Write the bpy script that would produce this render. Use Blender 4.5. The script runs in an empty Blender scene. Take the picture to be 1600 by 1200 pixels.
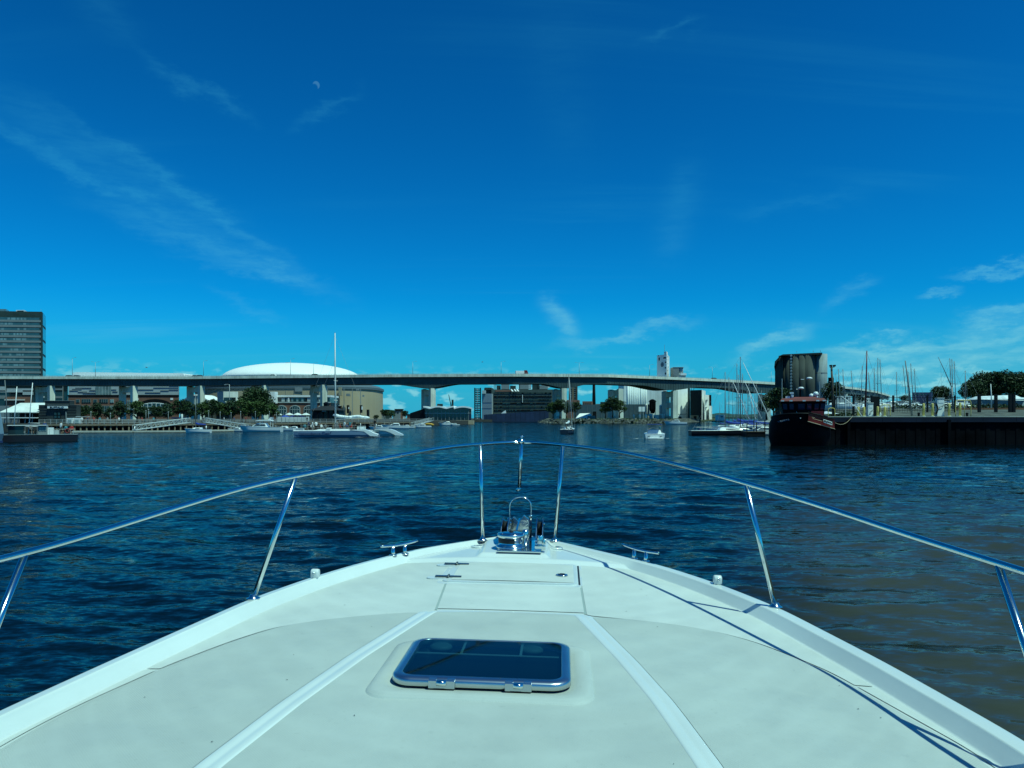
import bpy, bmesh, math, random
import numpy as np
from mathutils import Vector, Matrix
random.seed(7)
S = bpy.context.scene
R = math.radians
# ------------------------------------------------------------------ camera, exposure
H = 3.2            # eye height above the water
HZ = 653.0         # horizon row in the 1600x1200 photograph
F = 1200.0         # focal length in its pixels
cam = bpy.data.cameras.new('camera'); cam_o = bpy.data.objects.new('camera', cam)
S.collection.objects.link(cam_o); S.camera = cam_o
cam.sensor_width = 36; cam.lens = 27; cam.shift_y = (HZ-600)/1600
cam.clip_start = .05; cam.clip_end = 30000
cam_o.location = (0, 0, H); cam_o.rotation_euler = (R(90), 0, 0)
S.view_settings.view_transform = 'Standard'; S.view_settings.look = 'None'
S.view_settings.gamma = 1; S.view_settings.exposure = 0; S.view_settings.use_curve_mapping = False
S.cycles.max_bounces = 6; S.cycles.caustics_reflective = False; S.cycles.caustics_refractive = False
# ------------------------------------------------------------------ sun and sky
SUN_AZ, SUN_EL = R(128), R(63)
sl = bpy.data.lights.new('sun', 'SUN'); sl.energy = 4.3; sl.angle = R(.5); sl.color = (.69, 1.0, .81)
so = bpy.data.objects.new('sun', sl); S.collection.objects.link(so)
sd = Vector((math.sin(SUN_AZ)*math.cos(SUN_EL), math.cos(SUN_AZ)*math.cos(SUN_EL), math.sin(SUN_EL)))
so.rotation_euler = sd.to_track_quat('Z', 'Y').to_euler()

class NT:
    """small expression helper for shader nodes"""
    def __init__(s, tree): s.t = tree; s.n = tree.nodes; s.l = tree.links
    def new(s, typ, **kw):
        n = s.n.new(typ)
        for k, v in kw.items(): setattr(n, k, v)
        return n
    def put(s, sock, v):
        if hasattr(v, 'is_output'): s.l.new(v, sock)
        else: sock.default_value = v
    def m(s, op, a, b=0., c=None):
        n = s.new('ShaderNodeMath', operation=op); s.put(n.inputs[0], a); s.put(n.inputs[1], b)
        if c is not None: s.put(n.inputs[2], c)
        return n.outputs[0]
    def vm(s, op, a, b=None, sc=None):
        n = s.new('ShaderNodeVectorMath', operation=op); s.put(n.inputs[0], a)
        if b is not None: s.put(n.inputs[1], b)
        if sc is not None: s.put(n.inputs['Scale'], sc)
        return n.outputs[0]
    def mix(s, f, a, b, mode='MIX'):
        n = s.new('ShaderNodeMix', data_type='RGBA', blend_type=mode)
        s.put(n.inputs[0], f); s.put(n.inputs[6], a); s.put(n.inputs[7], b); return n.outputs[2]
    def noise(s, vec, scale, detail=4, rough=.55, out=0, dist=0.):
        n = s.new('ShaderNodeTexNoise'); s.put(n.inputs['Vector'], vec); n.inputs['Scale'].default_value = scale
        n.inputs['Detail'].default_value = detail; n.inputs['Roughness'].default_value = rough
        n.inputs['Distortion'].default_value = dist
        return n.outputs[out]
    def ss(s, x, a, b, lo=0., hi=1.):
        n = s.new('ShaderNodeMapRange', interpolation_type='SMOOTHSTEP')
        s.put(n.inputs[0], x); n.inputs[1].default_value = a; n.inputs[2].default_value = b
        n.inputs[3].default_value = lo; n.inputs[4].default_value = hi; return n.outputs[0]
    def xyz(s, x, y, z):
        n = s.new('ShaderNodeCombineXYZ'); s.put(n.inputs[0], x); s.put(n.inputs[1], y); s.put(n.inputs[2], z); return n.outputs[0]

w = bpy.data.worlds.new('World'); S.world = w; w.use_nodes = True
T = NT(w.node_tree); w.node_tree.nodes.clear()
sky = T.new('ShaderNodeTexSky', sky_type='NISHITA', sun_disc=False)
sky.sun_elevation = SUN_EL; sky.sun_rotation = SUN_AZ; sky.ozone_density = 2.2; sky.air_density = 1.0; sky.dust_density = .25
tc = T.new('ShaderNodeTexCoord').outputs['Generated']
sp = T.new('ShaderNodeSeparateXYZ'); T.put(sp.inputs[0], tc); dx, dy, dz = sp.outputs
az = T.m('MULTIPLY', T.m('ARCTAN2', dx, dy), 57.2958)          # degrees right of straight ahead
el = T.m('MULTIPLY', T.m('ARCSINE', dz), 57.2958)
base = T.mix(1., sky.outputs[0], (.085, .68, .97, 1), 'MULTIPLY')   # sky as seen through the boat's tinted windscreen glass
gm = T.new('ShaderNodeGamma'); T.put(gm.inputs[0], base); gm.inputs[1].default_value = 1.38
base = T.vm('MULTIPLY', gm.outputs[0], (.15, .62, .60))
base = T.mix(T.ss(el, 9., -.5, 0., .85), base, (.35, 3.85, 6.1, 1))
# thin high cirrus: noise on a plane high above, stretched along two directions
zc = T.m('MAXIMUM', dz, .02)
pl = T.xyz(T.m('DIVIDE', dx, T.m('ADD', zc, .12)), T.m('DIVIDE', dy, T.m('ADD', zc, .12)), 0.)
mp = T.new('ShaderNodeMapping'); T.put(mp.inputs[0], pl); mp.inputs['Rotation'].default_value = (0, 0, R(-52)); mp.inputs['Scale'].default_value = (.35, 2.2, 1)
c1 = T.noise(mp.outputs[0], 1.1, 7, .62, dist=.6)
c2 = T.noise(pl, .55, 3, .5)
cir = T.m('MULTIPLY', T.ss(c1, .50, .78), T.ss(c2, .42, .66))
cir = T.m('MULTIPLY', cir, .13)
# single wisps and streaks: soft strokes at their bearing and height
def px2ae(px, py):
    x = (px-800)/F; z = (HZ-py)/F; a = math.degrees(math.atan2(x, 1)); e = math.degrees(math.atan2(z, math.hypot(x, 1))); return a, e
warp = T.noise(T.xyz(T.m('MULTIPLY', az, .22), T.m('MULTIPLY', el, .5), 0.), 1., 6, .65)
fine = T.noise(T.xyz(T.m('MULTIPLY', az, .35), T.m('MULTIPLY', el, 1.6), 3.), 1., 7, .7)
wz = T.m('MULTIPLY', T.m('SUBTRACT', warp, .5), 4.2)
ea = T.m('ADD', el, wz)
def stroke(p0, p1, width, power):
    a0, e0 = px2ae(*p0); a1, e1 = px2ae(*p1); L = math.hypot(a1-a0, e1-e0); ux, uy = (a1-a0)/L, (e1-e0)/L
    da = T.m('SUBTRACT', az, a0); de = T.m('SUBTRACT', ea, e0)
    t = T.m('ADD', T.m('MULTIPLY', da, ux), T.m('MULTIPLY', de, uy))
    d = T.m('ADD', T.m('MULTIPLY', da, -uy), T.m('MULTIPLY', de, ux))
    g = T.m('POWER', 2.718, T.m('MULTIPLY', T.m('MULTIPLY', d, d), -1/(width*width)))
    k = T.m('MULTIPLY', T.ss(t, -.25*L, .35*L), T.ss(t, .7*L, 1.2*L, 1., 0.))
    return T.m('MULTIPLY', T.m('MULTIPLY', g, k), power)
st = None
for a in [((-60, 110), (430, 400), 1.1, .11), ((-60, 170), (300, 350), .4, .17), ((120, 190), (470, 420), .35, .14), ((150, 310), (520, 460), .6, .20), ((280, 400), (500, 440), .3, .10), ((330, 450), (440, 500), .3, .10), ((230, 90), (390, 190), .4, .14),
          ((120, -30), (210, 60), 1.0, .06), ((460, 200), (560, 140), .35, .11), ((1000, 70), (1095, 35), .35, .09), ((850, 470), (900, 525), .6, .5),
          ((880, 540), (1080, 508), .35, .40), ((1150, 560), (1262, 512), .42, .62), ((1290, 480), (1370, 430), .4, .20),
          ((1250, 575), (1700, 500), .5, .62), ((1280, 548), (1440, 540), .35, .6), ((1330, 590), (1640, 545), .5, .5), ((1440, 465), (1500, 458), .22, .42), ((1490, 430), (1640, 415), .28, .50),
          ((1080, 250), (1040, 400), 1.2, .09), ((850, 0), (900, 260), 2.2, .03), ((1150, 330), (1350, 300), .6, .08),
          ((1370, 525), (1420, 521), .2, .4), ((1500, 510), (1640, 480), .4, .6), ((1180, 640), (1700, 560), 1.6, .35)]:
    v = stroke(*a); st = v if st is None else T.m('ADD', st, v)
st = T.m('MULTIPLY', st, T.ss(fine, .28, .66, .30, .85))
# small cumulus low above the horizon
cum = T.noise(T.xyz(T.m('MULTIPLY', az, .52), T.m('MULTIPLY', T.m('SUBTRACT', el, 0), 1.15), 9.), 1., 6, .55)
cm = T.m('MULTIPLY', T.ss(cum, .50, .62), T.m('MULTIPLY', T.ss(el, -.2, .4), T.ss(el, 2.2, 4.2, 1., 0.)))
cm = T.m('MULTIPLY', cm, .85)
cl = T.m('MINIMUM', T.m('ADD', T.m('ADD', cir, st), cm), .95)
skyc = T.mix(cl, base, T.mix(T.ss(el, 16., 3.), (.6, 5.6, 7.6, 1), (2.2, 6.3, 7.3, 1)))
# daytime moon: a pale crescent
ma, me = px2ae(494, 133)
dd = T.m('ADD', T.m('POWER', T.m('SUBTRACT', az, ma), 2.), T.m('POWER', T.m('SUBTRACT', el, me), 2.))
d2 = T.m('ADD', T.m('POWER', T.m('SUBTRACT', az, ma-.13), 2.), T.m('POWER', T.m('SUBTRACT', el, me-.17), 2.))
mn = T.m('MULTIPLY', T.m('MULTIPLY', T.ss(dd, .045, .075, 1., 0.), T.ss(d2, .035, .09)), .15)
skyc = T.mix(mn, skyc, (2.2, 6.6, 8.2, 1))
bg = T.new('ShaderNodeBackground'); T.put(bg.inputs[0], skyc); bg.inputs[1].default_value = .10
wo = T.new('ShaderNodeOutputWorld'); T.put(wo.inputs[0], bg.outputs[0])

# ------------------------------------------------------------------ helpers
C = S.collection
BASE = {}
def tag(o, label=None, cat=None, group=None, kind=None):
    if label: o['label'] = label
    if cat: o['category'] = cat
    if group: o['group'] = group
    if kind: o['kind'] = kind
    return o
def thing(name, label, cat, base=(0, 0, 0), group=None, rz=0):
    o = bpy.data.objects.new(name, None); C.objects.link(o); o.empty_display_size = .2
    o.location = base; o.rotation_euler = (0, 0, rz); BASE[o.name] = Vector(base)
    return tag(o, label, cat, group)
def rootbase(o):
    while o.parent: o = o.parent
    return BASE.get(o.name, Vector((0, 0, 0)))
def dup(o, parent=None):
    c = o.copy(); C.objects.link(c); c.parent = parent
    for ch in list(o.children): dup(ch, c)
    return c
def at(px, py, Y): return Vector(((px-800)/F*Y, Y, H+(HZ-py)/F*Y))
def X(px, Y): return (px-800)/F*Y
def Z(py, Y): return H+(HZ-py)/F*Y

class MB:
    def __init__(s): s.v = []; s.f = []; s.mi = []; s.cur = 0; s.sm = []; s.smooth = False
    def add(s, vs, fs):
        b = len(s.v); s.v += [tuple(v) for v in vs]
        for f in fs: s.f.append([b+i for i in f]); s.mi.append(s.cur); s.sm.append(s.smooth)
        return s
    def box(s, x0, x1, y0, y1, z0, z1):
        return s.add([(x0,y0,z0),(x1,y0,z0),(x1,y1,z0),(x0,y1,z0),(x0,y0,z1),(x1,y0,z1),(x1,y1,z1),(x0,y1,z1)],
              [(0,3,2,1),(4,5,6,7),(0,1,5,4),(1,2,6,5),(2,3,7,6),(3,0,4,7)])
    def hexa(s, p): return s.add(p, [(0,3,2,1),(4,5,6,7),(0,1,5,4),(1,2,6,5),(2,3,7,6),(3,0,4,7)])
    def tube(s, path, r, n=8, r1=None, caps=True):
        path = [Vector(p) for p in path]; m = len(path); rings = []
        up = None
        for i, p in enumerate(path):
            d = (path[min(i+1, m-1)]-path[max(i-1, 0)]).normalized()
            if up is None: up = Vector((0, 0, 1)) if abs(d.z) < .9 else Vector((1, 0, 0))
            a = d.cross(up).normalized(); b = a.cross(d).normalized(); up = b
            rr = r if r1 is None else r+(r1-r)*i/(m-1)
            rings.append([p+a*rr*math.cos(2*math.pi*k/n)+b*rr*math.sin(2*math.pi*k/n) for k in range(n)])
        vs = [v for g in rings for v in g]; fs = []
        for i in range(m-1):
            for k in range(n): fs.append((i*n+k, i*n+(k+1) % n, (i+1)*n+(k+1) % n, (i+1)*n+k))
        if caps: fs.append(tuple(range(n))[::-1]); fs.append(tuple((m-1)*n+k for k in range(n)))
        o = s.smooth; s.smooth = n >= 6; s.add(vs, fs); s.smooth = o; return s
    def lathe(s, c, prof, n=20, a0=0, a1=2*math.pi, sx=1, sy=1):
        full = abs(a1-a0-2*math.pi) < 1e-6; k = n if full else n+1; vs = []
        for r, z in prof:
            for i in range(k):
                a = a0+(a1-a0)*i/n; vs.append((c[0]+r*math.cos(a)*sx, c[1]+r*math.sin(a)*sy, c[2]+z))
        fs = []
        for j in range(len(prof)-1):
            for i in range(n):
                i2 = (i+1) % k; fs.append((j*k+i, j*k+i2, (j+1)*k+i2, (j+1)*k+i))
        if full and prof[-1][0] > 1e-4: fs.append(tuple((len(prof)-1)*k+i for i in range(k)))
        if full and prof[0][0] > 1e-4: fs.append(tuple(i for i in range(k))[::-1])
        return s.add(vs, fs)
    def prism(s, poly, axis, a, b):
        """poly: 2D points; axis 'y': (x,z) extruded from y=a to b; 'z': (x,y); 'x': (y,z)"""
        def mk(p, t): return (p[0], t, p[1]) if axis == 'y' else (p[0], p[1], t) if axis == 'z' else (t, p[0], p[1])
        n = len(poly); vs = [mk(p, a) for p in poly]+[mk(p, b) for p in poly]
        fs = [tuple(range(n)), tuple(range(n, 2*n))[::-1]]+[(i, n+i, n+(i+1) % n, (i+1) % n) for i in range(n)]
        return s.add(vs, fs)
    def grid(s, rows):
        """rows of equal length point lists -> quads"""
        m = len(rows[0]); vs = [v for r in rows for v in r]; fs = []
        for j in range(len(rows)-1):
            for i in range(m-1): fs.append((j*m+i, j*m+i+1, (j+1)*m+i+1, (j+1)*m+i))
        return s.add(vs, fs)
    def build(s, name, mat, parent=None, label=None, fixn=True, bevel=0, loc=None):
        me = bpy.data.meshes.new(name); off = rootbase(parent) if parent else Vector(loc or (0, 0, 0))
        V = [(v[0]-off.x, v[1]-off.y, v[2]-off.z) for v in s.v]
        me.from_pydata(V, [], s.f)
        for mt in (mat if isinstance(mat, (list, tuple)) else [mat]): me.materials.append(mt)
        me.polygons.foreach_set('material_index', s.mi); me.polygons.foreach_set('use_smooth', s.sm)
        if fixn:
            bm = bmesh.new(); bm.from_mesh(me); bmesh.ops.recalc_face_normals(bm, faces=bm.faces); bm.to_mesh(me); bm.free()
        me.update()
        o = bpy.data.objects.new(name, me); C.objects.link(o)
        if parent: o.parent = parent
        else: o.location = off
        if bevel:
            md = o.modifiers.new('bevel', 'BEVEL'); md.width = bevel; md.segments = 2; md.limit_method = 'ANGLE'
        if label: o['label'] = label
        return o

MATS = {}
def mat(name, col, rough=.6, metal=0, var=.12, vscale=.5, spec=.5, bump=0, bscale=20, coat=0, streak=0, island=0):
    if name in MATS: return MATS[name]
    m = bpy.data.materials.new(name); m.use_nodes = True; MATS[name] = m
    T = NT(m.node_tree); p = m.node_tree.nodes['Principled BSDF']
    g = T.new('ShaderNodeNewGeometry').outputs['Position']
    c = (*col, 1)
    n1 = T.noise(g, vscale, 5, .6)
    f = T.ss(n1, .3, .7, 1-var, 1+var)
    if streak:
        mp = T.new('ShaderNodeMapping'); T.put(mp.inputs[0], g); mp.inputs['Scale'].default_value = (1, 1, .06)
        n2 = T.noise(mp.outputs[0], vscale*4, 5, .7); f = T.m('MULTIPLY', f, T.ss(n2, .42, .7, 1, 1-streak))
    col_s = T.vm('SCALE', c[:3], sc=f)
    T.put(p.inputs['Base Color'], col_s)
    p.inputs['Roughness'].default_value = rough; p.inputs['Metallic'].default_value = metal
    p.inputs['Specular IOR Level'].default_value = spec if spec != .5 else (.18 if max(col) < .06 else .4)
    if coat: p.inputs['Coat Weight'].default_value = coat; p.inputs['Coat Roughness'].default_value = .05
    if bump:
        b = T.new('ShaderNodeBump'); T.put(b.inputs['Height'], T.noise(g, bscale, 4, .6)); b.inputs['Strength'].default_value = bump
        b.inputs['Distance'].default_value = 1/bscale; T.put(p.inputs['Normal'], b.outputs[0])
    return m
# ------------------------------------------------------------------ water: one sheet to the horizon
def water():
    angs = np.concatenate([np.linspace(-180, -48, 30)[:-1], np.linspace(-48, 48, 640), np.linspace(48, 180, 30)[1:]])
    rad = [1.5]
    while rad[-1] < 9000:
        r = rad[-1]; rad.append(r*(1.0085 if r < 60 else 1.012 if r < 200 else 1.04))
    rad = np.array(rad); A, Rr = np.meshgrid(np.radians(angs), rad)
    Xx = Rr*np.sin(A); Yy = Rr*np.cos(A); Zz = np.zeros_like(Xx); DX = np.zeros_like(Xx); DY = np.zeros_like(Xx)
    cell = np.maximum(Rr*.0095, Rr*np.radians(.15))
    rng = np.random.RandomState(3)
    for i in range(110):
        lam = .20*(3.4/.20)**rng.rand(); k = 2*math.pi/lam
        th = math.radians(14+rng.randn()*27)      # short chop running towards the boat
        a = .0060*lam**.95*(1. if lam < 1.3 else .60); ph = rng.rand()*6.283
        fade = np.clip((lam/cell-2.5)/3.5, 0, 1)
        kx, ky = k*math.sin(th), k*math.cos(th); p = kx*Xx+ky*Yy+ph
        Zz += a*fade*np.sin(p); DX += -a*fade*.7*math.sin(th)*-np.cos(p); DY += -a*fade*.7*math.cos(th)*-np.cos(p)
    # patches where the breeze is stronger
    gust = .75+.35*np.sin(Xx*.31+1.3*np.sin(Yy*.17))*np.sin(Yy*.23+np.sin(Xx*.19))
    Zz *= gust
    Xx = Xx+DX*gust; Yy = Yy+DY*gust
    nr, na = Xx.shape
    co = np.stack([Xx, Yy, Zz], -1).reshape(-1, 3)
    i = np.arange(nr-1)[:, None]*na+np.arange(na-1)[None, :]
    q = np.stack([i, i+1, i+na+1, i+na], -1).reshape(-1, 4)
    me = bpy.data.meshes.new('water'); me.vertices.add(len(co)); me.vertices.foreach_set('co', co.ravel())
    me.loops.add(q.size); me.loops.foreach_set('vertex_index', q.ravel().astype(np.int32))
    me.polygons.add(len(q)); me.polygons.foreach_set('loop_start', np.arange(len(q), dtype=np.int32)*4)
    me.polygons.foreach_set('use_smooth', np.ones(len(q), dtype=bool))
    me.update(calc_edges=True); me.validate()
    m = bpy.data.materials.new('water'); m.use_nodes = True; T = NT(m.node_tree); p = m.node_tree.nodes['Principled BSDF']
    g = T.new('ShaderNodeNewGeometry').outputs['Position']
    sp = T.new('ShaderNodeSeparateXYZ'); T.put(sp.inputs[0], g)
    glare_noise = T.noise(g, .16, 4, .6)
    # windscreen glare painted as brown into the near right water colour, dark deep water elsewhere
    side = T.m('ADD', T.m('MULTIPLY', T.m('SUBTRACT', glare_noise, .5), 5.), T.m('SUBTRACT', sp.outputs[0], T.m('MULTIPLY', sp.outputs[1], .30)))
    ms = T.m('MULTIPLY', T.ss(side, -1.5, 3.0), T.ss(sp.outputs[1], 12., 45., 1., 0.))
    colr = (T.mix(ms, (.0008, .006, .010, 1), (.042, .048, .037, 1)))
    mp = T.new('ShaderNodeMapping'); T.put(mp.inputs[0], g); mp.inputs['Rotation'].default_value = (0, 0, R(12)); mp.inputs['Scale'].default_value = (.5, 1.25, 1)
    # ripples as slopes added to the wave normal, so they stay rough however far away they are
    gn = T.new('ShaderNodeNewGeometry').outputs['Normal']
    n1 = T.noise(mp.outputs[0], 1.5, 5, .62, out=1); n2 = T.noise(mp.outputs[0], 7., 3, .6, out=1); n3 = T.noise(mp.outputs[0], .33, 3, .5, out=1)
    def slope(n, k): return T.vm('MULTIPLY', T.vm('SUBTRACT', n, (.5, .5, .5)), (k, k*1.25, 0))
    acc = T.vm('ADD', T.vm('ADD', slope(n1, .55), slope(n2, .50)), slope(n3, .10))
    nrm = T.vm('NORMALIZE', T.vm('ADD', gn, acc))
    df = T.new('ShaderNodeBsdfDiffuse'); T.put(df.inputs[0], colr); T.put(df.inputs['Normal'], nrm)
    gl = T.new('ShaderNodeBsdfGlossy'); gl.inputs[0].default_value = (.50, .60, .60, 1); gl.inputs['Roughness'].default_value = .06; T.put(gl.inputs['Normal'], nrm)
    fr = T.new('ShaderNodeFresnel'); fr.inputs[0].default_value = 1.333; T.put(fr.inputs[1], nrm)
    mx = T.new('ShaderNodeMixShader'); T.put(mx.inputs[0], fr.outputs[0]); T.put(mx.inputs[1], df.outputs[0]); T.put(mx.inputs[2], gl.outputs[0])
    T.put(m.node_tree.nodes['Material Output'].inputs[0], mx.outputs[0]); m.node_tree.nodes.remove(p)
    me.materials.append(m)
    o = bpy.data.objects.new('water', me); C.objects.link(o); tag(o, kind='structure')
water()
# ------------------------------------------------------------------ materials of the far shore
conc = mat('concrete', (.42, .44, .38), .85, var=.18, vscale=.06, streak=.25)
concd = mat('pier_concrete', (.66, .68, .57), .85, var=.15, vscale=.08, streak=.35)
para = mat('parapet_concrete', (.64, .67, .57), .8, var=.15, vscale=.2, streak=.3)
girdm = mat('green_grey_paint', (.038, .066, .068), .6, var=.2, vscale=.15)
white = mat('white_paint', (.80, .82, .80), .5, var=.04)
whited = mat('weathered_white', (.66, .70, .66), .7, var=.12, vscale=.15, streak=.15)
tan = mat('tan_panel', (.42, .34, .22), .8, var=.07, vscale=.02, streak=.08)
brick = mat('brown_brick', (.20, .10, .07), .85, var=.15, vscale=.3)
blackp = mat('black_paint', (.008, .009, .010), .5, var=.3, spec=.12)
rust = mat('tarred_steel', (.0055, .006, .0075), .85, var=.5, vscale=.3, streak=.3, spec=.01)
glassm = mat('teal_glass', (.045, .10, .11), .12, var=.3, vscale=.1, spec=.8)
glassd = mat('dark_glass', (.015, .03, .035), .08, var=.2, spec=.8)
glassl = mat('pale_glass', (.16, .24, .25), .12, var=.3, vscale=.2, spec=.8)
steelg = mat('galvanised_steel', (.36, .38, .37), .5, metal=.3, var=.1)
alum = mat('mast_aluminium', (.14, .165, .17), .55, metal=.0, var=.08)
wood = mat('weathered_timber', (.16, .13, .09), .9, var=.25, vscale=1.5)
greym = mat('grey_cladding', (.20, .23, .23), .6, var=.08, vscale=.1)
lgrey = mat('light_grey_cladding', (.40, .45, .45), .6, var=.06, vscale=.1)
dgreen = mat('dark_green_cladding', (.030, .052, .048), .6, var=.25, vscale=.1)
yel = mat('yellow_paint', (.50, .42, .12), .6, var=.15, vscale=2)
redp = mat('red_paint', (.16, .012, .012), .5, var=.2, vscale=.8)
bluec = mat('blue_canvas', (.012, .05, .30), .8, var=.2, vscale=2)
asph = mat('asphalt', (.055, .055, .05), .9, var=.2)
hullw = mat('white_hull', (.72, .75, .73), .3, var=.04, coat=.3)
skin = mat('skin', (.30, .17, .11), .6); 
def cloth(n, c): return mat('cloth_'+n, c, .9, var=.1, vscale=6)
c_navy, c_white, c_red, c_black, c_teal, c_grey = cloth('navy', (.02, .04, .12)), cloth('white', (.7, .7, .68)), cloth('red', (.35, .03, .03)), cloth('black', (.02, .02, .02)), cloth('teal', (.04, .22, .26)), cloth('grey', (.2, .2, .2))
def leafmat(name, c):
    m = bpy.data.materials.new(name); m.use_nodes = True; T = NT(m.node_tree); p = m.node_tree.nodes['Principled BSDF']
    g = T.new('ShaderNodeNewGeometry'); n = T.noise(g.outputs['Position'], .55, 4, .6)
    r = g.outputs['Random Per Island']
    f = T.m('MULTIPLY', T.ss(n, .3, .7, .6, 1.35), T.m('ADD', T.m('MULTIPLY', r, .8), .6))
    T.put(p.inputs['Base Color'], T.vm('SCALE', c, sc=f)); p.inputs['Roughness'].default_value = .6
    p.inputs['Specular IOR Level'].default_value = .25; MATS[name] = m; return m
leaf1, leaf2, leaf3 = leafmat('foliage_dark', (.022, .045, .014)), leafmat('foliage_mid', (.040, .075, .018)), leafmat('foliage_blue', (.026, .055, .024))
bark = mat('bark', (.09, .07, .05), .9, var=.3, vscale=3)
grassm = mat('rough_grass', (.075, .085, .030), .95, var=.5, vscale=.25, bump=.5, bscale=2)
soil = mat('shore_soil', (.14, .13, .09), .95, var=.4, vscale=.15)
rockm = mat('riprap_stone', (.17, .17, .135), .9, var=.45, vscale=.5, bump=.4, bscale=2)

def sheet(name, poly, z, m, zb=None):
    mb = MB(); n = len(poly)
    if zb is None: mb.add([(x, y, z) for x, y in poly], [tuple(range(n))])
    else: mb.prism(poly, 'z', zb, z)
    o = mb.build(name, m); tag(o, kind='structure'); return o
# bed under the water, shores and the far coast
sheet('harbour_bed', [(-9000, -9000), (9000, -9000), (9000, 9000), (-9000, 9000)], -6, soil)
LZ = 1.9
sheet('left_bank', [(-900, 176), (X(60, 176), 176), (X(290, 190), 190), (X(440, 214), 214), (X(600, 262), 262), (X(738, 395), 395), (X(738, 640), 640), (X(860, 660), 660), (X(900, 2500), 2500), (-2600, 2500), (-2600, 176)], LZ, asph, -5)
sheet('point_of_land', [(X(868, 462), 462), (X(905, 440), 440), (X(985, 438), 438), (X(1052, 470), 470), (X(1066, 545), 545), (X(1085, 640), 640), (X(1118, 780), 780), (X(1118, 1500), 1500), (X(880, 1500), 1500), (X(862, 668), 668), (X(856, 560), 560)], LZ+.2, grassm, -5)
sheet('right_bank', [(36.6, 92.9), (900, 92.9), (2500, 900), (2500, 2600), (X(1215, 2600), 2600), (X(1212, 420), 420), (X(1222, 170), 170), (X(1240, 140), 140)], 3.30, asph, -5)
sheet('far_coast', [(X(1090, 3400), 3400), (X(1700, 3400), 3400), (X(1700, 5200), 5200), (X(1090, 5200), 5200)], 6, leaf3, -5)
# wooded far hills along the lake
mb = MB(); rows = []
for y, k in ((3420, 0), (3600, .7), (4000, 1), (4600, .9), (5100, .2)):
    rows.append([(X(1085, y)+i*(X(1420, y)-X(1085, y))/80, y, 6+k*(14+5*math.sin(i*.13)+3*math.sin(i*.41+y)+random.uniform(-1.5, 1.5))*(1 if i > 2 else .3)) for i in range(81)])
tag(mb.grid(rows).build('wooded_hills', leaf3), kind='structure')

# riprap round the point: each stone its own irregular block, joined (hundreds, tiny in the picture)
def stone(mb, x, y, z, s, r):
    vs = []
    for i in range(8):
        sx_, sy_, sz_ = (1 if i in (1, 2, 5, 6) else -1), (1 if i in (2, 3, 6, 7) else -1), (1 if i > 3 else -1)
        vs.append((x+sx_*s*r.uniform(.5, 1), y+sy_*s*r.uniform(.5, 1), z+sz_*s*r.uniform(.35, .75)))
    mb.hexa(vs)
r = random.Random(11); mb = MB()
edge = [(X(850, 560), 560), (X(862, 466), 466), (X(905, 440), 440), (X(985, 438), 438), (X(1052, 470), 470), (X(1068, 545), 545), (X(1085, 620), 620)]
for (x0, y0), (x1, y1) in zip(edge, edge[1:]):
    L = math.hypot(x1-x0, y1-y0); nx, ny = (y1-y0)/L, -(x1-x0)/L
    for i in range(int(L*5.5)):
        t = r.random(); d = r.uniform(-1, 5.5); h = 2.0-d*.42
        stone(mb, x0+(x1-x0)*t+nx*d, y0+(y1-y0)*t+ny*d, h+r.uniform(-.2, .3), r.uniform(.28, .75), r)
o = mb.build('riprap', rockm, loc=(70, 440, 0)); tag(o, kind='stuff')
# tufts of scrub on the point
def leafcloud(mb, c, rad, n, s, r, fill=.35, ground=None):
    for _ in range(n):
        while True:
            p = Vector((r.uniform(-1, 1), r.uniform(-1, 1), r.uniform(-1, 1)))
            if fill < p.length < 1: break
        q = Vector((c[0]+p.x*rad[0], c[1]+p.y*rad[1], c[2]+p.z*rad[2]))
        if ground is not None and q.z < ground: continue
        a = Vector((r.uniform(-1, 1), r.uniform(-1, 1), r.uniform(-.6, .6))).normalized(); b = a.cross(Vector((r.uniform(-1, 1), r.uniform(-1, 1), r.uniform(-1, 1)))).normalized()
        k = s*r.uniform(.6, 1.3); mb.add([q-a*k, q-b*k*.7, q+a*k, q+b*k*.7], [(0, 1, 2, 3)])
mb = MB(); r = random.Random(3)
for i in range(70):
    px = r.uniform(870, 1060); y = r.uniform(446, 520); leafcloud(mb, (X(px, y), y, 2.3), (r.uniform(1, 3), 1.5, r.uniform(.4, 1.1)), 40, .28, r)
tag(mb.build('scrub', leaf2, loc=(70, 470, 2)), kind='stuff')

# ------------------------------------------------------------------ trees
TREEP = {}
def tree(kind, h, wd, seed, mt, nclump=26, nleaf=95, ls=.26, label=None, group=None, name='tree', trunk=.30):
    r = random.Random(seed); t = thing(name, label, 'tree', (0, 0, 0), group)
    mb = MB(); th = h*trunk
    mb.tube([(0, 0, -.3), (.02*h, 0, th*.6), (0, .02*h, th*1.3), (.03*h, 0, h*.75)], wd*.045+.08, 7, r1=.04)
    limbs = []
    for i in range(6):
        a = i*1.05+r.uniform(-.3, .3); z0 = th*r.uniform(.7, 1.3); e = Vector((math.cos(a)*wd*.33, math.sin(a)*wd*.33, z0+h*r.uniform(.18, .38)))
        mb.tube([(0, 0, z0), e*.5+Vector((0, 0, z0*.5)), e], wd*.02+.03, 5, r1=.03)
    mb.build('trunk', bark, t)
    mb = MB()
    for i in range(nclump):
        a = r.uniform(0, 6.283); zt = r.uniform(0, 1)**.8; zc = th+(h-th)*(.10+.80*zt)
        rr = wd*.5*math.sin(math.pi*(.18+.72*zt))**.8*r.uniform(.25, .82); k = wd*r.uniform(.13, .22)
        leafcloud(mb, (math.cos(a)*rr, math.sin(a)*rr, zc), (k, k, k*.72), nleaf, ls*r.uniform(.8, 1.2), r)
    mb.build('crown', mt, t, fixn=False)
    return t
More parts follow.
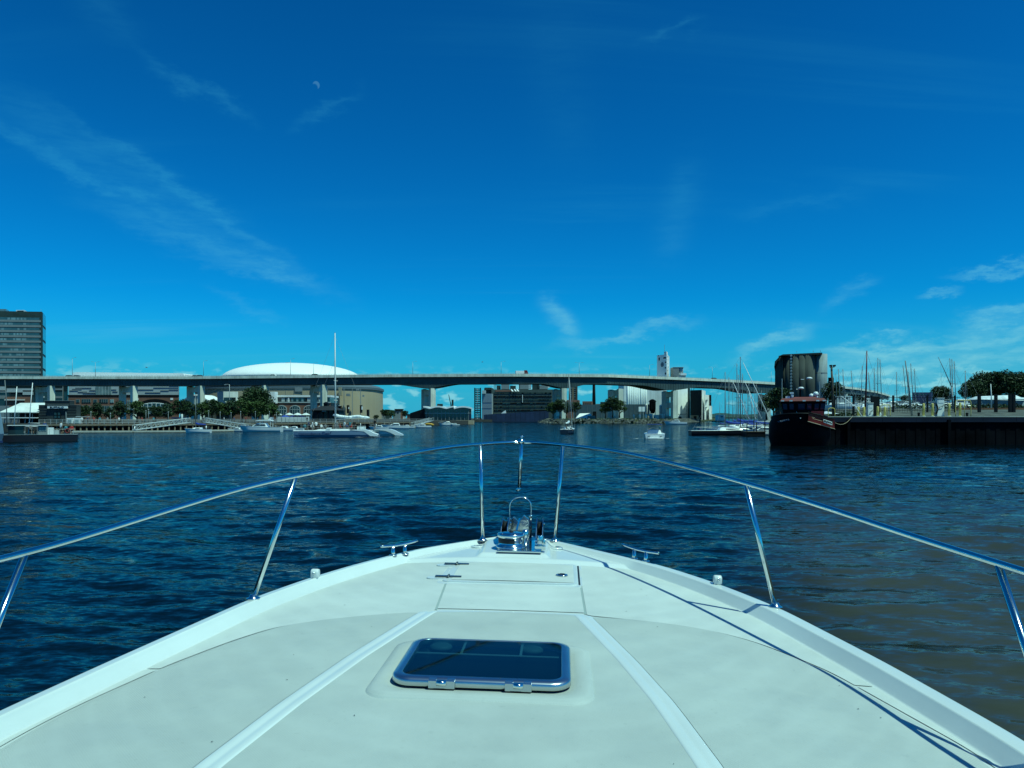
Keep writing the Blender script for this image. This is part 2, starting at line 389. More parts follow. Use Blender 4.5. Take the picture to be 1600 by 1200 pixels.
def put_tree(src, px, py, Y, k, first, label, group=None, rz=0., kz=None):
    o = src if first else dup(src)
    o.location = (X(px, Y), Y, Z(py, Y)); o.scale = (k, k, kz or k); o.rotation_euler.z = rz; o['label'] = label
    if group: o['group'] = group
    return o
# ------------------------------------------------------------------ the high level bridge
BR = thing('highway_bridge', 'long high level highway bridge on tall concrete piers crossing the harbour', 'bridge', (0, 520, 0))
prof = [(-700, 580, 588.5), (-200, 556, 588.5), (0, 552, 588), (300, 548, 588), (600, 528, 585), (800, 520, 584), (950, 528, 585), (1060, 560, 589.5), (1140, 598, 593.3), (1220, 652, 598), (1300, 712, 602), (1340, 770, 606), (1370, 880, 611.5), (1392, 1060, 618)]
def pl(i, p): return [q[i] for q in prof][0] if p <= prof[0][0] else float(np.interp(p, [q[0] for q in prof], [q[i] for q in prof]))
piers = [(-110, 0, 24), (76.5, 0, 24), (206.5, 0, 24), (311.5, 0, 24), (411.5, 0, 22), (503.5, 0, 22), (674.5, 1, 16), (881.5, 1, 16), (972.5, 1, 19), (1057.5, 1, 21), (1204, 1, 18), (1325, 0, 18), (1352, 0, 18), (1375, 0, 18)]
samples = np.concatenate([np.arange(-690, 1300, 4), np.arange(1300, 1392, 2)])
hp_ = [667, 885, 1050, 1195]
def cdir(p):
    a = Vector((X(p-2, pl(1, p-2)), pl(1, p-2), 0)); b = Vector((X(p+2, pl(1, p+2)), pl(1, p+2), 0)); return (b-a).normalized()
cs = []
for p in samples:
    Y = pl(1, p); c = Vector((X(p, Y), Y, 0)); ztop = Z(pl(2, p), Y); d = cdir(p); n = Vector((-d.y, d.x, 0))   # n points away from us
    dep = 4.6
    for q in hp_:
        wdt = 48 if q != 885 else 40
        if p < 667 and q == 667: wdt = 60
        k = max(0, 1-abs(p-q)/wdt); dep += 2.9*k*k*(3-2*k)
    cs.append((p, c, ztop, n, dep, d))
def strip(y0, y1, z0, z1, name, m, zf0=None, zf1=None):
    mb = MB(); rows = []
    for p, c, zt, n, dep, d in cs:
        a = c+n*y0; b = c+n*y1; lo = zt+(z0 if zf0 is None else zf0(dep)); hi = zt+z1
        rows.append([(a.x, a.y, lo), (a.x, a.y, hi), (b.x, b.y, hi), (b.x, b.y, lo), (a.x, a.y, lo)])
    return mb.grid(rows).build(name, m, BR)
strip(-.3, 0, -1.9, 0, 'parapet', para); strip(20, 20.3, -1.9, 0, 'parapet', para)
strip(.0, 20, -2.3, -1.4, 'road_deck', asph)
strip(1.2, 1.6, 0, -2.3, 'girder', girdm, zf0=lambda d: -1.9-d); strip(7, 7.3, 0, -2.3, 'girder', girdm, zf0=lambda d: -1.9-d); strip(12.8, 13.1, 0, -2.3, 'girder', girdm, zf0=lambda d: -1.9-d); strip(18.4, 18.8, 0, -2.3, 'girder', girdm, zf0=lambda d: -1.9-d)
mb = MB()
for i, (p, c, zt, n, dep, d) in enumerate(cs):
    a = c+n*1.0; mb.hexa([(a+d*x+n*y).to_tuple()[:2]+(zt+z,) for z in (-1.9-dep+.1, -2.4) for x, y in ((-.12, 0), (.12, 0), (.12, .2), (-.12, .2))])
tag(mb.build('stiffener', girdm, BR), kind='stuff')
mb = MB()      # flange along the bottom of the outer girder and rail posts along the parapet
rows = []
for p, c, zt, n, dep, d in cs:
    a = c+n*.75; b = c+n*2.0; z = zt-1.9-dep; rows.append([(a.x, a.y, z-.14), (a.x, a.y, z), (b.x, b.y, z), (b.x, b.y, z-.14), (a.x, a.y, z-.14)])
mb.grid(rows).build('flange', girdm, BR)
mb = MB()
for p, c, zt, n, dep, d in cs[::1]:
    a = c-n*.15; mb.box(a.x-.06, a.x+.06, a.y-.06, a.y+.06, zt, zt+.55)
mb.tube([(c.x-n.x*.15, c.y-n.y*.15, zt+.55) for p, c, zt, n, dep, d in cs], .06, 4)
tag(mb.build('guard_rail', steelg, BR), kind='stuff')
for q, (p, big, dl) in enumerate(piers):
    Y = pl(1, p); c = Vector((X(p, Y), Y, 0)); zt = Z(pl(2, p), Y); d = cdir(p); n = Vector((-d.y, d.x, 0))
    dep = 4.6+(2.9 if big else 0); top = zt-1.9-dep-.25
    # the legs stand across the roadway; seen square on, with a sunlit right face
    az_ = math.atan((p-800)/1200)-R(dl); n2 = Vector((math.sin(az_), math.cos(az_), 0)); d2 = Vector((n2.y, -n2.x, 0))
    hl = 1.75                     # half thickness along the road
    hw = 10.2 if big else 9.2; cc = c+n*2.5+n2*hw                    # half width across
    def blk(mb, a0, a1, b0, b1, z0, z1, tap=1):
        pts = []
        for z, k in ((z0, 1), (z1, tap)):
            for a, b in ((a0, b0), (a1, b0), (a1, b1), (a0, b1)): v = cc+d2*a*k+n2*b; pts.append((v.x, v.y, z))
        mb.hexa(pts)
    pr = MB(); zb = -4
    for s in (-1, 1):
        pr = MB(); blk(pr, -hl, hl, s*hw-2.1, s*hw+2.1, zb, top); pr.build('pier_leg', concd, BR)
    pr = MB(); blk(pr, -hl+.3, hl-.3, -hw+2.1, hw-2.1, top-4.5, top-.6); 
    pr.build('pier_beam', concd, BR)
    if big:
        for a_, b_ in ((10.5, 14.5), (zb, 4.6)): pr = MB(); blk(pr, -hl+.3, hl-.3, -hw+2.1, hw-2.1, a_, b_); pr.build('pier_beam', concd, BR)
        for a_, b_ in ((4.6, 10.5), (14.5, top-4.5)):
            for c0, c1 in ((-hw+2.1, -hw+4.6), (hw-6.5, hw-2.1)): pr = MB(); blk(pr, -hl+.3, hl-.3, c0, c1, a_, b_); pr.build('pier_web', concd, BR)
    for s in (-1, 1): pr = MB(); blk(pr, -1, 1, s*hw-1, s*hw+1, top, top+.3); pr.build('bearing', steelg, BR)
def zdeck(p): return Z(pl(2, p), pl(1, p))
# lamps on the bridge
GL = 'street lamps along the high bridge'
lampA = thing('street_lamp', 'x', 'street lamp', (0, 0, 0), GL)
mb = MB(); mb.tube([(0, 0, 0), (0, 0, 6), (0, 0, 11)], .13, 6, r1=.07); mb.build('pole', steelg, lampA)
mb = MB(); mb.tube([(0, 0, 11), (.5, 0, 11.6), (1.6, 0, 11.8)], .05, 5).box(1.5, 2.3, -.15, .15, 11.7, 11.9); mb.build('lamp_arm', steelg, lampA)
lampB = thing('street_lamp', 'x', 'street lamp', (0, 0, 0), GL)
mb = MB(); mb.tube([(0, 0, 0), (0, 0, 6), (0, 0, 11.4)], .13, 6, r1=.07); mb.build('pole', steelg, lampB)
mb = MB(); mb.tube([(-1.9, 0, 11.8), (0, 0, 11.4), (1.9, 0, 11.8)], .05, 5).box(1.7, 2.4, -.15, .15, 11.75, 11.95).box(-2.4, -1.7, -.15, .15, 11.75, 11.95); mb.build('lamp_arm', steelg, lampB)
lamps = [(113, 558, 0, 'curved lamp on the bridge just right of the hotel tower'), (149, 565, 1, 'thin lamp on the bridge above the white hall roof'), (318, 563, 0, 'lamp on the bridge left of the arena dome'), (454, 560, 0, 'lamp on the bridge in front of the top of the arena dome'),
         (490, 566, 0, 'lamp on the bridge left of the tall catamaran mast'), (645, 564, 0, 'lamp on the bridge above the left tall river pier'), (783, 564, 0, 'lamp on the bridge above the big dark factory'), (905, 566, 1, 'two-armed lamp on the bridge over the rocky point'),
         (1015, 569, 0, 'lamp on the bridge left of the white elevator tower'), (1113, 573, 1, 'two-armed lamp on the bridge left of the marina masts'), (1205, 579, 0, 'lamp on the bridge left of the dark silo block')]
for i, (p, py, k, lb) in enumerate(lamps):
    src = lampB if k else lampA; first = i == 0 or (k and i == 1)
    o = src if first else dup(src); Y = pl(1, p)+1; zt = zdeck(p); o.location = (X(p, Y), Y, zt-.2); o['label'] = lb
    hh = Z(py, Y)-zt; o.scale = (1.2, 1.2, hh/11.8)
# traffic
def car(name, label, c, L=4.6, h=1.5, van=False):
    t = thing(name, label, 'truck' if van else 'car', (0, 0, 0), 'traffic on the high bridge')
    mb = MB()
    if van: mb.box(-L/2, L/2-2, -1.2, 1.2, .9, h)
    else: mb.prism([(-L/2, .4), (L/2, .4), (L/2, .85), (L*.3, .95), (L*.12, h), (-L*.28, h), (-L*.45, .95), (-L/2, .9)], 'y', -.9, .9)
    mb.build('body', c, t, bevel=.05)
    if van: mb = MB(); mb.prism([(L/2-1.9, .5), (L/2, .5), (L/2, 1.7), (L/2-.5, 2.7), (L/2-1.9, 2.7)], 'y', -1.15, 1.15); mb.build('cab', redp, t)
    else: mb = MB(); mb.prism([(L*.26, .97), (L*.12, h-.08), (-L*.26, h-.08), (-L*.4, .97)], 'y', -.92, .92); mb.build('window', glassd, t)
    for x in (-L*.3, L*.3):
        for s in (-1, 1): mb = MB(); mb.tube([(x, s*.8, .34), (x, s*.95, .34)], .34, 12); mb.build('wheel', blackp, t)
    return t
cars = [('dark car on the bridge right of the hotel tower', 109, blackp, 0), ('second dark car just behind the one right of the hotel', 121, glassd, 0), ('dark car on the bridge between the white hall and the dome', 313, blackp, 0), ('grey car on the bridge at the left foot of the dome', 306, greym, 0),
        ('white car on the bridge before the dome', 428, white, 0), ('dark car on the bridge right of the dome top', 493, blackp, 0), ('red and white truck on the bridge above the dark factory', 815, white, 1), ('dark car on the bridge by the second elevator tower', 1054, blackp, 0), ('dark car on the bridge near the two-armed lamp left of the masts', 1116, blackp, 0)]
for lb, p, c, v in cars:
    Y = pl(1, p)+3.2; o = car('truck' if v else 'car', lb, c, 6.5 if v else 4.8, 2.4 if v else 1.6, v); dd_ = cdir(p); o.location = (X(p, Y), Y, zdeck(p)-1.35 if not v else zdeck(p)-1.5); o.rotation_euler.z = math.atan2(dd_.y, dd_.x); o.scale = (1.3, 1.3, 1.5)
# ------------------------------------------------------------------ buildings of the far shore
def P2(px, Y): return Vector((X(px, Y), Y, 0))
def plan(l, n, r):
    """plan corners: left, near and right corner given as (px, distance)"""
    L, N, Q = P2(*l), P2(*n), P2(*r); return L, N, Q, L+Q-N
def pbox(mb, pl4, z0, z1):
    L, N, Q, B = pl4; vs = [(p.x, p.y, z0) for p in (L, N, Q, B)]+[(p.x, p.y, z1) for p in (L, N, Q, B)]; return mb.hexa(vs)
def face(mb, a, b, u0, u1, z0, z1, out=.15, inn=.1):
    """block on the wall from a to b between fractions u0,u1; stands 'out' proud of the wall"""
    d = (b-a); n = Vector((d.y, -d.x, 0)).normalized(); p = a+d*u0; q = a+d*u1
    vs = []
    for z in (z0, z1):
        for k, o in ((p, out), (q, out), (q, -inn), (p, -inn)): v = k+n*o; vs.append((v.x, v.y, z))
    return mb.hexa(vs)
def bld(name, label, cat, l, n, r, ztop, m, zb=LZ, group=None):
    pl4 = plan(l, n, r); t = thing(name, label, cat, (pl4[1].x, pl4[1].y, zb), group); mb = MB(); pbox(mb, pl4, zb-.5, ztop); mb.build('wall', m, t); return t, pl4

# hotel tower on the left edge of the picture
Y0 = 640
t, q = bld('hotel_tower', 'tall grey green hotel tower with window bands at the left edge', 'building', (-75, 632), (66, Y0), (71.5, 668), Z(494, Y0), dgreen)
L, N, Q, B = q
r = random.Random(4)
for i in range(15):
    zc = Z(500+i*8.0, Y0)
    mb = MB(); face(mb, L, N, 0, .985, zc-1.9, zc-.2, .35); mb.build('floor_band', greym, t)
    mb = MB(); face(mb, L, N, .01, .97, zc-.2, zc+1.9, .12); wb = mb.build('window_band', glassm, t)
    mb = MB()
    u = .02
    while u < .8:
        wd = r.choice([.022, .03, .05]); 
        if r.random() < .6: face(mb, L, N, u, u+wd, zc-.1, zc+1.6, .2)
        u += wd+.012
    tag(mb.build('window_pane', glassl, wb), kind='stuff')
for i in range(5): 
    mb = MB(); z0 = Z(597, Y0)+i*12; face(mb, N, Q, .1, .9, z0, z0+10, .2); mb.build('window_band', glassd, t)
mb = MB(); pbox(mb, plan((-75, 632), (65.7, Y0), (71, 668)), Z(494, Y0)+.01, Z(487, Y0)); mb.build('parapet', dgreen, t)
mb = MB(); pbox(mb, plan((-30, Y0+3), (9.5, Y0+3), (14, Y0+12)), Z(494, Y0), Z(482, Y0)); pb = mb.build('plant_room', glassl, t)
mb = MB(); pbox(mb, plan((25, Y0+5), (38, Y0+5), (45, Y0+18)), Z(488, Y0), Z(488, Y0)+2.6); mb.build('roof_unit', white, t)
mb = MB(); pbox(mb, plan((27, Y0+4.8), (37, Y0+4.8), (37.1, Y0+6)), Z(488, Y0)+.9, Z(488, Y0)+2.1); mb.build('louvre', blackp, t)
mb = MB(); mb.tube([(X(64, Y0+4), Y0+4, Z(488, Y0)-1), (X(64, Y0+4), Y0+4, Z(484, Y0)+1)], .12, 5); mb.build('antenna', steelg, t)

# lower block between tower and hall
Y1 = 618
t, q = bld('glass_office', 'low dark glass block with pale panels below the hotel tower', 'building', (-80, Y1), (106, Y1), (107, Y1+30), Z(598, Y1), glassd)
L, N, Q, B = q
for a, b, ya, yb, m in ((-20, 9, 603, 610, lgrey), (11, 52, 607, 612, lgrey), (36, 52, 610, 617, lgrey), (0, 36, 612, 613, lgrey), (-10, 10, 618, 623, greym), (81, 98, 607, 609.5, greym), (81, 98, 619, 622, greym), (66, 70, 619, 621.5, lgrey), (98, 99, 600, 626, greym)):
    mb = MB(); mb.box(X(a, Y1), X(b, Y1), Y1-.5, Y1+.2, Z(yb, Y1), Z(ya, Y1)); mb.build('wall_panel', m, t)
mb = MB(); mb.box(X(9, Y1), X(50, Y1), Y1-.7, Y1-.0, Z(640, Y1), Z(620, Y1)); mb.build('brick_wall', brick, t)
mb = MB(); mb.box(X(9, Y1), X(40, Y1), Y1-2, Y1-.8, Z(625.5, Y1), Z(624.3, Y1)); mb.build('canopy', white, t)

# long hall with striped cladding, brick base and one great arched window
Y2 = 606
t, q = bld('striped_hall', 'long hall with striped grey cladding over brown brick and a big arched window', 'building', (107, Y2), (279, Y2), (280, Y2+60), Z(590, Y2), lgrey)
L, N, Q, B = q
mb = MB(); mb.box(X(107, Y2), X(279.6, Y2), Y2-.6, Y2-.01, Z(657, Y2), Z(619, Y2)); mb.build('brick_wall', brick, t)
mb = MB(); mb.box(X(107, Y2), X(279.8, Y2), Y2-.9, Y2-.02, Z(619.6, Y2), Z(617, Y2)); mb.build('cornice', blackp, t)
for a, b, y in ((109, 122, 609.6), (122, 136, 611.6), (113, 128, 607.3), (150, 172, 604.5), (140, 152, 609), (174, 182, 608), (182, 181, 613), (209, 215, 610), (213, 240, 608), (227, 251, 612.6), (240, 279, 605), (251, 264, 609.6), (264, 279, 608.3), (265, 279, 602), (130, 150, 613.2), (118, 143, 605.3), (176, 184, 611.3)):
    if b > a: mb = MB(); mb.box(X(a, Y2), X(b, Y2), Y2-.35, Y2-.0, Z(y+1.2, Y2), Z(y, Y2)); mb.build('cladding_strip', greym, t)
mb = MB(); mb.box(X(150, Y2), X(174, Y2), Y2-.5, Y2-.03, Z(617, Y2), Z(603, Y2)); gw = mb.build('glass_wall', glassl, t)
for a in (155, 160, 165, 170): mb = MB(); mb.box(X(a, Y2), X(a+.5, Y2), Y2-.62, Y2-.5, Z(617, Y2), Z(603, Y2)); mb.build('mullion', lgrey, gw)
def win(t, a, b, ya, yb, Y, cols=3, rows=2, fm=greym, gm=glassd, out=.3):
    mb = MB(); mb.box(X(a, Y), X(b, Y), Y-out, Y-.05, Z(yb, Y), Z(ya, Y)); w_ = mb.build('window', fm, t)
    wd = (b-a)/cols; hh = (yb-ya)/rows
    for i in range(cols):
        for j in range(rows):
            mb = MB(); mb.box(X(a+i*wd+wd*.13, Y), X(a+(i+1)*wd-wd*.13, Y), Y-out-.12, Y-out+.02, Z(ya+(j+1)*hh-hh*.12, Y), Z(ya+j*hh+hh*.12, Y)); mb.build('pane', gm, w_)
for a, b in ((128, 142), (155.5, 169)): win(t, a, b, 623.5, 629, Y2-.6, 4, 2)
for a, b in ((119, 124.5), (146, 152)): win(t, a, b, 624, 629, Y2-.6, 1, 1)
for a, b in ((128, 141), (160, 171)): win(t, a, b, 634, 645, Y2-.6, 3, 2)
win(t, 172, 178, 624, 629.5, Y2-.6, 2, 1, lgrey, glassl); win(t, 172, 178, 634, 640, Y2-.6, 2, 1, lgrey, glassl)
for a in (199, 201.5): win(t, a, a+1.5, 625, 645, Y2-.6, 1, 5, lgrey, glassl)
for a in (213, 267): mb = MB(); mb.box(X(a, Y2), X(a+4, Y2), Y2-.95, Y2-.5, Z(625, Y2), Z(622, Y2)); mb.build('wall_plaque', white, t)
# arch: dark reveal, pale frames and panes
def archpts(cx, hw, ybase, yspring, yt, Y, n=18): return [(X(cx-hw, Y), Z(ybase, Y))]+[(X(cx-hw*math.cos(math.pi*i/n), Y), Z(yspring-(yspring-yt)*math.sin(math.pi*i/n), Y)) for i in range(n+1)]+[(X(cx+hw, Y), Z(ybase, Y))]
mb = MB(); mb.prism(archpts(243, 26.5, 650, 635, 623.5, Y2), 'y', Y2-.75, Y2-.5); mb.build('arch_recess', blackp, t)
mb = MB(); mb.prism(archpts(242, 23.5, 646.5, 636, 629, Y2), 'y', Y2-.95, Y2-.74); aw = mb.build('arch_window', white, t)
for i in range(7):
    for j in range(3):
        a = 219.3+i*6.55; b = a+5.5; y1 = (634.2, 639.2, 645.6)[j]; y0 = (630.2, 635, 640)[j]
        if j == 0: y0 = max(630.0, 636-7*math.sqrt(max(0, 1-((a+b)/2-242)**2/23.5**2))+1.2)
        if y1-y0 < .8 or b > 265: continue
        mb = MB(); mb.box(X(a, Y2), X(b, Y2), Y2-1.05, Y2-.9, Z(y1, Y2), Z(y0, Y2)); mb.build('pane', glassd if j < 2 else glassl, aw)
mb = MB(); mb.box(X(99, Y2), X(277, Y2), Y2+14, Y2+70, Z(590, Y2), Z(585, Y2+14)); mb.prism([(X(98, Y2), Z(588, Y2)), (X(278, Y2), Z(588, Y2)), (X(275.5, Y2), Z(582.4, Y2)), (X(272, Y2), Z(581.7, Y2)), (X(190, Y2), Z(580.8, Y2)), (X(104, Y2), Z(580, Y2)), (X(98.5, Y2), Z(581, Y2))], 'y', Y2+13, Y2+72); mb.build('roof', white, t)

# small vaulted roof behind
Y3 = 640
t = thing('vaulted_shed', 'white arched roof with glazed gable left of the arena', 'building', (X(305, Y3), Y3, LZ))
n = 14; mb = MB(); arch = [(X(280+52*i/n, Y3), Z(631-15*math.sin(math.pi*i/n), Y3)) for i in range(n+1)]
mb.prism(arch+[(a, b-1.1) for a, b in arch[::-1]], 'y', Y3-1, Y3+30); mb.build('roof', white, t)
mb = MB(); mb.prism([(a, b-1.0) for a, b in arch]+[(X(330, Y3), Z(634, Y3)), (X(282, Y3), Z(634, Y3))], 'y', Y3, Y3+29); mb.build('gable', glassl, t)
mb = MB()
for i in range(1, 13): mb.box(X(282+i*3.8, Y3)-.15, X(282+i*3.8, Y3)+.15, Y3-.3, Y3+.1, Z(634, Y3), Z(630-14*math.sin(math.pi*i/13), Y3))
tag(mb.build('mullion', white, t), kind='stuff')
mb = MB(); mb.box(X(283, Y3), X(329, Y3), Y3-.2, Y3+29, LZ-1, Z(636, Y3)); mb.build('wall', glassd, t)
mb = MB(); mb.box(X(280, Y3), X(333, Y3), Y3-.8, Y3+29, Z(636, Y3), Z(634, Y3)); mb.build('eave', white, t)

# arena: rounded tan drum with a shallow white dome
YA = 690
t = thing('arena', 'big tan sports arena with a shallow white dome behind the bridge', 'building', (X(456, YA+60), YA+60, LZ))
cxA, cyA = X(456, YA+60), YA+62
rxA = X(588, YA+40)-cxA; ryA = 60
def super_(n=96, e=.62):
    out = []
    for i in range(n):
        a = 2*math.pi*i/n; c, s = math.cos(a), math.sin(a); out.append((abs(c)**e*(1 if c > 0 else -1), abs(s)**e*(1 if s > 0 else -1)))
    return out
pts = super_()
mb = MB(); rows = []
for k, z in ((1, LZ-1), (1, Z(609, YA)), (1.0, Z(604.5, YA)), (.985, Z(603, YA)), (.94, Z(601, YA)), (.80, Z(596, YA))): rows.append([(cxA+rxA*k*a, cyA+ryA*k*b, z) for a, b in pts+[pts[0]]])
mb.grid(rows[:3]).build('wall', tan, t)
mb = MB(); mb.smooth = True; mb.grid([[(cxA+rxA*1.012*a, cyA+ryA*1.01*b, z) for a, b in pts+[pts[0]]] for z in (Z(607, YA), Z(603.4, YA))]).grid([[(cxA+rxA*k*a, cyA+ryA*k*b, z) for a, b in pts+[pts[0]]] for k, z in ((1.012, Z(603.4, YA)), (.96, Z(599, YA)), (.6, Z(592, YA)))]).build('eave', mat('slate_cladding', (.09, .13, .15), .6, var=.1), t)
mb = MB(); mb.smooth = True; rd = X(562, YA+60)-cxA; prof_ = []
zt, zb_ = Z(567.5, YA+60), Z(592, YA+60)
for i in range(15): a = math.pi/2*i/14; prof_.append((rd*math.cos(a), 0+(zt-zb_)*math.sin(a)))
mb.lathe((cxA, cyA, zb_), prof_, 64, sy=58/rd); mb.build('dome', white, t)
mb = MB(); mb.smooth = False; mb.lathe((cxA-3, cyA-2, zt-.3), [(3.6, 0), (3.3, .8), (0, 1.0)], 16); mb.build('vent', greym, t)
# wall joints and doors on the drum
fy = cyA-ryA
mb = MB()
for a in range(12):
    px = 420+a*13; mb.box(X(px, fy), X(px, fy)+.18, fy-.12, fy+2, LZ, Z(607, fy))
tag(mb.build('panel_joint', dark if False else greym, t), kind='stuff')
for a, b, ya, yb, m in ((461, 472.5, 605, 612, greym), (529, 533, 605, 618, mat('tan_trim', (.30, .27, .19), .8)), (528.5, 532.5, 634, 651, blackp), (541, 546, 615, 619, greym), (529, 532, 633.5, 638, white), (542, 544.5, 633, 646, blackp), (541.8, 544.8, 636, 639, white), (562.5, 565, 633, 645, blackp), (562.4, 565.2, 635, 640, white), (566.5, 568, 617, 620, greym), (573, 576, 640, 652, blackp), (557, 560, 607, 610, greym)):
    mb = MB(); mb.box(X(a, fy), X(b, fy), fy-.5, fy+4, Z(yb, fy), Z(ya, fy)); mb.build('wall_panel' if m != blackp else 'door', m, t)

# arcade building in front of the arena
YB = 600
t, q = bld('arcade_building', 'brown brick arcade building with white roof band before the arena', 'building', (338, YB), (516, YB), (518, YB+28), Z(629, YB), brick)
mb = MB(); mb.box(X(428, YB), X(517, YB), YB-.7, YB+27, Z(620.5, YB), Z(617.5, YB)); mb.build('roof_band', white, t)
mb = MB(); mb.box(X(430, YB), X(515, YB), YB+.5, YB+26, Z(629, YB), Z(620, YB)); mb.build('clerestory', glassd, t)
for a in (431, 440, 448, 455, 463, 471, 480, 489, 498, 507): mb = MB(); mb.box(X(a, YB), X(a+(3.2 if a % 2 else 5), YB), YB-.1, YB+.6, Z(627.5, YB), Z(621.5, YB)); mb.build('window', glassl if a % 2 else lgrey, t)
mb = MB(); mb.box(X(450.5, YB), X(451.8, YB), YB-.5, YB+.4, Z(629, YB), Z(621, YB)); mb.build('post', white, t)
mb = MB(); mb.box(X(428, YB), X(517, YB), YB-.6, YB+.2, Z(629.5, YB), Z(628, YB)); mb.build('cornice', lgrey, t)
for cx in (440, 461, 483, 504):
    mb = MB(); mb.prism(archpts(cx, 8.2, 651, 639, 633.2, YB), 'y', YB-.35, YB); w_ = mb.build('arch_window', lgrey, t)
    mb = MB(); mb.prism(archpts(cx, 7.3, 651, 639, 634.4, YB), 'y', YB-.5, YB-.33); mb.build('pane', glassd, w_)
    mb = MB()
    for dx_ in (-3.5, 0, 3.5): mb.box(X(cx+dx_, YB)-.12, X(cx+dx_, YB)+.12, YB-.62, YB-.48, Z(651, YB), Z(636, YB))
    mb.box(X(cx-7, YB), X(cx+7, YB), YB-.62, YB-.48, Z(640.3, YB), Z(639.6, YB)); tag(mb.build('mullion', lgrey, w_), kind='stuff')
t, q = bld('white_annex', 'white cantilevered box left of the big dark tree', 'building', (339.5, 592), (349, 585), (372, 590), Z(612, 590), whited, zb=Z(629, 590))
mb = MB(); mb.box(X(350, 590), X(362, 590), 588, 600, Z(640, 590), Z(629, 590)); mb.build('base_wall', blackp, t)
mb = MB(); mb.box(X(350, 584), X(368, 584), 583.3, 584.6, Z(627, 584), Z(621, 584)); mb.build('window', glassd, t)
mb = MB(); mb.box(X(419, 592), X(429, 592), 592, 600, Z(630, 592), Z(612, 592)); mb.build('stair_box', white, t)

# dark pavilion with hipped roof by the boardwalk
YC = 300
t = thing('dark_pavilion', 'dark hipped roof pavilion with a lantern behind the catamaran mast', 'building', (X(506, YC), YC, LZ))
x0, x1 = X(484, YC), X(531, YC)
mb = MB(); mb.hexa([(x0, YC-1, Z(641, YC)), (x1, YC-1, Z(641, YC)), (x1, YC+11, Z(641, YC)), (x0, YC+11, Z(641, YC)), (X(500, YC), YC+3, Z(634, YC)), (X(514, YC), YC+3, Z(634, YC)), (X(514, YC), YC+7, Z(634, YC)), (X(500, YC), YC+7, Z(634, YC))]); mb.build('roof', mat('dark_shingle', (.022, .026, .032), .9), t)
mb = MB(); mb.box(X(502.5, YC), X(508.5, YC), YC+3, YC+6, Z(634.5, YC), Z(630, YC)).hexa([(X(501.5, YC), YC+2.5, Z(630, YC)), (X(509.5, YC), YC+2.5, Z(630, YC)), (X(509.5, YC), YC+6.5, Z(630, YC)), (X(501.5, YC), YC+6.5, Z(630, YC)), (X(504.5, YC), YC+4.4, Z(627.5, YC)), (X(506.5, YC), YC+4.4, Z(627.5, YC)), (X(506.5, YC), YC+4.6, Z(627.5, YC)), (X(504.5, YC), YC+4.6, Z(627.5, YC))]); mb.build('lantern', blackp, t)
mb = MB(); mb.box(X(487, YC), X(529, YC), YC+.5, YC+10, LZ, Z(641, YC)); mb.build('wall', glassd, t)
for a in range(488, 530, 8): mb = MB(); mb.box(X(a, YC), X(a, YC)+.3, YC-.5, YC, LZ, Z(641, YC)); mb.build('post', blackp, t)
mb = MB(); mb.box(X(503.5, YC), X(510, YC), YC-.7, YC-.5, Z(643, YC), Z(641.6, YC)); mb.build('sign_board', greym, t)

# waterfront restaurant: white roof, balconies and the dark end block with its sign
YK = 186
def txt(s, h, m, parent, loc, name='lettering', ext=.02, rot=(R(90), 0, 0), shear=0, w_=None, bold=0):
    cu = bpy.data.curves.new(name, 'FONT'); cu.body = s; cu.size = h; cu.extrude = ext; cu.offset = bold; cu.align_x = 'CENTER'; cu.align_y = 'CENTER'; cu.resolution_u = 2; cu.shear = shear
    to = bpy.data.objects.new(name, cu); C.objects.link(to); dg = bpy.context.evaluated_depsgraph_get(); me = bpy.data.meshes.new_from_object(to.evaluated_get(dg)); bpy.data.objects.remove(to)
    me.materials.clear(); me.materials.append(m); o = bpy.data.objects.new(name, me); C.objects.link(o); o.parent = parent; o.rotation_euler = rot
    o.location = Vector(loc)-rootbase(parent)
    if w_:
        bx = [v.co.x for v in me.vertices]; o.scale.x = w_/(max(bx)-min(bx))
    return o
t = thing('restaurant', 'dark waterfront building with a white sign reading BUFFALO', 'building', (X(90, YK), YK, LZ))
mb = MB(); mb.box(X(60.5, YK), X(119.5, YK), YK, YK+1.8, LZ, Z(633, YK)); mb.build('wall', mat('charcoal_siding', (.035, .045, .045), .7, var=.1), t)
mb = MB(); mb.box(X(71, YK), X(110, YK), YK-.2, YK+1.7, Z(634, YK), Z(626.5, YK)); mb.build('tower_wall', MATS['charcoal_siding'], t)
mb = MB(); mb.box(X(70.5, YK), X(110.5, YK), YK-.35, YK+1.9, Z(626.5, YK), Z(625.9, YK)); mb.build('coping', greym, t)
mb = MB(); mb.box(X(60, YK), X(120, YK), YK-.1, YK+2.0, Z(633, YK), Z(632.6, YK)); mb.build('coping', greym, t)
for y in (636.5, 640.5, 644.5, 649, 653.5): 
    for a, b in ((60.6, 74), (104, 119.4)): mb = MB(); mb.box(X(a, YK), X(b, YK), YK-.06, YK, Z(y+.4, YK), Z(y, YK)); mb.build('siding_joint', blackp, t)
mb = MB(); mb.box(X(76, YK), X(107, YK), YK-.55, YK-.2, Z(638.2, YK), Z(634.8, YK)); sg = mb.build('sign_board', white, t)
mb = MB(); mb.box(X(76, YK), X(108, YK), YK-.45, YK-.2, Z(633.4, YK), Z(632.8, YK)); mb.build('sign_hood', steelg, t)
txt('BUFFALO', .52, blackp, t, (X(91, YK), YK-.58, Z(636.5, YK)), w_=X(102, YK)-X(80.5, YK), bold=.012)
for a in (85, 90.5): win(t, a, a+5, 644, 654, YK-.0, 1, 2, blackp, glassd, .15)
win(t, 85, 98, 655, 660.5, YK, 3, 1, blackp, glassd, .15)
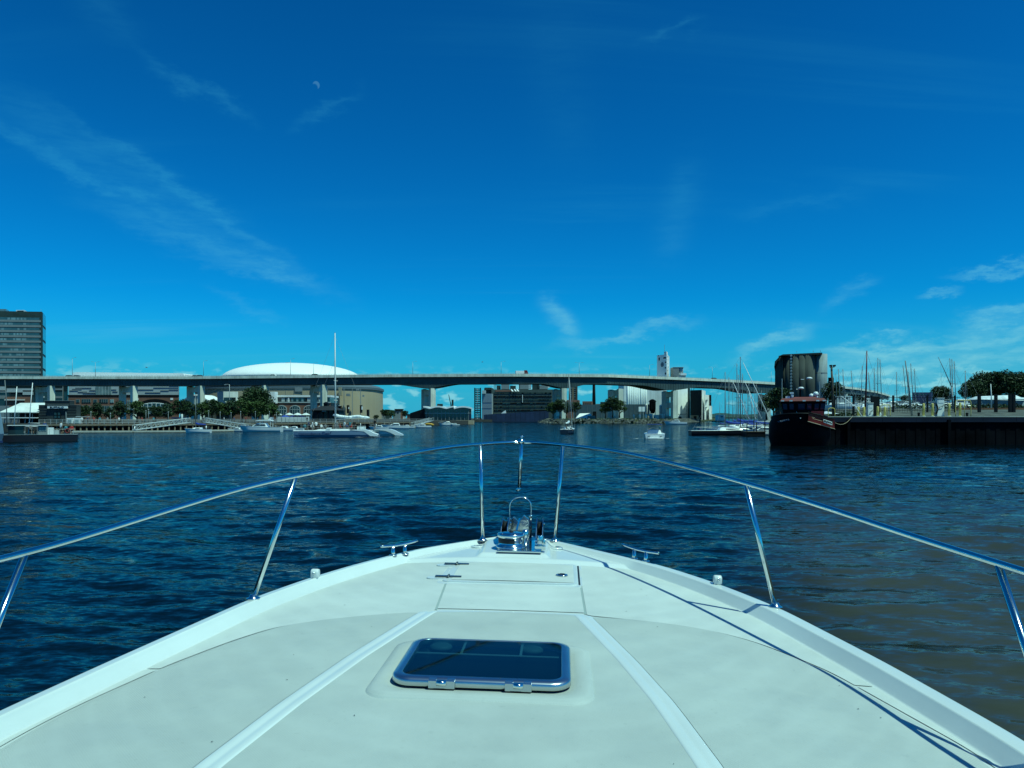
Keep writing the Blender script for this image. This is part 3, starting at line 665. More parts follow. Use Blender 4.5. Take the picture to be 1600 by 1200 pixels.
mb = MB(); mb.box(X(103.4, YK), X(104.4, YK), YK-.3, YK, Z(662, YK), Z(643, YK)); mb.build('corner_trim', greym, t)
for a in (104.5, 116): 
    mb = MB(); mb.box(X(a, YK-1), X(a+9.5, YK-1), YK-1.1, YK-.1, Z(666.5, YK), Z(653.2, YK)); w_ = mb.build('door_portal', white, t)
    mb = MB(); mb.box(X(a+2, YK-1), X(a+7.5, YK-1), YK-1.2, YK-1.05, Z(666.5, YK), Z(655.8, YK)); mb.build('door_glass', glassl, w_)
mb = MB(); mb.box(X(120, YK), X(130, YK), YK-.5, YK+3, Z(651.5, YK), Z(651.0, YK)); mb.build('awning', white, t)
# the long white roofed wing
t = thing('roofed_terrace', 'open two-level terrace under a long white roof left of the dark sign block', 'building', (X(30, YK), YK, LZ))
mb = MB(); mb.add([(X(3, YK), YK-1, Z(644, YK)), (X(60, YK), YK-1, Z(644, YK)), (X(70, YK), YK+4, Z(629.2, YK+4)), (X(15, YK), YK+4, Z(629.6, YK+4)), (X(3, YK), YK-1, Z(645, YK)), (X(60, YK), YK-1, Z(645, YK)), (X(70, YK), YK+8, Z(645, YK)), (X(10, YK), YK+8, Z(645, YK))], [(0, 1, 2, 3), (4, 7, 6, 5), (0, 4, 5, 1), (1, 5, 6, 2), (2, 6, 7, 3), (3, 7, 4, 0)]); mb.build('roof', whited, t)
mb = MB(); mb.box(X(5, YK), X(60, YK), YK-1, YK+6, Z(653.3, YK), Z(652.2, YK)); mb.build('balcony_floor', white, t)
mb = MB(); mb.box(X(6, YK), X(60, YK), YK+6, YK+7, LZ, Z(645, YK)); mb.build('back_wall', blackp, t)
for a in (8, 18, 29, 40, 51): 
    mb = MB(); mb.tube([(X(a, YK), YK-.5, Z(668, YK)), (X(a+2, YK), YK-.5, Z(653.3, YK))], .12, 6); mb.build('post', greym, t)
    mb = MB(); mb.box(X(a+1.5, YK), X(a+2, YK), YK-.6, YK-.4, Z(652.2, YK), Z(645, YK)); mb.build('upper_post', greym, t)
t, q = bld('shore_shed', 'low grey shed seen past the left end of the white terrace roof', 'building', (-60, 230), (14, 230), (15, 240), Z(634, 230), greym)

# pavilion with the wavy white roof
YW = 428
t = thing('wave_roof_pavilion', 'glass pavilion with a wavy white roof right of the tall river pier', 'building', (X(690, YW), YW, LZ))
def wv(px): return 636.8-2.6*abs(math.sin(math.pi*(px-672)/25.5))**1.3 if px < 710 else 637.3-2.8*math.sin(math.pi*min(1, (px-710)/27))**.8
mb = MB(); a_ = [(X(p, YW), Z(wv(p), YW)) for p in range(662, 735)]; mb.prism(a_+[(x, z-.8) for x, z in a_[::-1]], 'y', YW-2, YW+26); mb.build('roof', white, t)
mb = MB(); mb.prism([(X(p, YW), Z(wv(p)+.4, YW)-.3) for p in range(664, 734)]+[(X(733, YW), LZ-.5), (X(664, YW), LZ-.5)], 'y', YW, YW+24); mb.build('wall', glassd, t)
for p in range(666, 734, 6): mb = MB(); mb.box(X(p, YW)-.12, X(p, YW)+.12, YW-.3, YW, LZ, Z(wv(p), YW)-.9); mb.build('mullion', greym, t)
mb = MB(); mb.box(X(664, YW), X(733, YW), YW-.5, YW-.01, Z(646, YW), Z(645.3, YW)); mb.build('floor_line', lgrey, t)
mb = MB(); mb.add([(X(640, YW), YW+2, Z(645.5, YW)), (X(667, YW), YW, Z(637, YW)), (X(667, YW), YW+20, Z(637, YW)), (X(640, YW), YW+22, Z(645.5, YW)), (X(640, YW), YW+2, LZ), (X(667, YW), YW, LZ), (X(667, YW), YW+20, LZ), (X(640, YW), YW+22, LZ)], [(0, 1, 2, 3), (0, 4, 5, 1), (3, 7, 4, 0), (2, 6, 7, 3)]); mb.build('side_wing', blackp, t)

# crane far behind
t = thing('dock_crane', 'slim dark dock crane rising behind the wavy white roof', 'crane', (X(704, 900), 900, LZ))
mb = MB(); mb.tube([(X(706, 900), 900, LZ), (X(704.5, 900), 900, Z(633, 900)), (X(701, 900), 900, Z(616.5, 900))], .9, 5, r1=.35); mb.build('jib', dgreen, t)
mb = MB(); mb.box(X(707, 900)-1, X(708.6, 900), 899, 901, LZ, Z(624.5, 900)); mb.build('mast', dgreen, t)
t, q = bld('roof_plant', 'small dark rooftop structure behind the left wave of the white roof', 'building', (683, 600), (691, 600), (692, 606), Z(631, 600), dgreen)

# small houses and trees far off in the gap
r = random.Random(21)
for i, (a, b, y, m, lb) in enumerate([(594, 602, 645, greym, 'small grey house far off just right of the arena'), (602, 609, 641, dgreen, 'narrow dark green block far off right of the arena'), (614, 626, 642, greym, 'flat grey roofed block far off in the gap left of the tall pier'), (617, 630, 640, brick, 'brown block with dark roof far off left of the tall pier'), (626, 634, 645, whited, 'small white house far off left of the tall pier'), (636, 644, 648, brick, 'low brown shed by the slanting dark wing'), (605, 613, 648, whited, 'low white shed among far trees right of the arena')]):
    Yh = 760+i*9; t, q = bld('far_house', lb, 'house', (a, Yh), (b-1.5, Yh), (b, Yh+9), Z(y, Yh), m)
    L, N, Q, B = q; mb = MB(); face(mb, L, N, .15, .4, Z(y+4, Yh), Z(y+2, Yh), .2); mb.build('window', glassd, t); mb = MB(); face(mb, L, N, .6, .85, Z(y+4, Yh), Z(y+2, Yh), .2); mb.build('window', glassd, t)
    mb = MB(); pbox(mb, [L+Vector((-.6, -.6, 0)), N+Vector((.6, -.6, 0)), Q+Vector((.6, .6, 0)), B+Vector((-.6, .6, 0))], Z(y, Yh), Z(y, Yh)+.7); mb.build('roof', blackp, t)

# dark factory with its pale stair tower
YF = 690
t = thing('dark_factory', 'huge dark factory with floor bands and rooftop plant behind the bridge', 'building', (X(830, YF), YF, LZ))
mb = MB(); mb.box(X(768, YF), X(872, YF), YF, YF+45, LZ-2, Z(608.5, YF)).box(X(756, YF), X(770, YF), YF+8, YF+45, LZ-2, Z(606, YF)); mb.build('wall', mat('factory_green', (.055, .080, .072), .7, var=.25, vscale=.05), t)
for i, y in enumerate((613, 618.5, 623.5, 629, 634.5, 640)):
    mb = MB(); mb.box(X(772, YF), X(862, YF), YF-.35, YF-.01, Z(y+2.4, YF), Z(y, YF)); wb = mb.build('window_band', blackp if i % 2 else dgreen, t)
    mb = MB(); rr_ = random.Random(i)
    for k in range(26):
        a = 774+rr_.random()*86; mb.box(X(a, YF), X(a+rr_.choice([.8, 1.3, 2.2]), YF), YF-.5, YF-.3, Z(y+2.1, YF), Z(y+.4, YF))
    tag(mb.build('pane', glassd, wb), kind='stuff')
for a, b, y0_, y1_, m in ((783, 796, 599, 608, greym), (786, 798, 598, 600, white), (797, 806, 602.5, 608, dgreen), (811, 826, 600, 608, greym), (826, 830, 601, 607, lgrey), (832, 843, 600, 608, dgreen), (843, 856, 602, 608, greym), (856, 859, 602, 606, white), (757, 768, 605.5, 609, dgreen), (776, 782, 602, 608, dgreen)):
    mb = MB(); mb.box(X(a, YF+4), X(b, YF+4), YF+4+a % 3, YF+15, Z(y1_, YF+4), Z(y0_, YF+4)); mb.build('roof_unit', m, t)
for a in (798, 803, 807): mb = MB(); mb.add([(X(a, YF), YF-1, Z(608, YF)), (X(a+1.5, YF), YF-1, Z(608, YF)), (X(a+4.5, YF), YF-2.5, Z(611.5, YF)), (X(a+2, YF), YF-2.5, Z(611.5, YF))], [(0, 1, 2, 3)]); mb.build('chute', white, t)
mb = MB(); mb.box(X(816, YF), X(816.8, YF), YF-1.2, YF-.4, Z(629, YF), Z(617, YF)); mb.build('downpipe', whited, t)
for a in (772, 774.5, 812, 840, 850): mb = MB(); mb.tube([(X(a, YF), YF+5, Z(608, YF)), (X(a, YF), YF+5, Z(600.5, YF))], .25, 5); mb.build('vent_pipe', blackp, t)
mb = MB(); mb.box(X(774, YF), X(800, YF), YF-.4, YF-.02, Z(612, YF), Z(609.5, YF)); mb.build('brick_wall', brick, t)
t, q = bld('stair_tower', 'pale grey blank tower at the left end of the dark factory', 'building', (753, 676), (768.5, 672), (770, 684), Z(615, 672), lgrey)
mb = MB(); mb.box(X(753.5, 675), X(759, 675), 673, 680, Z(615.2, 675), Z(610, 675)); mb.build('roof_unit', lgrey, t)
for y in (628.5, 637.5): mb = MB(); L, N, Q, B = q; face(mb, L, N, .0, 1, Z(y+.4, 672), Z(y, 672), .12); mb.build('wall_joint', greym, t)
t = thing('lattice_tower', 'dark lattice conveyor tower left of the pale blank tower', 'tower', (X(746, 680), 680, LZ))
for a in (741, 750): 
    mb = MB(); mb.box(X(a, 680), X(a+1.6, 680), 679, 681, LZ, Z(606, 680)); mb.build('leg', blackp, t)
for i in range(17):
    y = 607+i*2.8; mb = MB(); mb.box(X(742, 680), X(751, 680), 679.5, 680.5, Z(y+1.8, 680), Z(y, 680)); mb.build('landing', dgreen, t)
    mb = MB(); mb.box(X(745.2, 680), X(747, 680), 678.7, 679.4, Z(y+2.4, 680), Z(y+1.0, 680)); mb.build('panel', lgrey, t)
t = thing('quay_barge', 'long dark blue steel barge side below the dark factory', 'barge', (X(800, 648), 648, 0))
bl = mat('barge_blue', (.010, .028, .075), .6, var=.25, vscale=.1)
mb = MB(); mb.prism([(X(756, 648), -1), (X(858, 636), -1), (X(858, 636), Z(642, 648)), (X(776, 648), Z(646.5, 648)), (X(756, 648), Z(648, 648))], 'y', 645, 657); mb.build('hull', bl, t)
for i in range(13): a = 760+i*7.6; mb = MB(); mb.box(X(a, 645)-.06, X(a, 645)+.06, 644.9, 645, .8, Z(648-(a-756)*.05, 645)); mb.build('plate_joint', blackp, t)
mb = MB(); mb.add([(X(783, 644), 646, Z(646, 644)), (X(790.5, 644), 646, Z(645.5, 644)), (X(790, 644), 646, Z(641, 644)), (X(786.5, 644), 646, Z(643, 644)), (X(784, 650), 652, Z(646, 644)), (X(791, 650), 652, Z(645.5, 644))], [(0, 1, 2, 3), (1, 5, 2), (0, 3, 4)]); mb.build('tarpaulin', white, t)

# buildings behind the rocky point
YG = 800
t, q = bld('slab_tower', 'slim dark tower with window columns right of the bridge pier', 'building', (889.5, YG), (901, YG), (902.5, YG+14), Z(602.5, YG), mat('dark_brick', (.045, .038, .032), .8, var=.2))
L, N, Q, B = q
for k in (.12, .62): 
    mb = MB(); face(mb, L, N, k, k+.22, Z(640, YG), Z(605, YG), .25); wb = mb.build('window_column', blackp, t)
    mb = MB(); [face(mb, L, N, k+.02, k+.2, Z(606+j*3.4+1.2, YG), Z(606+j*3.4, YG), .4) for j in range(10)]; tag(mb.build('pane', glassl, wb), kind='stuff')
mb = MB(); face(mb, L, N, .46, .54, Z(640, YG), Z(603, YG), .3); mb.build('pilaster', tan, t)
t, q = bld('brick_low', 'dark lower block at the foot of the slim dark tower', 'building', (884, 790), (904, 790), (906, 800), Z(625, 790), brick)
t = thing('chimney_stack', 'tall tapering dark brick chimney standing alone against the sky', 'chimney', (X(928, YG), YG, LZ))
mb = MB(); mb.smooth = True; mb.lathe((X(928, YG), YG, LZ), [(2.2, 0), (1.35, Z(597.5, YG)-LZ), (1.5, Z(597, YG)-LZ), (1.5, Z(596, YG)-LZ)], 16); mb.build('shaft', mat('sooty_brick', (.06, .04, .03), .9, var=.2), t)
mb = MB(); mb.lathe((X(928, YG), YG, LZ), [(1.3, Z(596, YG)-LZ), (1.1, Z(595.6, YG)-LZ)], 16); mb.build('cap', blackp, t)
for i, (a, b, y, m, lb) in enumerate([(910, 926, 627, brick, 'low brown mill left of the lone chimney'), (931, 948, 631, greym, 'low grey mill right of the lone chimney'), (938, 951, 628, dgreen, 'dark stepped mill before the middle bridge pier')]):
    t, q = bld('mill_building', lb, 'building', (a, 770-i*8), (b-1, 770-i*8), (b, 780-i*8), Z(y, 770-i*8), m); L, N, Q, B = q
    for k in range(4): mb = MB(); face(mb, L, N, .1+k*.22, .2+k*.22, Z(y+5, 770), Z(y+2, 770), .2); mb.build('window', glassd, t)
t, q = bld('long_shed', 'long blue grey shed behind the trees of the rocky point', 'building', (896, 620), (1014, 600), (1016, 640), Z(632, 610), mat('blue_grey_sheet', (.10, .16, .18), .6, var=.1)); L, N, Q, B = q
for k in range(16): mb = MB(); face(mb, L, N, k/16, k/16+.004, LZ, Z(633, 600), .15); mb.build('sheet_joint', greym, t)
mb = MB(); mb.box(X(926, 598), X(931, 598), 594, 599, LZ, Z(643, 598)); mb.build('door', blackp, t)
t = thing('white_marquee', 'low white peaked tent on the rocky point', 'tent', (X(912, 560), 560, LZ))
mb = MB(); mb.add([(X(898, 560), 556, LZ+.3), (X(928, 560), 556, LZ+.3), (X(928, 560), 566, LZ+.3), (X(898, 560), 566, LZ+.3), (X(906, 560), 561, Z(646, 560)), (X(922, 560), 561, Z(645.5, 560))], [(0, 1, 5, 4), (1, 2, 5), (2, 3, 4, 5), (3, 0, 4)]); mb.build('canopy', white, t)
mb = MB(); mb.box(X(917, 559), X(929, 559), 553, 555, LZ, Z(649.5, 559)); mb.build('table_row', greym, t)

# grain elevator: cylinders, head house tower and annexes
YE = 640
t = thing('grain_elevator', 'pale concrete grain elevator with round silos behind the bridge', 'building', (X(1020, YE), YE, LZ))
els = mat('elevator_concrete', (.70, .75, .72), .85, var=.12, vscale=.05, streak=.22)
rs = (X(1000, YE)-X(981, YE))/6/2*1.04
for i in range(9):
    cx = X(980, YE)+rs+i*rs*2.0+(.6 if i > 5 else 0)
    mb = MB(); mb.smooth = True; mb.lathe((cx, YE+rs, LZ), [(rs*1.02, 0), (rs*1.02, Z(596, YE)-LZ)], 20); mb.build('silo', els, t)
mb = MB(); mb.box(X(975, YE), X(1042, YE), YE+rs, YE+34, LZ, Z(595, YE)); mb.build('bin_block', els, t)
pl4 = plan((1026.5, 652), (1041.6, 640), (1046, 664))
L, N, Q, B = pl4
mb = MB(); pbox(mb, pl4, Z(597, YE), Z(553.5, YE)); mb.build('head_house', mat('elevator_white', (.78, .80, .77), .8, var=.08, vscale=.1, streak=.15), t)
mb = MB(); pbox(mb, plan((1037.5, 643), (1041.4, 640.3), (1043.4, 650)), Z(553.5, YE)+.01, Z(549, YE)); mb.build('lift_room', MATS['elevator_white'], t)
for u0, u1, a, b in ((.18, .30, 557.5, 562), (.68, .92, 557.8, 560), (.84, .95, 565, 567), (.83, .94, 573.5, 575.5), (.83, .95, 582, 585), (.10, .2, 553.8, 555)):
    mb = MB(); face(mb, L, N, u0, u1, Z(b, YE), Z(a, YE), .12); mb.build('window', blackp, t)
for u0, a in ((.3, 555), (.4, 560), (.35, 566), (.5, 571), (.3, 577), (.45, 583)): mb = MB(); face(mb, N, Q, u0, u0+.12, Z(a+1.6, YE), Z(a, YE), .12); mb.build('window', greym, t)
# round dark emblem on the tower front
d = (N-L); nn = Vector((d.y, -d.x, 0)).normalized(); dn = d.normalized(); c0 = L+d*.56+nn*.2; zc = Z(569, YE)
mb = MB(); mb.add([(c0.x+dn.x*2.1*math.cos(a), c0.y+dn.y*2.1*math.cos(a), zc+2.1*math.sin(a)) for a in [i*math.pi/12 for i in range(24)]], [tuple(range(24))]); mb.build('round_emblem', mat('emblem_blue', (.10, .15, .19), .7), t)
mb = MB(); mb.tube([(X(1039.5, YE), YE+3, Z(550, YE)), (X(1039.5, YE), YE+3, Z(538, YE))], .12, 4); mb.build('antenna', steelg, t)
t = thing('elevator_annex', 'grey rooftop house with a round tank right of the white tower', 'building', (X(1062, YE), YE, Z(597, YE)))
mb = MB(); mb.box(X(1052, YE), X(1061, YE), YE, YE+12, Z(598, YE), Z(574, YE)); mb.build('wall', greym, t)
mb = MB(); mb.box(X(1052, YE), X(1069, YE), YE-.3, YE+12, Z(574, YE), Z(573.6, YE)); mb.build('roof', lgrey, t)
mb = MB(); mb.smooth = True; mb.lathe((X(1064.5, YE), YE+3, Z(583, YE)), [(2.3, 0), (2.3, 5)], 18); mb.build('tank', lgrey, t)
mb = MB(); mb.box(X(1061, YE), X(1072, YE), YE+1, YE+10, Z(598, YE), Z(583, YE)); mb.build('lower_wall', whited, t)
mb = MB(); mb.box(X(1063, YE), X(1072.5, YE), YE-.2, YE+.9, Z(586.5, YE), Z(583.3, YE)); mb.build('gallery', white, t)
YH = 660
t, q = bld('white_block', 'tall bright white windowless block right of the river pier', 'building', (1053, YH+6), (1056, YH), (1074.5, YH+10), Z(598, YH), mat('bright_concrete', (.82, .84, .80), .8, var=.05, vscale=.1, streak=.1)); L, N, Q, B = q
mb = MB(); [face(mb, N, Q, .1+i*.11, .15+i*.11, Z(648, YH), Z(646.5, YH), .2) for i in range(7)]; tag(mb.build('vent', greym, t), kind='stuff')
mb = MB(); face(mb, N, Q, .25, .45, Z(655, YH), Z(651, YH), .3); mb.build('door', blackp, t)
t, q = bld('narrow_block', 'narrow dark slab squeezed between two tall white blocks', 'building', (1072.3, YH+18), (1076, YH+14), (1078.5, YH+20), Z(602, YH), dgreen)
mb = MB(); [mb.smooth or mb.lathe((X(1077.4, YH), YH+9, Z(655, YH)), [(.75, i*3.1), (.75, i*3.1+2.2), (.4, i*3.1+2.6)], 10) for i in range(5)]; mb.build('spiral_vent', lgrey, t)
YM = 650
t, q = bld('two_tone_block', 'block with a dark left face and a bright white right face', 'building', (1079, YM+4), (1096.5, YM-6), (1102.5, YM+22), Z(609.5, YM), MATS['bright_concrete']); L, N, Q, B = q
mb = MB(); face(mb, L, N, 0, .997, LZ, Z(609.6, YM), .3); mb.build('dark_face', mat('night_green', (.012, .026, .028), .6, var=.2), t)
mb = MB(); face(mb, L, N, .05, .75, LZ, Z(649, YM), .9); mb.build('loading_dock', tan, t)
mb = MB(); face(mb, L, N, .35, .6, LZ, Z(650, YM), 1.1); mb.build('door', blackp, t)
mb = MB(); pbox(mb, plan((1100.5, YM-2), (1101, YM-3), (1109, YM+10)), LZ, Z(617, YM)); mb.build('lower_wing', MATS['bright_concrete'], t)
mb = MB(); pbox(mb, plan((1107.5, YM), (1108, YM-1), (1112.5, YM+12)), LZ, Z(634, YM)); mb.build('low_wing', MATS['bright_concrete'], t)
mb = MB(); mb.box(X(1108.5, YM+8), X(1111.5, YM+8), YM+8, YM+14, LZ, Z(617, YM+8)); mb.build('dark_tower', blackp, t)
for a, y in ((1104, 624.5), (1104, 626), (1103, 636)): mb = MB(); mb.box(X(a, YM-3), X(a+3, YM-3), YM-1.8, YM+4, Z(y+.8, YM), Z(y, YM)); mb.build('vent', greym, t)
mb = MB()
for a in (1084, 1087.5): mb.tube([(X(a, YM), YM+8, Z(610, YM)), (X(a+.4, YM), YM+8, Z(603, YM))], .22, 5)
tag(mb.build('tank_stand', blackp, t), kind='stuff')
mb = MB(); mb.lathe((X(1086, YM), YM+8, Z(603.5, YM)), [(1.5, 0), (1.5, 2), (.2, 2.8)], 12); mb.build('water_tank', blackp, t)
t, q = bld('lake_shed', 'small low white shed right of the two-tone block', 'building', (1117.5, 640), (1131, 640), (1132, 660), Z(648, 640), white, zb=.5)
mb = MB(); mb.box(X(1126, 640), X(1130, 640), 639.7, 640, Z(652, 640), Z(650, 640)); mb.build('window', greym, t)
sheet('spit', [(X(1112, 636), 636), (X(1134, 636), 636), (X(1134, 668), 668), (X(1112, 668), 668)], 1., soil, -5)
# yard things on the point below the elevator
for i, (a, b, y, m, nm, lb) in enumerate([(998, 1002.5, 635.5, white, 'billboard', 'left panel of the pair of white boards on the point'), (1003.5, 1007.5, 635.5, white, 'billboard', 'right panel of the pair of white boards on the point')]):
    Yb = 540; t = thing(nm, lb, 'board', (X(a, Yb), Yb, LZ)); mb = MB(); mb.box(X(a, Yb), X(b, Yb), Yb, Yb+.4, Z(643, Yb), Z(y, Yb)); mb.build('panel', m, t); mb = MB(); mb.box(X((a+b)/2, Yb)-.15, X((a+b)/2, Yb)+.15, Yb+.1, Yb+.3, LZ, Z(642, Yb)); mb.build('post', steelg, t)
t = thing('dark_hopper', 'dark rusty hopper standing before the pale silos', 'hopper', (X(1020, 600), 600, LZ))
mb = MB(); mb.box(X(1015.5, 600), X(1023.5, 600), 597, 603, Z(640, 600), Z(628, 600)); mb.hexa([(X(1018, 600), 599, Z(646, 600)), (X(1022, 600), 599, Z(646, 600)), (X(1022, 600), 601, Z(646, 600)), (X(1018, 600), 601, Z(646, 600)), (X(1015.5, 600), 597, Z(640, 600)), (X(1023.5, 600), 597, Z(640, 600)), (X(1023.5, 600), 603, Z(640, 600)), (X(1015.5, 600), 603, Z(640, 600))]); mb.build('bin', rust, t)
mb = MB(); mb.lathe((X(1019.5, 600), 600, Z(628, 600)), [(3.2, 0), (2.2, 1.4), (.5, 2.2)], 12); mb.build('cap', rust, t)
for a in (1016, 1023): mb = MB(); mb.box(X(a, 600)-.2, X(a, 600)+.2, 597.5, 598, LZ, Z(640, 600)); mb.build('leg', blackp, t)
for p, y0_, k, lb in ((1033, 632.5, 4, 'pale upright storage tank at the foot of the silos'), (1010, 631, 1.8, 'small white ball topped tank on the point')):
    t = thing('storage_tank', lb, 'tank', (X(p, 590), 590, LZ)); mb = MB(); mb.smooth = True; r_ = X(p+k/2+1, 590)-X(p, 590); mb.lathe((X(p, 590), 590, LZ), [(r_, 0), (r_, Z(y0_+1.5, 590)-LZ), (r_*.6, Z(y0_, 590)-LZ), (0, Z(y0_-.3, 590)-LZ)], 18); mb.build('shell', whited, t)
    mb = MB(); mb.box(X(p, 590)-.3, X(p, 590)+.3, 590-r_-.4, 590-r_+.1, LZ, Z(y0_+2, 590)); mb.build('ladder', greym, t)
for i in range(8):
    a = 990+i*3.2; t = thing('cargo_tank', ['leftmost', 'second from the left', 'third from the left', 'fourth from the left', 'fourth from the right', 'third from the right', 'second from the right', 'rightmost'][i]+' of the row of small pale yard tanks below the silos', 'tank', (X(a, 560), 560, LZ+.2), 'small pale tanks in a row below the silos'); mb = MB(); mb.smooth = True; mb.lathe((X(a, 560), 560, LZ+.2), [(.9, 0), (.9, 3.3), (.3, 3.8)], 10); mb.build('shell', tan if i % 3 else whited, t)
for i, (a, b, y) in enumerate(((1014, 1020, 646.5), (1021, 1031, 648), (1031, 1039, 646.5))):
    t, q = bld('yard_shed', ['first small white shed right of the boards on the point', 'second long white shed by the dark hopper', 'third white shed at the foot of the storage tank'][i], 'shed', (a, 570), (b-1, 570), (b, 576), Z(y, 570), whited)
    mb = MB(); mb.box(X(a+1, 570), X(a+2.4, 570), 569.6, 570, LZ, Z(y+2.5, 570)); mb.build('door', greym, t)

# big dark silo group on the right
YS = 385
t = thing('silo_group', 'cluster of tall dark concrete silos under one flat roof', 'silo', (X(1256, YS), YS, 3.3), rz=-R(19.5))
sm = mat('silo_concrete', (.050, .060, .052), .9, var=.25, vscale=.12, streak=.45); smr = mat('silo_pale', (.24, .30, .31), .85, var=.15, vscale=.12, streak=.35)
pp = [(1231.5, YS-4, 2.6), (1238, YS-6, 2.6), (1246, YS-8, 2.7), (1255, YS-9, 2.8), (1264, YS-9, 2.9), (1273, YS-9, 2.9)]
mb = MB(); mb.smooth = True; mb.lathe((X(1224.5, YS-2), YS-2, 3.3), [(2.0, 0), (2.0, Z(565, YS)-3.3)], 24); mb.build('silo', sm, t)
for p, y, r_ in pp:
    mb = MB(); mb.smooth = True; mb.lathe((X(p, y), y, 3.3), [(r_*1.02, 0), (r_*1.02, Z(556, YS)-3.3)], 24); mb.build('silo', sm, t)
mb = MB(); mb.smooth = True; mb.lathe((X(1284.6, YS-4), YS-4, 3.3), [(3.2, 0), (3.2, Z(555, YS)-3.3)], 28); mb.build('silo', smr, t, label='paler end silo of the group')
mb = MB(); mb.box(X(1219, YS), X(1290, YS), YS, YS+22, 3.3, Z(557, YS)-6); mb.build('bin_block', sm, t)
mb = MB(); mb.prism([(X(1224, YS-9.5), 3.3), (X(1224, YS-9.5), Z(575, YS-9.5)), (X(1233, YS-9.5), Z(557, YS-9.5)), (X(1236, YS-9.5), Z(556, YS-9.5)), (X(1236, YS-9.5), 3.3)], 'y', YS-9.4, YS+21); mb.build('stair_block', sm, t)
mb = MB(); mb.prism([(X(1223.5, YS-9.5), Z(574, YS-9.5)), (X(1223, YS-9.5), Z(573, YS-9.5)), (X(1232.5, YS-9.5), Z(554.6, YS-9.5)), (X(1236, YS-9.5), Z(553.2, YS-9.5)), (X(1293, YS-9.5), Z(552, YS-9.5)), (X(1293.5, YS-9.5), Z(554, YS-9.5)), (X(1292, YS-9.5), Z(554.6, YS-9.5)), (X(1232, YS-9.5), Z(555.5, YS-9.5)), (X(1224, YS-9.5), Z(564, YS-9.5))], 'y', YS-12.0, YS+23); mb.build('roof', MATS['silo_concrete'], t)
mb = MB(); mb.box(X(1251, YS-12.5), X(1252.2, YS-12.5), YS-12.3, YS-11.3, Z(618, YS), Z(556, YS)); mb.build('ladder', lgrey, t)
mb = MB()
for i in range(13): y = 558+i*4.6; mb.box(X(1250, YS-12.5), X(1253.4, YS-12.5), YS-12.9, YS-11.2, Z(y+1.1, YS), Z(y, YS))
tag(mb.build('ladder_cage', lgrey, t), kind='stuff')
for y in (584, 585.2): mb = MB(); mb.smooth = True; mb.lathe((X(1284.6, YS-4), YS-4, Z(y, YS)), [(3.26, 0), (3.26, .12)], 28); mb.build('silo_band', greym, t)
for p in (1256, 1280, 1290.5): mb = MB(); mb.tube([(X(p, YS-9), YS-9, Z(553, YS)), (X(p, YS-9), YS-9, Z(550.5, YS))], .12, 5); mb.build('roof_post', steelg, t)
t, q = bld('silo_side_house', 'small dark tower house just right of the silo group', 'building', (1294, 400), (1302, 398), (1303, 404), Z(590, 400), blackp, zb=3.3)
mb = MB(); mb.box(X(1295, 396), X(1301, 396), 395, 398, Z(597, 396), Z(596, 396)); mb.build('gallery', greym, t)
for i, (a, b, y, m, lb, Yq) in enumerate([(1300, 1345, 637, greym, 'low grey yard building right of the tugboat', 210), (1336, 1346, 634, redp, 'small red shed among the stored boats', 200), (1425, 1457, 613, mat('navy_cladding', (.02, .035, .10), .6), 'navy blue boat hall behind the masts', 330), (1370, 1420, 633, lgrey, 'pale low shed behind the dark yellow-railed dock', 300), (1296, 1330, 619, lgrey, 'pale blue building under the far end of the bridge', 560), (1340, 1365, 622, whited, 'white building under the far end of the bridge', 600)]):
    t, q = bld('yard_building', lb, 'building', (a, Yq), (b-1.5, Yq), (b, Yq+9), Z(y, Yq), m, zb=3.3); L, N, Q, B = q
    for k in range(5): mb = MB(); face(mb, L, N, .08+k*.18, .17+k*.18, Z(y+4.5, Yq), Z(y+2, Yq), .1); mb.build('window', glassd, t)
# ------------------------------------------------------------------ trees on the shore
tA = tree('a', 9, 7, 1, leaf3, label='x'); tB = tree('b', 9, 7.5, 2, leaf1, label='x'); tC = tree('c', 8, 8, 5, leaf2, label='x')
tD = tree('d', 16, 17, 8, leaf1, nclump=60, nleaf=120, ls=.42, label='x', trunk=.14)
G1 = 'young trees along the left boardwalk'
Lt = [(tA, 152, 662, 205, .85, 'young tree in front of the brick windows left of the first pier'), (tB, 131, 664, 200, .80, 'dark green tree beside the white door portals'), (tA, 188, 662, 205, .92, 'thin tree just left of the bridge pier by the striped hall'), (tC, 214, 661, 207, .98, 'tree at the left foot of the big arched window'), (tA, 226, 662, 206, .7, 'small tree in front of the left half of the arched window'),
      (tB, 243, 662, 205, .75, 'bushy low tree before the middle of the arched window'), (tA, 262, 661, 208, .8, 'tree before the right side of the arched window'), (tB, 283, 661, 210, 1.0, 'tree at the right corner of the striped hall'), (tA, 297, 661, 212, .9, 'tree left of the small sailboat mast'), (tC, 316, 661, 214, .95, 'tree just right of the second bridge pier'), (tB, 331, 661, 216, 1.05, 'green tree below the small white vaulted roof'), (tC, 347, 661, 218, .95, 'tree between the vaulted roof and the white annex'),
      (tA, 362, 661, 220, 1.0, 'bluish tree below the white annex'), (tC, 378, 661, 222, 1.15, 'lighter tree in front of the big dark tree, left'), (tC, 404, 661, 224, 1.1, 'lighter tree in front of the big dark tree, middle'), (tC, 424, 661, 226, .95, 'lighter tree in front of the big dark tree, right'), (tA, 172, 662, 204, .62, 'smallest young tree between the first two tall posts'), (tB, 588, 660, 330, .5, 'round dark bush at the right foot of the arena')]
used = set()
for s, px, py, Y, k, lb in Lt:
    put_tree(s, px, py, Y, k*.74, s.name not in used, lb, G1, rz=px*.7); used.add(s.name)
put_tree(tD, 399, 660, 262, .74, True, 'biggest dark tree of the shore, standing in front of the arena', rz=.5)
G2 = 'trees on the rocky point'
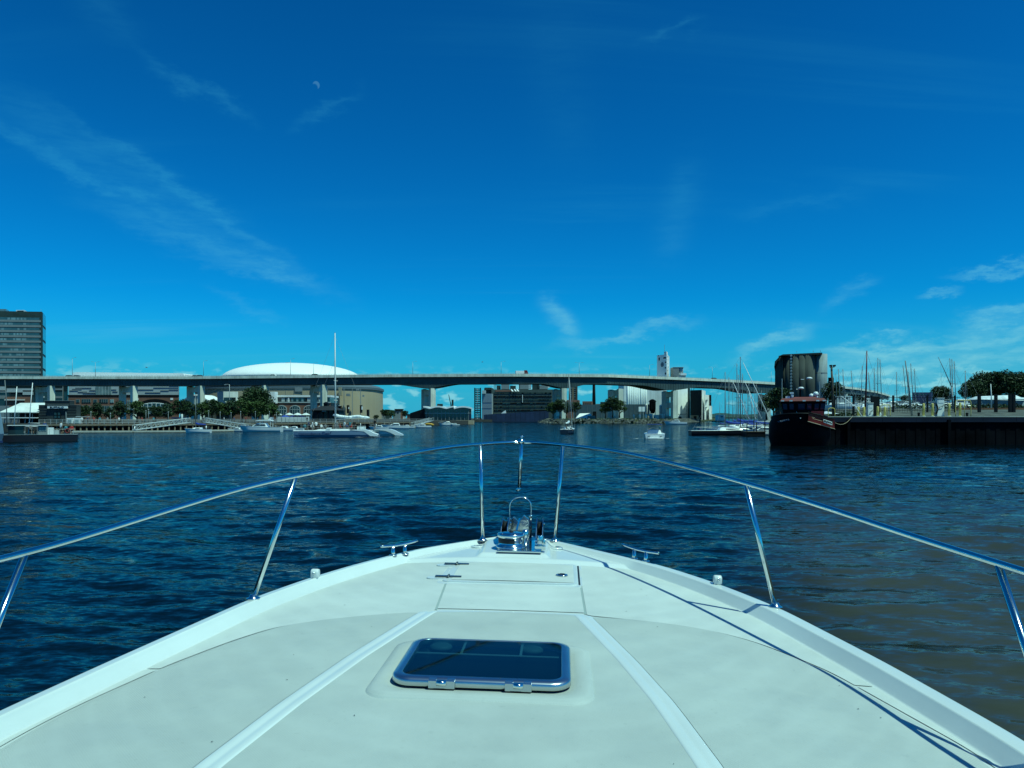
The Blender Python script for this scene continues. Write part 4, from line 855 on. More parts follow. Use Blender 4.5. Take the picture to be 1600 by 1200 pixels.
for i, (s, px, py, Y, k, lb) in enumerate([(tC, 864, 653.5, 470, 1.35, 'leftmost tree on the rocky point'), (tB, 875, 653, 468, 1.5, 'second tree from the left on the rocky point'), (tA, 885, 653, 475, 1.3, 'tree at the foot of the middle bridge pier'), (tB, 899, 652.5, 480, 1.3, 'tree just right of the small sailboat mast on the point'), (tC, 946, 652.5, 470, 1.25, 'wide tree left of the second pier of the point'), (tB, 957, 652, 468, 1.6, 'tall tree before the second pier of the point'), (tC, 968, 652, 472, 1.45, 'rightmost tree on the rocky point')]):
    put_tree(s, px, py, Y, k*.85, False, lb, G2, rz=i*1.3, kz=k*.88)
G3 = 'broad trees behind the boat yard on the right'
for i, (px, py, Y, k, lb) in enumerate([(1519, 636, 300, .95, 'leftmost and lowest tree of the right-hand wood'), (1540, 636, 320, 1.35, 'dome shaped tree second from the left in the right-hand wood'), (1563, 636, 310, 1.36, 'tall tree in the middle of the right-hand wood'), (1588, 636, 305, 1.30, 'tree at the right edge of the wood behind the covered boat'), (1612, 636, 315, 1.30, 'tree cut by the right edge of the picture')]):
    put_tree(tD, px, py, Y, k*.66, False, lb, G3, rz=i*2.1)
for i, (px, py, Y, k, s, lb) in enumerate([(1469, 640, 380, .72, tD, 'round tree beside the navy boat hall'), (1209, 654, 300, 1.2, tC, 'green tree left of the tugboat'), (1219, 652, 290, 1.3, tB, 'darker tree just behind the tugboat'), (1302, 640, 330, 1.35, tB, 'tree at the right foot of the silos'), (1414, 640, 350, .8, tC, 'small bush between the masts'), (1345, 640, 480, .9, tB, 'far bush under the bridge end'), (600, 656, 600, .95, tB, 'far tree right of the arena'), (611, 656, 640, 1.0, tC, 'second far tree right of the arena'), (633, 656, 640, .9, tB, 'far tree left of the tall river pier'), (1198, 655, 420, 1.4, tB, 'dark tree at the foot of the fourth river pier')]):
    put_tree(s, px, py, Y, k, False, lb, None, rz=i*1.1)

# ------------------------------------------------------------------ people
def person_mesh(kind):
    """one continuous figure grown with a skin modifier; material per height"""
    if kind == 'stand':
        v = [(0, 0, .95), (0, 0, 1.15), (0, 0, 1.38), (0, 0, 1.50), (0, 0, 1.60), (0, .01, 1.70), (.10, 0, .90), (.11, 0, .48), (.12, .0, .07), (.13, .12, .04), (-.10, 0, .90), (-.12, 0, .48), (-.13, 0, .07), (-.14, .12, .04),
             (.19, 0, 1.40), (.25, -.02, 1.12), (.24, .08, .88), (.23, .12, .78), (-.19, 0, 1.40), (-.26, -.02, 1.12), (-.24, .1, .90), (-.23, .15, .80)]
    else:
        v = [(0, 0, .50), (0, -.02, .72), (0, -.03, .96), (0, -.01, 1.08), (0, 0, 1.18), (0, .01, 1.28), (.10, .05, .48), (.13, .45, .50), (.14, .46, .08), (.14, .58, .05), (-.10, .05, .48), (-.14, .45, .50), (-.14, .44, .08), (-.14, .57, .05),
             (.19, -.02, .98), (.26, .06, .72), (.18, .28, .62), (.15, .36, .60), (-.19, -.02, .98), (-.26, .06, .72), (-.18, .28, .62), (-.15, .36, .60)]
    e = [(0, 1), (1, 2), (2, 3), (3, 4), (4, 5), (0, 6), (6, 7), (7, 8), (8, 9), (0, 10), (10, 11), (11, 12), (12, 13), (2, 14), (14, 15), (15, 16), (16, 17), (2, 18), (18, 19), (19, 20), (20, 21)]
    rad = [.15, .14, .17, .065, .10, .085, .10, .065, .045, .04, .10, .065, .045, .04, .07, .05, .035, .04, .07, .05, .035, .04]
    me = bpy.data.meshes.new('person'); me.from_pydata(v, e, []); o = bpy.data.objects.new('person', me); C.objects.link(o)
    m = o.modifiers.new('s', 'SKIN'); o.modifiers.new('d', 'SUBSURF').levels = 1
    for i, sv in enumerate(me.skin_vertices[0].data): sv.radius = (rad[i], rad[i]*.9); sv.use_root = (i == 0)
    dg = bpy.context.evaluated_depsgraph_get(); nm = bpy.data.meshes.new_from_object(o.evaluated_get(dg)); bpy.data.objects.remove(o)
    return nm
PM = {k: person_mesh(k) for k in ('stand', 'sit')}
def person(kind, top, bottom, loc, rz, label, group=None, hair=None):
    me = PM[kind].copy(); me.name = 'person'
    for m in (skin, top, bottom, hair or bark): me.materials.append(m)
    s = 0 if kind == 'stand' else -.42
    for p in me.polygons:
        z = p.center.z; x = abs(p.center.x); y = p.center.y; mi = 0
        if kind == 'stand':
            if z > 1.5: mi = 3 if (z > 1.66 or y < -.03) else 0
            elif x > .2 and z < 1.08: mi = 0
            elif z > .93: mi = 1
            elif z > .5: mi = 2
            else: mi = 2 if z > .3 else 0
        else:
            if z > 1.07: mi = 3 if (z > 1.24 or y < -.03) else 0
            elif z > .58 and y < .2: mi = 1
            elif z > .58: mi = 0
            elif z > .38: mi = 2
        p.material_index = mi; p.use_smooth = True
    o = bpy.data.objects.new('person', me); C.objects.link(o); o.location = loc; o.rotation_euler.z = rz; tag(o, label, 'person', group); return o

# ------------------------------------------------------------------ hull builder: bow towards +x, waterline z=0
def hull(L, B, hb, hs, m, deckm, parent, draft=.5, fine=1.7, tw=.8, rake=.12, name='hull', ofs=(0, 0), stripe=None, smooth=True, sternr=0.):
    n = 16; rows = []; dk = []
    for i in range(n+1):
        t = i/n; b = B/2*(tw+(1-tw)*math.sin(min(1, t/.45)*math.pi/2))*(1-max(0, (t-.42)/.58)**fine); b = max(b, .02)
        z = hs+(hb-hs)*t**2; x = -L/2+L*t; xb = x-rake*L*max(0, t-.75)*2.0
        if i == 0: x -= sternr
        rows.append([(x+ofs[0], b+ofs[1], z), (x*.5+xb*.5+ofs[0], b*.985+ofs[1], z*.45), (xb+ofs[0], b*.93+ofs[1], -.02), (xb+ofs[0], b*.45+ofs[1], -draft*.7), (xb+ofs[0], ofs[1], -draft), (xb+ofs[0], -b*.45+ofs[1], -draft*.7), (xb+ofs[0], -b*.93+ofs[1], -.02), (x*.5+xb*.5+ofs[0], -b*.985+ofs[1], z*.45), (x+ofs[0], -b+ofs[1], z)])
    mb = MB(); mb.smooth = smooth; mb.grid(rows); mb.smooth = False; mb.add(rows[0], [tuple(range(9))]); o = mb.build(name, m, parent)
    mb = MB(); mb.grid([[r_[0], (r_[0][0], ofs[1], r_[0][2]+.05), r_[8]] for r_ in rows]); mb.build('deck', deckm, parent)
    mb = MB(); mb.tube([r_[0] for r_ in rows], .035, 5); mb.build('rub_rail', steelg if stripe is None else stripe, parent); mb = MB(); mb.tube([r_[8] for r_ in rows], .035, 5); mb.build('rub_rail', steelg if stripe is None else stripe, parent)
    return rows
def sailboat(name, label, L, B, mast, hm, group=None, sailc=None, stays=True, mx=.08, lean=0, land=False, mastm=alum, genoa=True, boomcover=True):
    t = thing(name, label, 'sailboat', (0, 0, 0), group)
    hull(L, B, 1.15, .85, hm, hullw, t, draft=.45 if not land else 1.0, tw=.62)
    mb = MB(); a = L*.13; mb.hexa([(-L*.18, -B*.26, .9), (L*.2, -B*.2, 1.0), (L*.2, B*.2, 1.0), (-L*.18, B*.26, .9), (-L*.16, -B*.2, 1.38), (L*.14, -B*.13, 1.33), (L*.14, B*.13, 1.33), (-L*.16, B*.2, 1.38)]); cb = mb.build('cabin', hullw, t, bevel=.05)
    for s in (-1, 1): mb = MB(); mb.box(-L*.10, L*.06, s*B*.232-.03, s*B*.232+.03, 1.08, 1.22); mb.build('window', glassd, cb)
    mz = L*mx; mb = MB(); mb.tube([(mz, 0, .9), (mz-lean*.5, 0, mast*.5), (mz-lean, 0, mast)], .085, 8, r1=.055); mo = mb.build('mast', mastm, t)
    mb = MB(); mb.tube([(mz, -B*.28, mast*.52), (mz, B*.28, mast*.52)], .03, 5); mb.build('spreader', mastm, mo)
    mb = MB(); mb.tube([(mz, 0, 2.0), (-L*.32, 0, 2.1)], .06, 6); mb.build('boom', mastm, t)
    if boomcover:
        mb = MB(); mb.smooth = True; mb.tube([(mz-.05, 0, 2.45), (mz-L*.12, 0, 2.22), (-L*.2, 0, 2.15), (-L*.31, 0, 2.12)], .26, 8, r1=.12); mb.build('sail_cover', sailc or bluec, t)
    if stays:
        mb = MB(); mb.tube([(mz-lean, 0, mast), (L*.48, 0, 1.15)], .014, 4, caps=False); mb.build('forestay', steelg, t)
        mb = MB(); mb.tube([(mz-lean, 0, mast), (-L*.48, 0, .95)], .014, 4, caps=False); mb.build('backstay', steelg, t)
        for s in (-1, 1): mb = MB(); mb.tube([(mz-lean, 0, mast*.97), (mz, s*B*.28, mast*.52), (mz, s*B*.46, 1.0)], .014, 4, caps=False); mb.build('shroud', steelg, t)
        if genoa: mb = MB(); mb.tube([(mz-lean+(L*.48-mz+lean)*.08, 0, mast-(mast-1.15)*.08), (L*.47, 0, 1.4)], .045, 6, r1=.10); mb.build('furled_sail', hullw, t)
    mb = MB(); [mb.tube([(x, s*B*.3, .95), (x, s*B*.3, 1.5)], .015, 4) for x in (-L*.44, -L*.2) for s in (-1, 1)]; mb.tube([(-L*.2, B*.3, 1.5), (-L*.44, B*.3, 1.5), (-L*.44, -B*.3, 1.5), (-L*.2, -B*.3, 1.5)], .015, 4); tag(mb.build('pushpit', steelg, t), kind='stuff')
    return t
def motorboat(name, label, L, B, group=None, fly=False, top=None, hm=None, cat='motorboat'):
    t = thing(name, label, cat, (0, 0, 0), group)
    hull(L, B, L*.16, L*.11, hm or hullw, hullw, t, draft=.4, tw=.9, fine=2.2, rake=.2)
    mb = MB(); mb.hexa([(-L*.2, -B*.36, L*.11), (L*.22, -B*.28, L*.12), (L*.22, B*.28, L*.12), (-L*.2, B*.36, L*.11), (-L*.14, -B*.28, L*.21), (L*.04, -B*.24, L*.215), (L*.04, B*.24, L*.215), (-L*.14, B*.28, L*.21)]); cb = mb.build('cabin', hullw, t, bevel=.06)
    mb = MB(); mb.hexa([(-L*.15, -B*.352, L*.14), (L*.135, -B*.302, L*.145), (L*.135, B*.302, L*.145), (-L*.15, B*.352, L*.14), (-L*.13, -B*.305, L*.185), (L*.075, -B*.268, L*.185), (L*.075, B*.268, L*.185), (-L*.13, B*.305, L*.185)]); mb.build('window', glassd, cb)
    mb = MB(); mb.hexa([(L*.05, -B*.25, L*.205), (L*.19, -B*.26, L*.14), (L*.19, B*.26, L*.14), (L*.05, B*.25, L*.205), (L*.052, -B*.24, L*.213), (L*.205, -B*.24, L*.142), (L*.205, B*.24, L*.142), (L*.052, B*.24, L*.213)]); mb.build('windscreen', glassd, cb)
    if fly:
        mb = MB(); mb.prism([(-L*.30, L*.26), (L*.12, L*.255), (L*.02, L*.285), (-L*.26, L*.285)], 'y', -B*.34, B*.34); mb.build('flybridge', hullw, t, bevel=.05)
        mb = MB(); [mb.box(x, x+.08, s*B*.3-.04, s*B*.3+.04, L*.12, L*.26) for x in (-L*.27, -L*.02) for s in (-1, 1)]; tag(mb.build('flybridge_post', hullw, t), kind='stuff')
        mb = MB(); mb.prism([(-L*.27, L*.28), (-L*.20, L*.28), (-L*.25, L*.35), (-L*.29, L*.35)], 'y', -B*.28, B*.28); mb.build('radar_arch', hullw, t)
    if top:
        mb = MB(); mb.prism([(-L*.22, L*.33), (L*.06, L*.335), (L*.05, L*.35), (-L*.21, L*.35)], 'y', -B*.36, B*.36); mb.build('bimini_top', top, t)
        for x in (-L*.2, L*.04):
            for s in (-1, 1): mb = MB(); mb.tube([(x, s*B*.36, L*.11), (x, s*B*.34, L*.335)], .03, 5); mb.build('bimini_pole', steelg, t)
    mb = MB(); mb.tube([(L*.12, B*.3, L*.12+.5), (L*.36, B*.2, L*.14+.55), (L*.49, 0, L*.16+.55), (L*.36, -B*.2, L*.14+.55), (L*.12, -B*.3, L*.12+.5)], .02, 5); [mb.tube([(x, s*B*y, L*.12), (x, s*B*y, L*.14+.52)], .015, 4) for x, y in ((L*.2, .27), (L*.36, .2)) for s in (-1, 1)]; tag(mb.build('bow_rail', steelg, t), kind='stuff')
    return t
def place(o, px, Y, rz, s=1, label=None, z=0):
    o.location = (X(px, Y), Y, z); o.rotation_euler.z = rz; o.scale = (s, s, s)
    if label: o['label'] = label
    return o

# ---- the big sailing catamaran with its passengers
YM_ = 128
t = thing('sailing_catamaran', 'large grey day sailing catamaran lettered moondanceCat, full of passengers, with one very tall mast', 'catamaran', (X(525, YM_), YM_, 0))
ht = mat('catamaran_grey', (.15, .23, .33), .45, var=.05)
xb, xs = X(458.5, YM_), X(592, YM_)      # near hull from bow (left) to stern (right)
mb = MB(); rows = []
n = 20
for i in range(n+1):
    k = i/n; x = xb+(xs-xb)*k; b = .75*min(1, (k/.35+.02))**.6; z = 1.02+.12*k-(0 if k < .86 else (k-.86)*5.2)
    z = max(z, .28); rows.append([(x, YM_-b, z), (x+.04, YM_-b*.98, .4 if z > .4 else z*.6), (x+.05, YM_-b*.6, -.1), (x+.05, YM_, -.4), (x+.05, YM_+b*.6, -.1), (x+.04, YM_+b, .4 if z > .4 else z*.6), (x, YM_+b, z)])
mb.grid(rows); mb.add(rows[0], [tuple(range(7))]); mb.add(rows[-1], [tuple(range(7))]); mb.build('near_hull', ht, t)
mb = MB(); mb.grid([[r_[0], (r_[0][0], YM_, r_[0][2]+.12), r_[6]] for r_ in rows]); mb.build('near_deck', hullw, t)
mb = MB(); rows2 = [[(p[0]+1.7, p[1]+6.2, p[2]) for p in r_] for r_ in rows]; mb.grid(rows2); mb.add(rows2[0], [tuple(range(7))]); mb.add(rows2[-1], [tuple(range(7))]); mb.build('far_hull', hullw, t)
mb = MB(); mb.box(xb+4.2, X(578, YM_), YM_+.5, YM_+6, .78, .98); mb.build('bridge_deck', hullw, t)
mb = MB(); mb.hexa([(X(490, YM_), YM_-.5, 1.05), (X(548, YM_), YM_-.5, 1.1), (X(548, YM_), YM_+.6, 1.1), (X(490, YM_), YM_+.6, 1.05), (X(500, YM_), YM_-.4, 1.35), (X(545, YM_), YM_-.4, 1.38), (X(545, YM_), YM_+.5, 1.38), (X(500, YM_), YM_+.5, 1.35)]); mb.build('coaming', hullw, t)
# stern quarter of the far hull, white, turned to us
for y_, nm in ((YM_-.76, 'near_transom'), (YM_+5.2, 'far_transom')):
    o_ = 0 if nm == 'near_transom' else 3.2
    mb = MB(); mb.prism([(X(548, YM_)+o_*.9, 1.22), (X(571, YM_)+o_, 1.28), (X(578, YM_)+o_, 1.05), (X(586, YM_)+o_, .62), (X(592, YM_)+o_, .32), (X(592, YM_)+o_, .12), (X(580, YM_)+o_, .2), (X(570, YM_)+o_*.9, .95), (X(552, YM_)+o_*.9, 1.12)], 'y', y_-.03, y_+1.5); mb.build(nm, hullw, t)
mb = MB(); mb.box(X(574, YM_), X(584, YM_), YM_+4.95, YM_+5.2, .75, 1.15); mb.build('stern_window', glassl, t)
mb = MB(); mb.tube([(X(518, YM_), YM_+3, .9), (X(517.3, YM_), YM_+3, 9), (X(517, YM_), YM_+3, Z(517.5, YM_))], .16, 10, r1=.09); mo = mb.build('mast', mat('pale_spar', (.52, .56, .55), .4, var=.05), t)
mb = MB(); mb.tube([(X(517, YM_), YM_+3, Z(517.5, YM_)), (X(517, YM_), YM_+3, Z(515.8, YM_))], .04, 4); mb.build('mast_antenna', steelg, mo)
for y in (594, 625): mb = MB(); mb.tube([(X(517.2, YM_), YM_+2, Z(y, YM_)), (X(522.5, YM_), YM_+2.4, Z(y+.2, YM_))], .05, 5); mb.build('spreader', steelg, mo)
mb = MB(); mb.tube([(X(519, YM_), YM_+3, Z(655, YM_)), (X(568, YM_), YM_+3, Z(652, YM_))], .12, 8); mb.build('boom', MATS['pale_spar'], t)
rr_ = random.Random(8); mb = MB(); mb.smooth = True
for i in range(22):
    k = i/21; px = 517+50*k; up = 650.0-.7*math.sin(k*11)-(3.0*(1-k/.15) if k < .15 else 0)+(.4 if k > .85 else 0); leafless = rr_.uniform(.16, .32)
    mb.lathe((X(px, YM_), YM_+3+rr_.uniform(-.15, .15), Z(up+1.8, YM_)), [(.05, -.18), (leafless*1.3, -.05), (leafless, .16), (.06, .30)], 8, sx=1.7)
mb.build('furled_mainsail', hullw, t)
for a, b in (((517, 520), (460, 672)), ((517, 560), (470, 671)), ((517, 522), (575, 668))):
    mb = MB(); mb.tube([(X(a[0], YM_), YM_+3, Z(a[1], YM_)), (X(b[0], YM_), YM_+3, Z(b[1], YM_))], .012, 4); mb.build('stay', steelg, t)
for a in range(474, 575, 8):
    mb = MB(); mb.tube([(X(a, YM_), YM_-.4, 1.1), (X(a, YM_), YM_-.4, 1.95)], .02, 4); mb.build('stanchion', steelg, t)
mb = MB(); mb.tube([(X(470, YM_), YM_-.4, 1.95), (X(572, YM_), YM_-.4, 1.98)], .015, 4).tube([(X(470, YM_), YM_-.4, 1.55), (X(572, YM_), YM_-.4, 1.58)], .012, 4); mb.build('lifeline', steelg, t)
mb = MB(); mb.hexa([(X(510, YM_), YM_-.55, 1.3), (X(517, YM_), YM_-.55, 1.3), (X(517, YM_), YM_+.5, 1.3), (X(510, YM_), YM_+.5, 1.3), (X(512, YM_), YM_-.5, 1.55), (X(518, YM_), YM_-.5, 1.62), (X(518, YM_), YM_+.4, 1.62), (X(512, YM_), YM_+.4, 1.55)]); mb.build('hatch', hullw, t)
mb = MB(); mb.box(X(556, YM_), X(568, YM_), YM_+1, YM_+2, 1.2, 1.75).tube([(X(562, YM_), YM_+.8, 1.7), (X(562, YM_), YM_+.8, 2.3)], .05, 6); mb.build('helm_seat', hullw, t)
mt_ = mat('letter_navy', (.012, .03, .11), .6)
txt('moondance', .50, mt_, t, (X(485.5, YM_), YM_-.79, .58), w_=X(503, YM_)-X(468.5, YM_), bold=.012)
txt('Cat', .62, mt_, t, (X(510, YM_), YM_-.79, .62), w_=X(516, YM_)-X(504.5, YM_), bold=.008)
mb = MB(); mb.prism([(X(517.5, YM_), .50), (X(519.7, YM_), .96), (X(518.7, YM_), 1.04), (X(518.6, YM_), .84), (X(517, YM_), .74)], 'y', YM_-.80, YM_-.77); mb.build('emblem', mt_, t)
pr = [(476, 'sit', c_teal, 'woman in teal at the very front of the catamaran'), (481, 'stand', c_navy, 'person in navy standing near the catamaran bow'), (485, 'sit', c_white, 'person in white sitting behind the one in navy at the bow'), (488, 'stand', c_white, 'person in white standing with back turned left of the mast'), (492.5, 'stand', c_white, 'person in white nearest the mast on the bow side'), (497, 'sit', c_black, 'person in black sitting left of the mast'), (502, 'sit', c_white, 'person in white seated below the mast, left one'), (507, 'sit', c_grey, 'person in grey seated below the mast, right one'),
      (523, 'sit', c_navy, 'first passenger right of the mast, in navy'), (526, 'stand', c_grey, 'standing passenger in grey right of the mast'), (530, 'sit', c_red, 'passenger in red right of the mast'), (534, 'sit', c_black, 'passenger in black beside the one in red'), (538, 'stand', c_white, 'standing passenger in white under the middle of the boom'), (541, 'sit', c_navy, 'passenger in navy right of the one in white under the boom'), (545, 'stand', c_teal, 'standing passenger in teal under the boom'), (549, 'sit', c_red, 'passenger in dark red near the end of the coaming'), (552.5, 'stand', c_black, 'standing passenger in black by the helm')]
for i, (px, k, c, lb) in enumerate(pr): person(k, c, c_black if i % 3 else c_grey, (X(px, YM_), YM_+.1+(i % 3)*.5, 1.0 if k == 'stand' else 1.02), (i*1.7) % 6, lb, 'passengers on the catamaran')
person('stand', c_black, c_grey, (X(577.5, YM_), YM_+4.8, 1.25), 2.6, 'helmsman in black standing high at the catamaran stern', 'passengers on the catamaran')

# ---- other boats under way
o = motorboat('motorboat', 'small white motorboat seen from behind with one person aboard', 5.6, 2.9)
place(o, 1022, 121, R(82), 1.12); mb = MB()
BASE[o.name] = Vector((0, 0, 0))
mb.box(-3.15, -2.75, -1.0, 1.0, -.05, .16); mb.build('swim_platform', hullw, o, bevel=.04)
mb = MB(); mb.box(-1.6, .2, -1.0, 1.0, 1.95, 2.0); mb.build('canopy', bluec, o); 
for s in (-1, 1): mb = MB(); mb.tube([(-1.5, s, .7), (-1.5, s, 1.95)], .03, 5); mb.build('canopy_pole', steelg, o)
for s in (-.8, .8): txt('NY', .26, blackp, o, (-2.83, s, .32), rot=(R(90), 0, R(-90)))
person('stand', c_teal, c_navy, (X(1031.5, 122), 122.2, .35), 1.5, 'person in teal standing at the wheel of the small white motorboat')
person('sit', c_black, c_black, (X(1015, 122), 122.2, .30), 4.4, 'person in black sitting in the left of the small white motorboat')
o = sailboat('sailboat', 'sailboat under bare mast seen from behind in the middle of the harbour', 8.2, 2.7, 12.2, mat('navy_hull', (.02, .03, .05), .35, coat=.3), sailc=hullw); place(o, 888, 158, R(74)); 
o['label'] = 'dark hulled sailboat under bare mast in the middle of the harbour'
person('sit', c_black, c_navy, (X(885, 155), 155.3, .55), 4.5, 'person in black in the cockpit of the dark hulled sailboat'); person('sit', c_white, c_grey, (X(891, 155), 155.3, .55), 4.8, 'person in white in the cockpit of the dark hulled sailboat')
o = motorboat('motorboat', 'white express cruiser passing along the shore of the rocky point', 11, 3.3); place(o, 1055, 372, R(178))
# foam behind the moving boats
foam = mat('foam', (.7, .75, .74), .9)
for nm, px, Y, L_, w_ in (('wake', 1022, 117, 3.2, 1.5), ('wake', 1070, 372, 14, .9), ('wake', 590, 126, 3.5, .8)):
    mb = MB(); r = random.Random(px)
    for i in range(26): x = r.uniform(-L_, L_); y = r.uniform(-w_, w_); s = r.uniform(.08, .30); mb.add([(X(px, Y)+x+s*math.cos(a)*1.6, Y+y+s*math.sin(a)*.7, .06) for a in (0, 1.2, 2.5, 3.8, 5.1)], [(0, 1, 2, 3, 4)])
    tag(mb.build(nm, foam), kind='stuff')

# ---- tour boat at the left edge
Y_ = 104
t = thing('tour_boat', 'low black hulled tour boat with open deck moored at the far left', 'boat', (X(62, Y_), Y_, 0), rz=R(27)); t.scale = (.9, .9, .95)
mb = MB(); mb.prism([(X(5, Y_), .95), (X(120, Y_), .95), (X(119, Y_), .2), (X(116, Y_), -.3), (X(8, Y_), -.3), (X(6, Y_), .2)], 'y', Y_, Y_+3.2); mb.build('hull', mat('black_hull', (.012, .013, .02), .35, coat=.2), t, bevel=.08)
mb = MB(); mb.box(X(5, Y_), X(119, Y_), Y_-.05, Y_+3.25, .95, 1.0); mb.build('deck', greym, t)
mb = MB(); mb.box(X(15, Y_), X(38, Y_), Y_+.5, Y_+2.7, 1.0, 2.25); cb = mb.build('cabin', glassd, t)
mb = MB(); mb.box(X(14, Y_), X(72, Y_), Y_+.2, Y_+3, 2.28, 2.36); mb.build('canopy', hullw, t)
mb = MB(); mb.box(X(59, Y_), X(73, Y_), Y_+.6, Y_+2.4, 1.0, 2.28); mb.build('wheelhouse', greym, t)
for a in (60.5, 64.5, 68.5): mb = MB(); mb.box(X(a, Y_), X(a+3, Y_), Y_+.55, Y_+.6, 1.45, 2.1); mb.build('window', glassl, t)
for a in (40, 50, 58, 76, 84, 92, 100, 108, 113): mb = MB(); mb.tube([(X(a, Y_), Y_+.3, 1.0), (X(a, Y_), Y_+.3, 2.28 if a < 74 else 1.75)], .03, 5); mb.build('post', steelg, t)
mb = MB(); mb.tube([(X(74, Y_), Y_+.3, 1.75), (X(113, Y_), Y_+.3, 1.75)], .02, 5); mb.build('rail', steelg, t)
mb = MB(); mb.box(X(72, Y_), X(82, Y_), Y_+.9, Y_+1.9, 1.0, 1.98); mb.build('locker', hullw, t); mb = MB(); mb.box(X(82, Y_), X(90, Y_), Y_+.9, Y_+1.7, 1.0, 1.6); mb.build('locker', lgrey, t)
mb = MB(); mb.smooth = True; c_ = (X(103.5, Y_), Y_+.2, 1.5)
ringp = [(c_[0]+.28*math.cos(a), c_[1], c_[2]+.28*math.sin(a)) for a in [i*math.pi/8 for i in range(17)]]; mb.tube(ringp, .08, 8); mb.build('life_ring', redp, t)
mb = MB(); mb.box(X(6.5, Y_), X(8.5, Y_), Y_-.1, Y_, .70, .86); mb.build('fender', hullw, t)
for i, (px, k, c) in enumerate([(30, 'sit', c_grey), (45, 'sit', c_white), (53, 'stand', c_navy), (79, 'stand', c_white), (87, 'sit', c_teal), (96, 'sit', c_red)]): person(k, c, c_black, (X(px, Y_), Y_+2.4, .98), i*1.9, ['person in grey in the cabin end of the tour boat', 'person in white under the tour boat canopy', 'person in navy standing under the tour boat canopy', 'person in white standing behind the white locker of the tour boat', 'person in teal sitting near the tour boat stern', 'person in red beside the tour boat life ring'][i], 'people on the tour boat')
for i, (tx, ty, bx, by, hx) in enumerate([(7.5, 594, 11, 651, None), (26.5, 604, 20.5, 666, 60), (51, 598, 44, 661, 62)]):
    Ys = 112+i*2; t = thing('leaning_mast', ['thin leaning spar at the far left by the terrace roof', 'bent white spar with a low boom above the tour boat, left of the pair', 'bent white spar with a low boom above the tour boat, right of the pair'][i], 'mast', (X(bx, Ys), Ys, 0))
    mb = MB(); mb.tube([(X(bx, Ys), Ys, Z(by, Ys)-1.8 if i == 0 else .3), (X((tx+bx)/2+.6, Ys), Ys, Z((ty+by)/2, Ys)), (X(tx, Ys), Ys, Z(ty, Ys))], .07, 6, r1=.05); mb.build('spar', alum if i == 0 else hullw, t)
    if hx: mb = MB(); mb.tube([(X(bx, Ys), Ys, Z(by, Ys)), (X(hx, Ys), Ys, Z(by+.3, Ys))], .05, 6); mb.build('boom', hullw, t)
Yq = 96; t = thing('moored_boat', 'blue grey boat bow cut by the left edge of the picture', 'boat', (X(-14, Yq), Yq, 0))
mb = MB(); mb.prism([(X(-70, Yq), 0), (X(-10, Yq), 0), (X(-6, Yq), 1.2), (X(-9, Yq), 2.9), (X(-13, Yq), 4.1), (X(-19, Yq), 4.2), (X(-70, Yq), 3.2)], 'y', Yq, Yq+1.6); mb.build('hull', mat('blue_grey_hull', (.16, .24, .30), .35, coat=.3), t, bevel=.15)
mb = MB(); mb.box(X(-70, Yq), X(-9, Yq), Yq-.03, Yq+1.63, .05, .35); mb.build('boot_stripe', MATS['letter_navy'], t)

# ---- boardwalk, piles, floating docks, gangways
def deckrun(name, label, pts, zt, th, wdt, m, cat, pile=None):
    t = thing(name, label, cat, (pts[0][0], pts[0][1], 0)); rows = []
    for x, y in pts: rows.append([(x, y, zt-th), (x, y, zt), (x+.0, y+wdt, zt), (x, y+wdt, zt-th), (x, y, zt-th)])
    mb = MB(); mb.grid(rows); mb.build('deck', m, t); return t
shore = [(60, 171), (115, 172), (200, 177), (290, 186), (360, 196), (440, 208), (520, 226), (600, 252), (640, 275), (672, 300)]
pts = [(X(p, Y), Y) for p, Y in shore]
bw = deckrun('boardwalk', 'timber boardwalk on piles running along the left shore', pts, 1.75, .35, 12, wood, 'boardwalk')
r = random.Random(2)
for i in range(len(shore)-1):
    (p0, Y0_), (p1, Y1_) = shore[i], shore[i+1]; k = max(2, int((p1-p0)/9))
    for j in range(k):
        p = p0+(p1-p0)*j/k; Y = Y0_+(Y1_-Y0_)*j/k; mb = MB(); mb.tube([(X(p, Y), Y+.4, -2), (X(p, Y), Y+.4, 1.5)], .17, 6); mb.build('pile', wood, bw)
        mb = MB(); mb.box(X(p, Y)-.05, X(p, Y)+.05, Y+.15, Y+.25, 1.75, 2.85); mb.build('railing_post', steelg, bw)
for z in (2.85, 2.5, 2.15): mb = MB(); mb.tube([(x, y+.2, z) for x, y in pts], .035, 4); mb.build('rail', steelg, bw)
mb = MB(); rows = [[(x, y+3.4, -2), (x, y+3.4, 1.45)] for x, y in pts]; mb.grid(rows); mb.build('back_wall', blackp, bw)
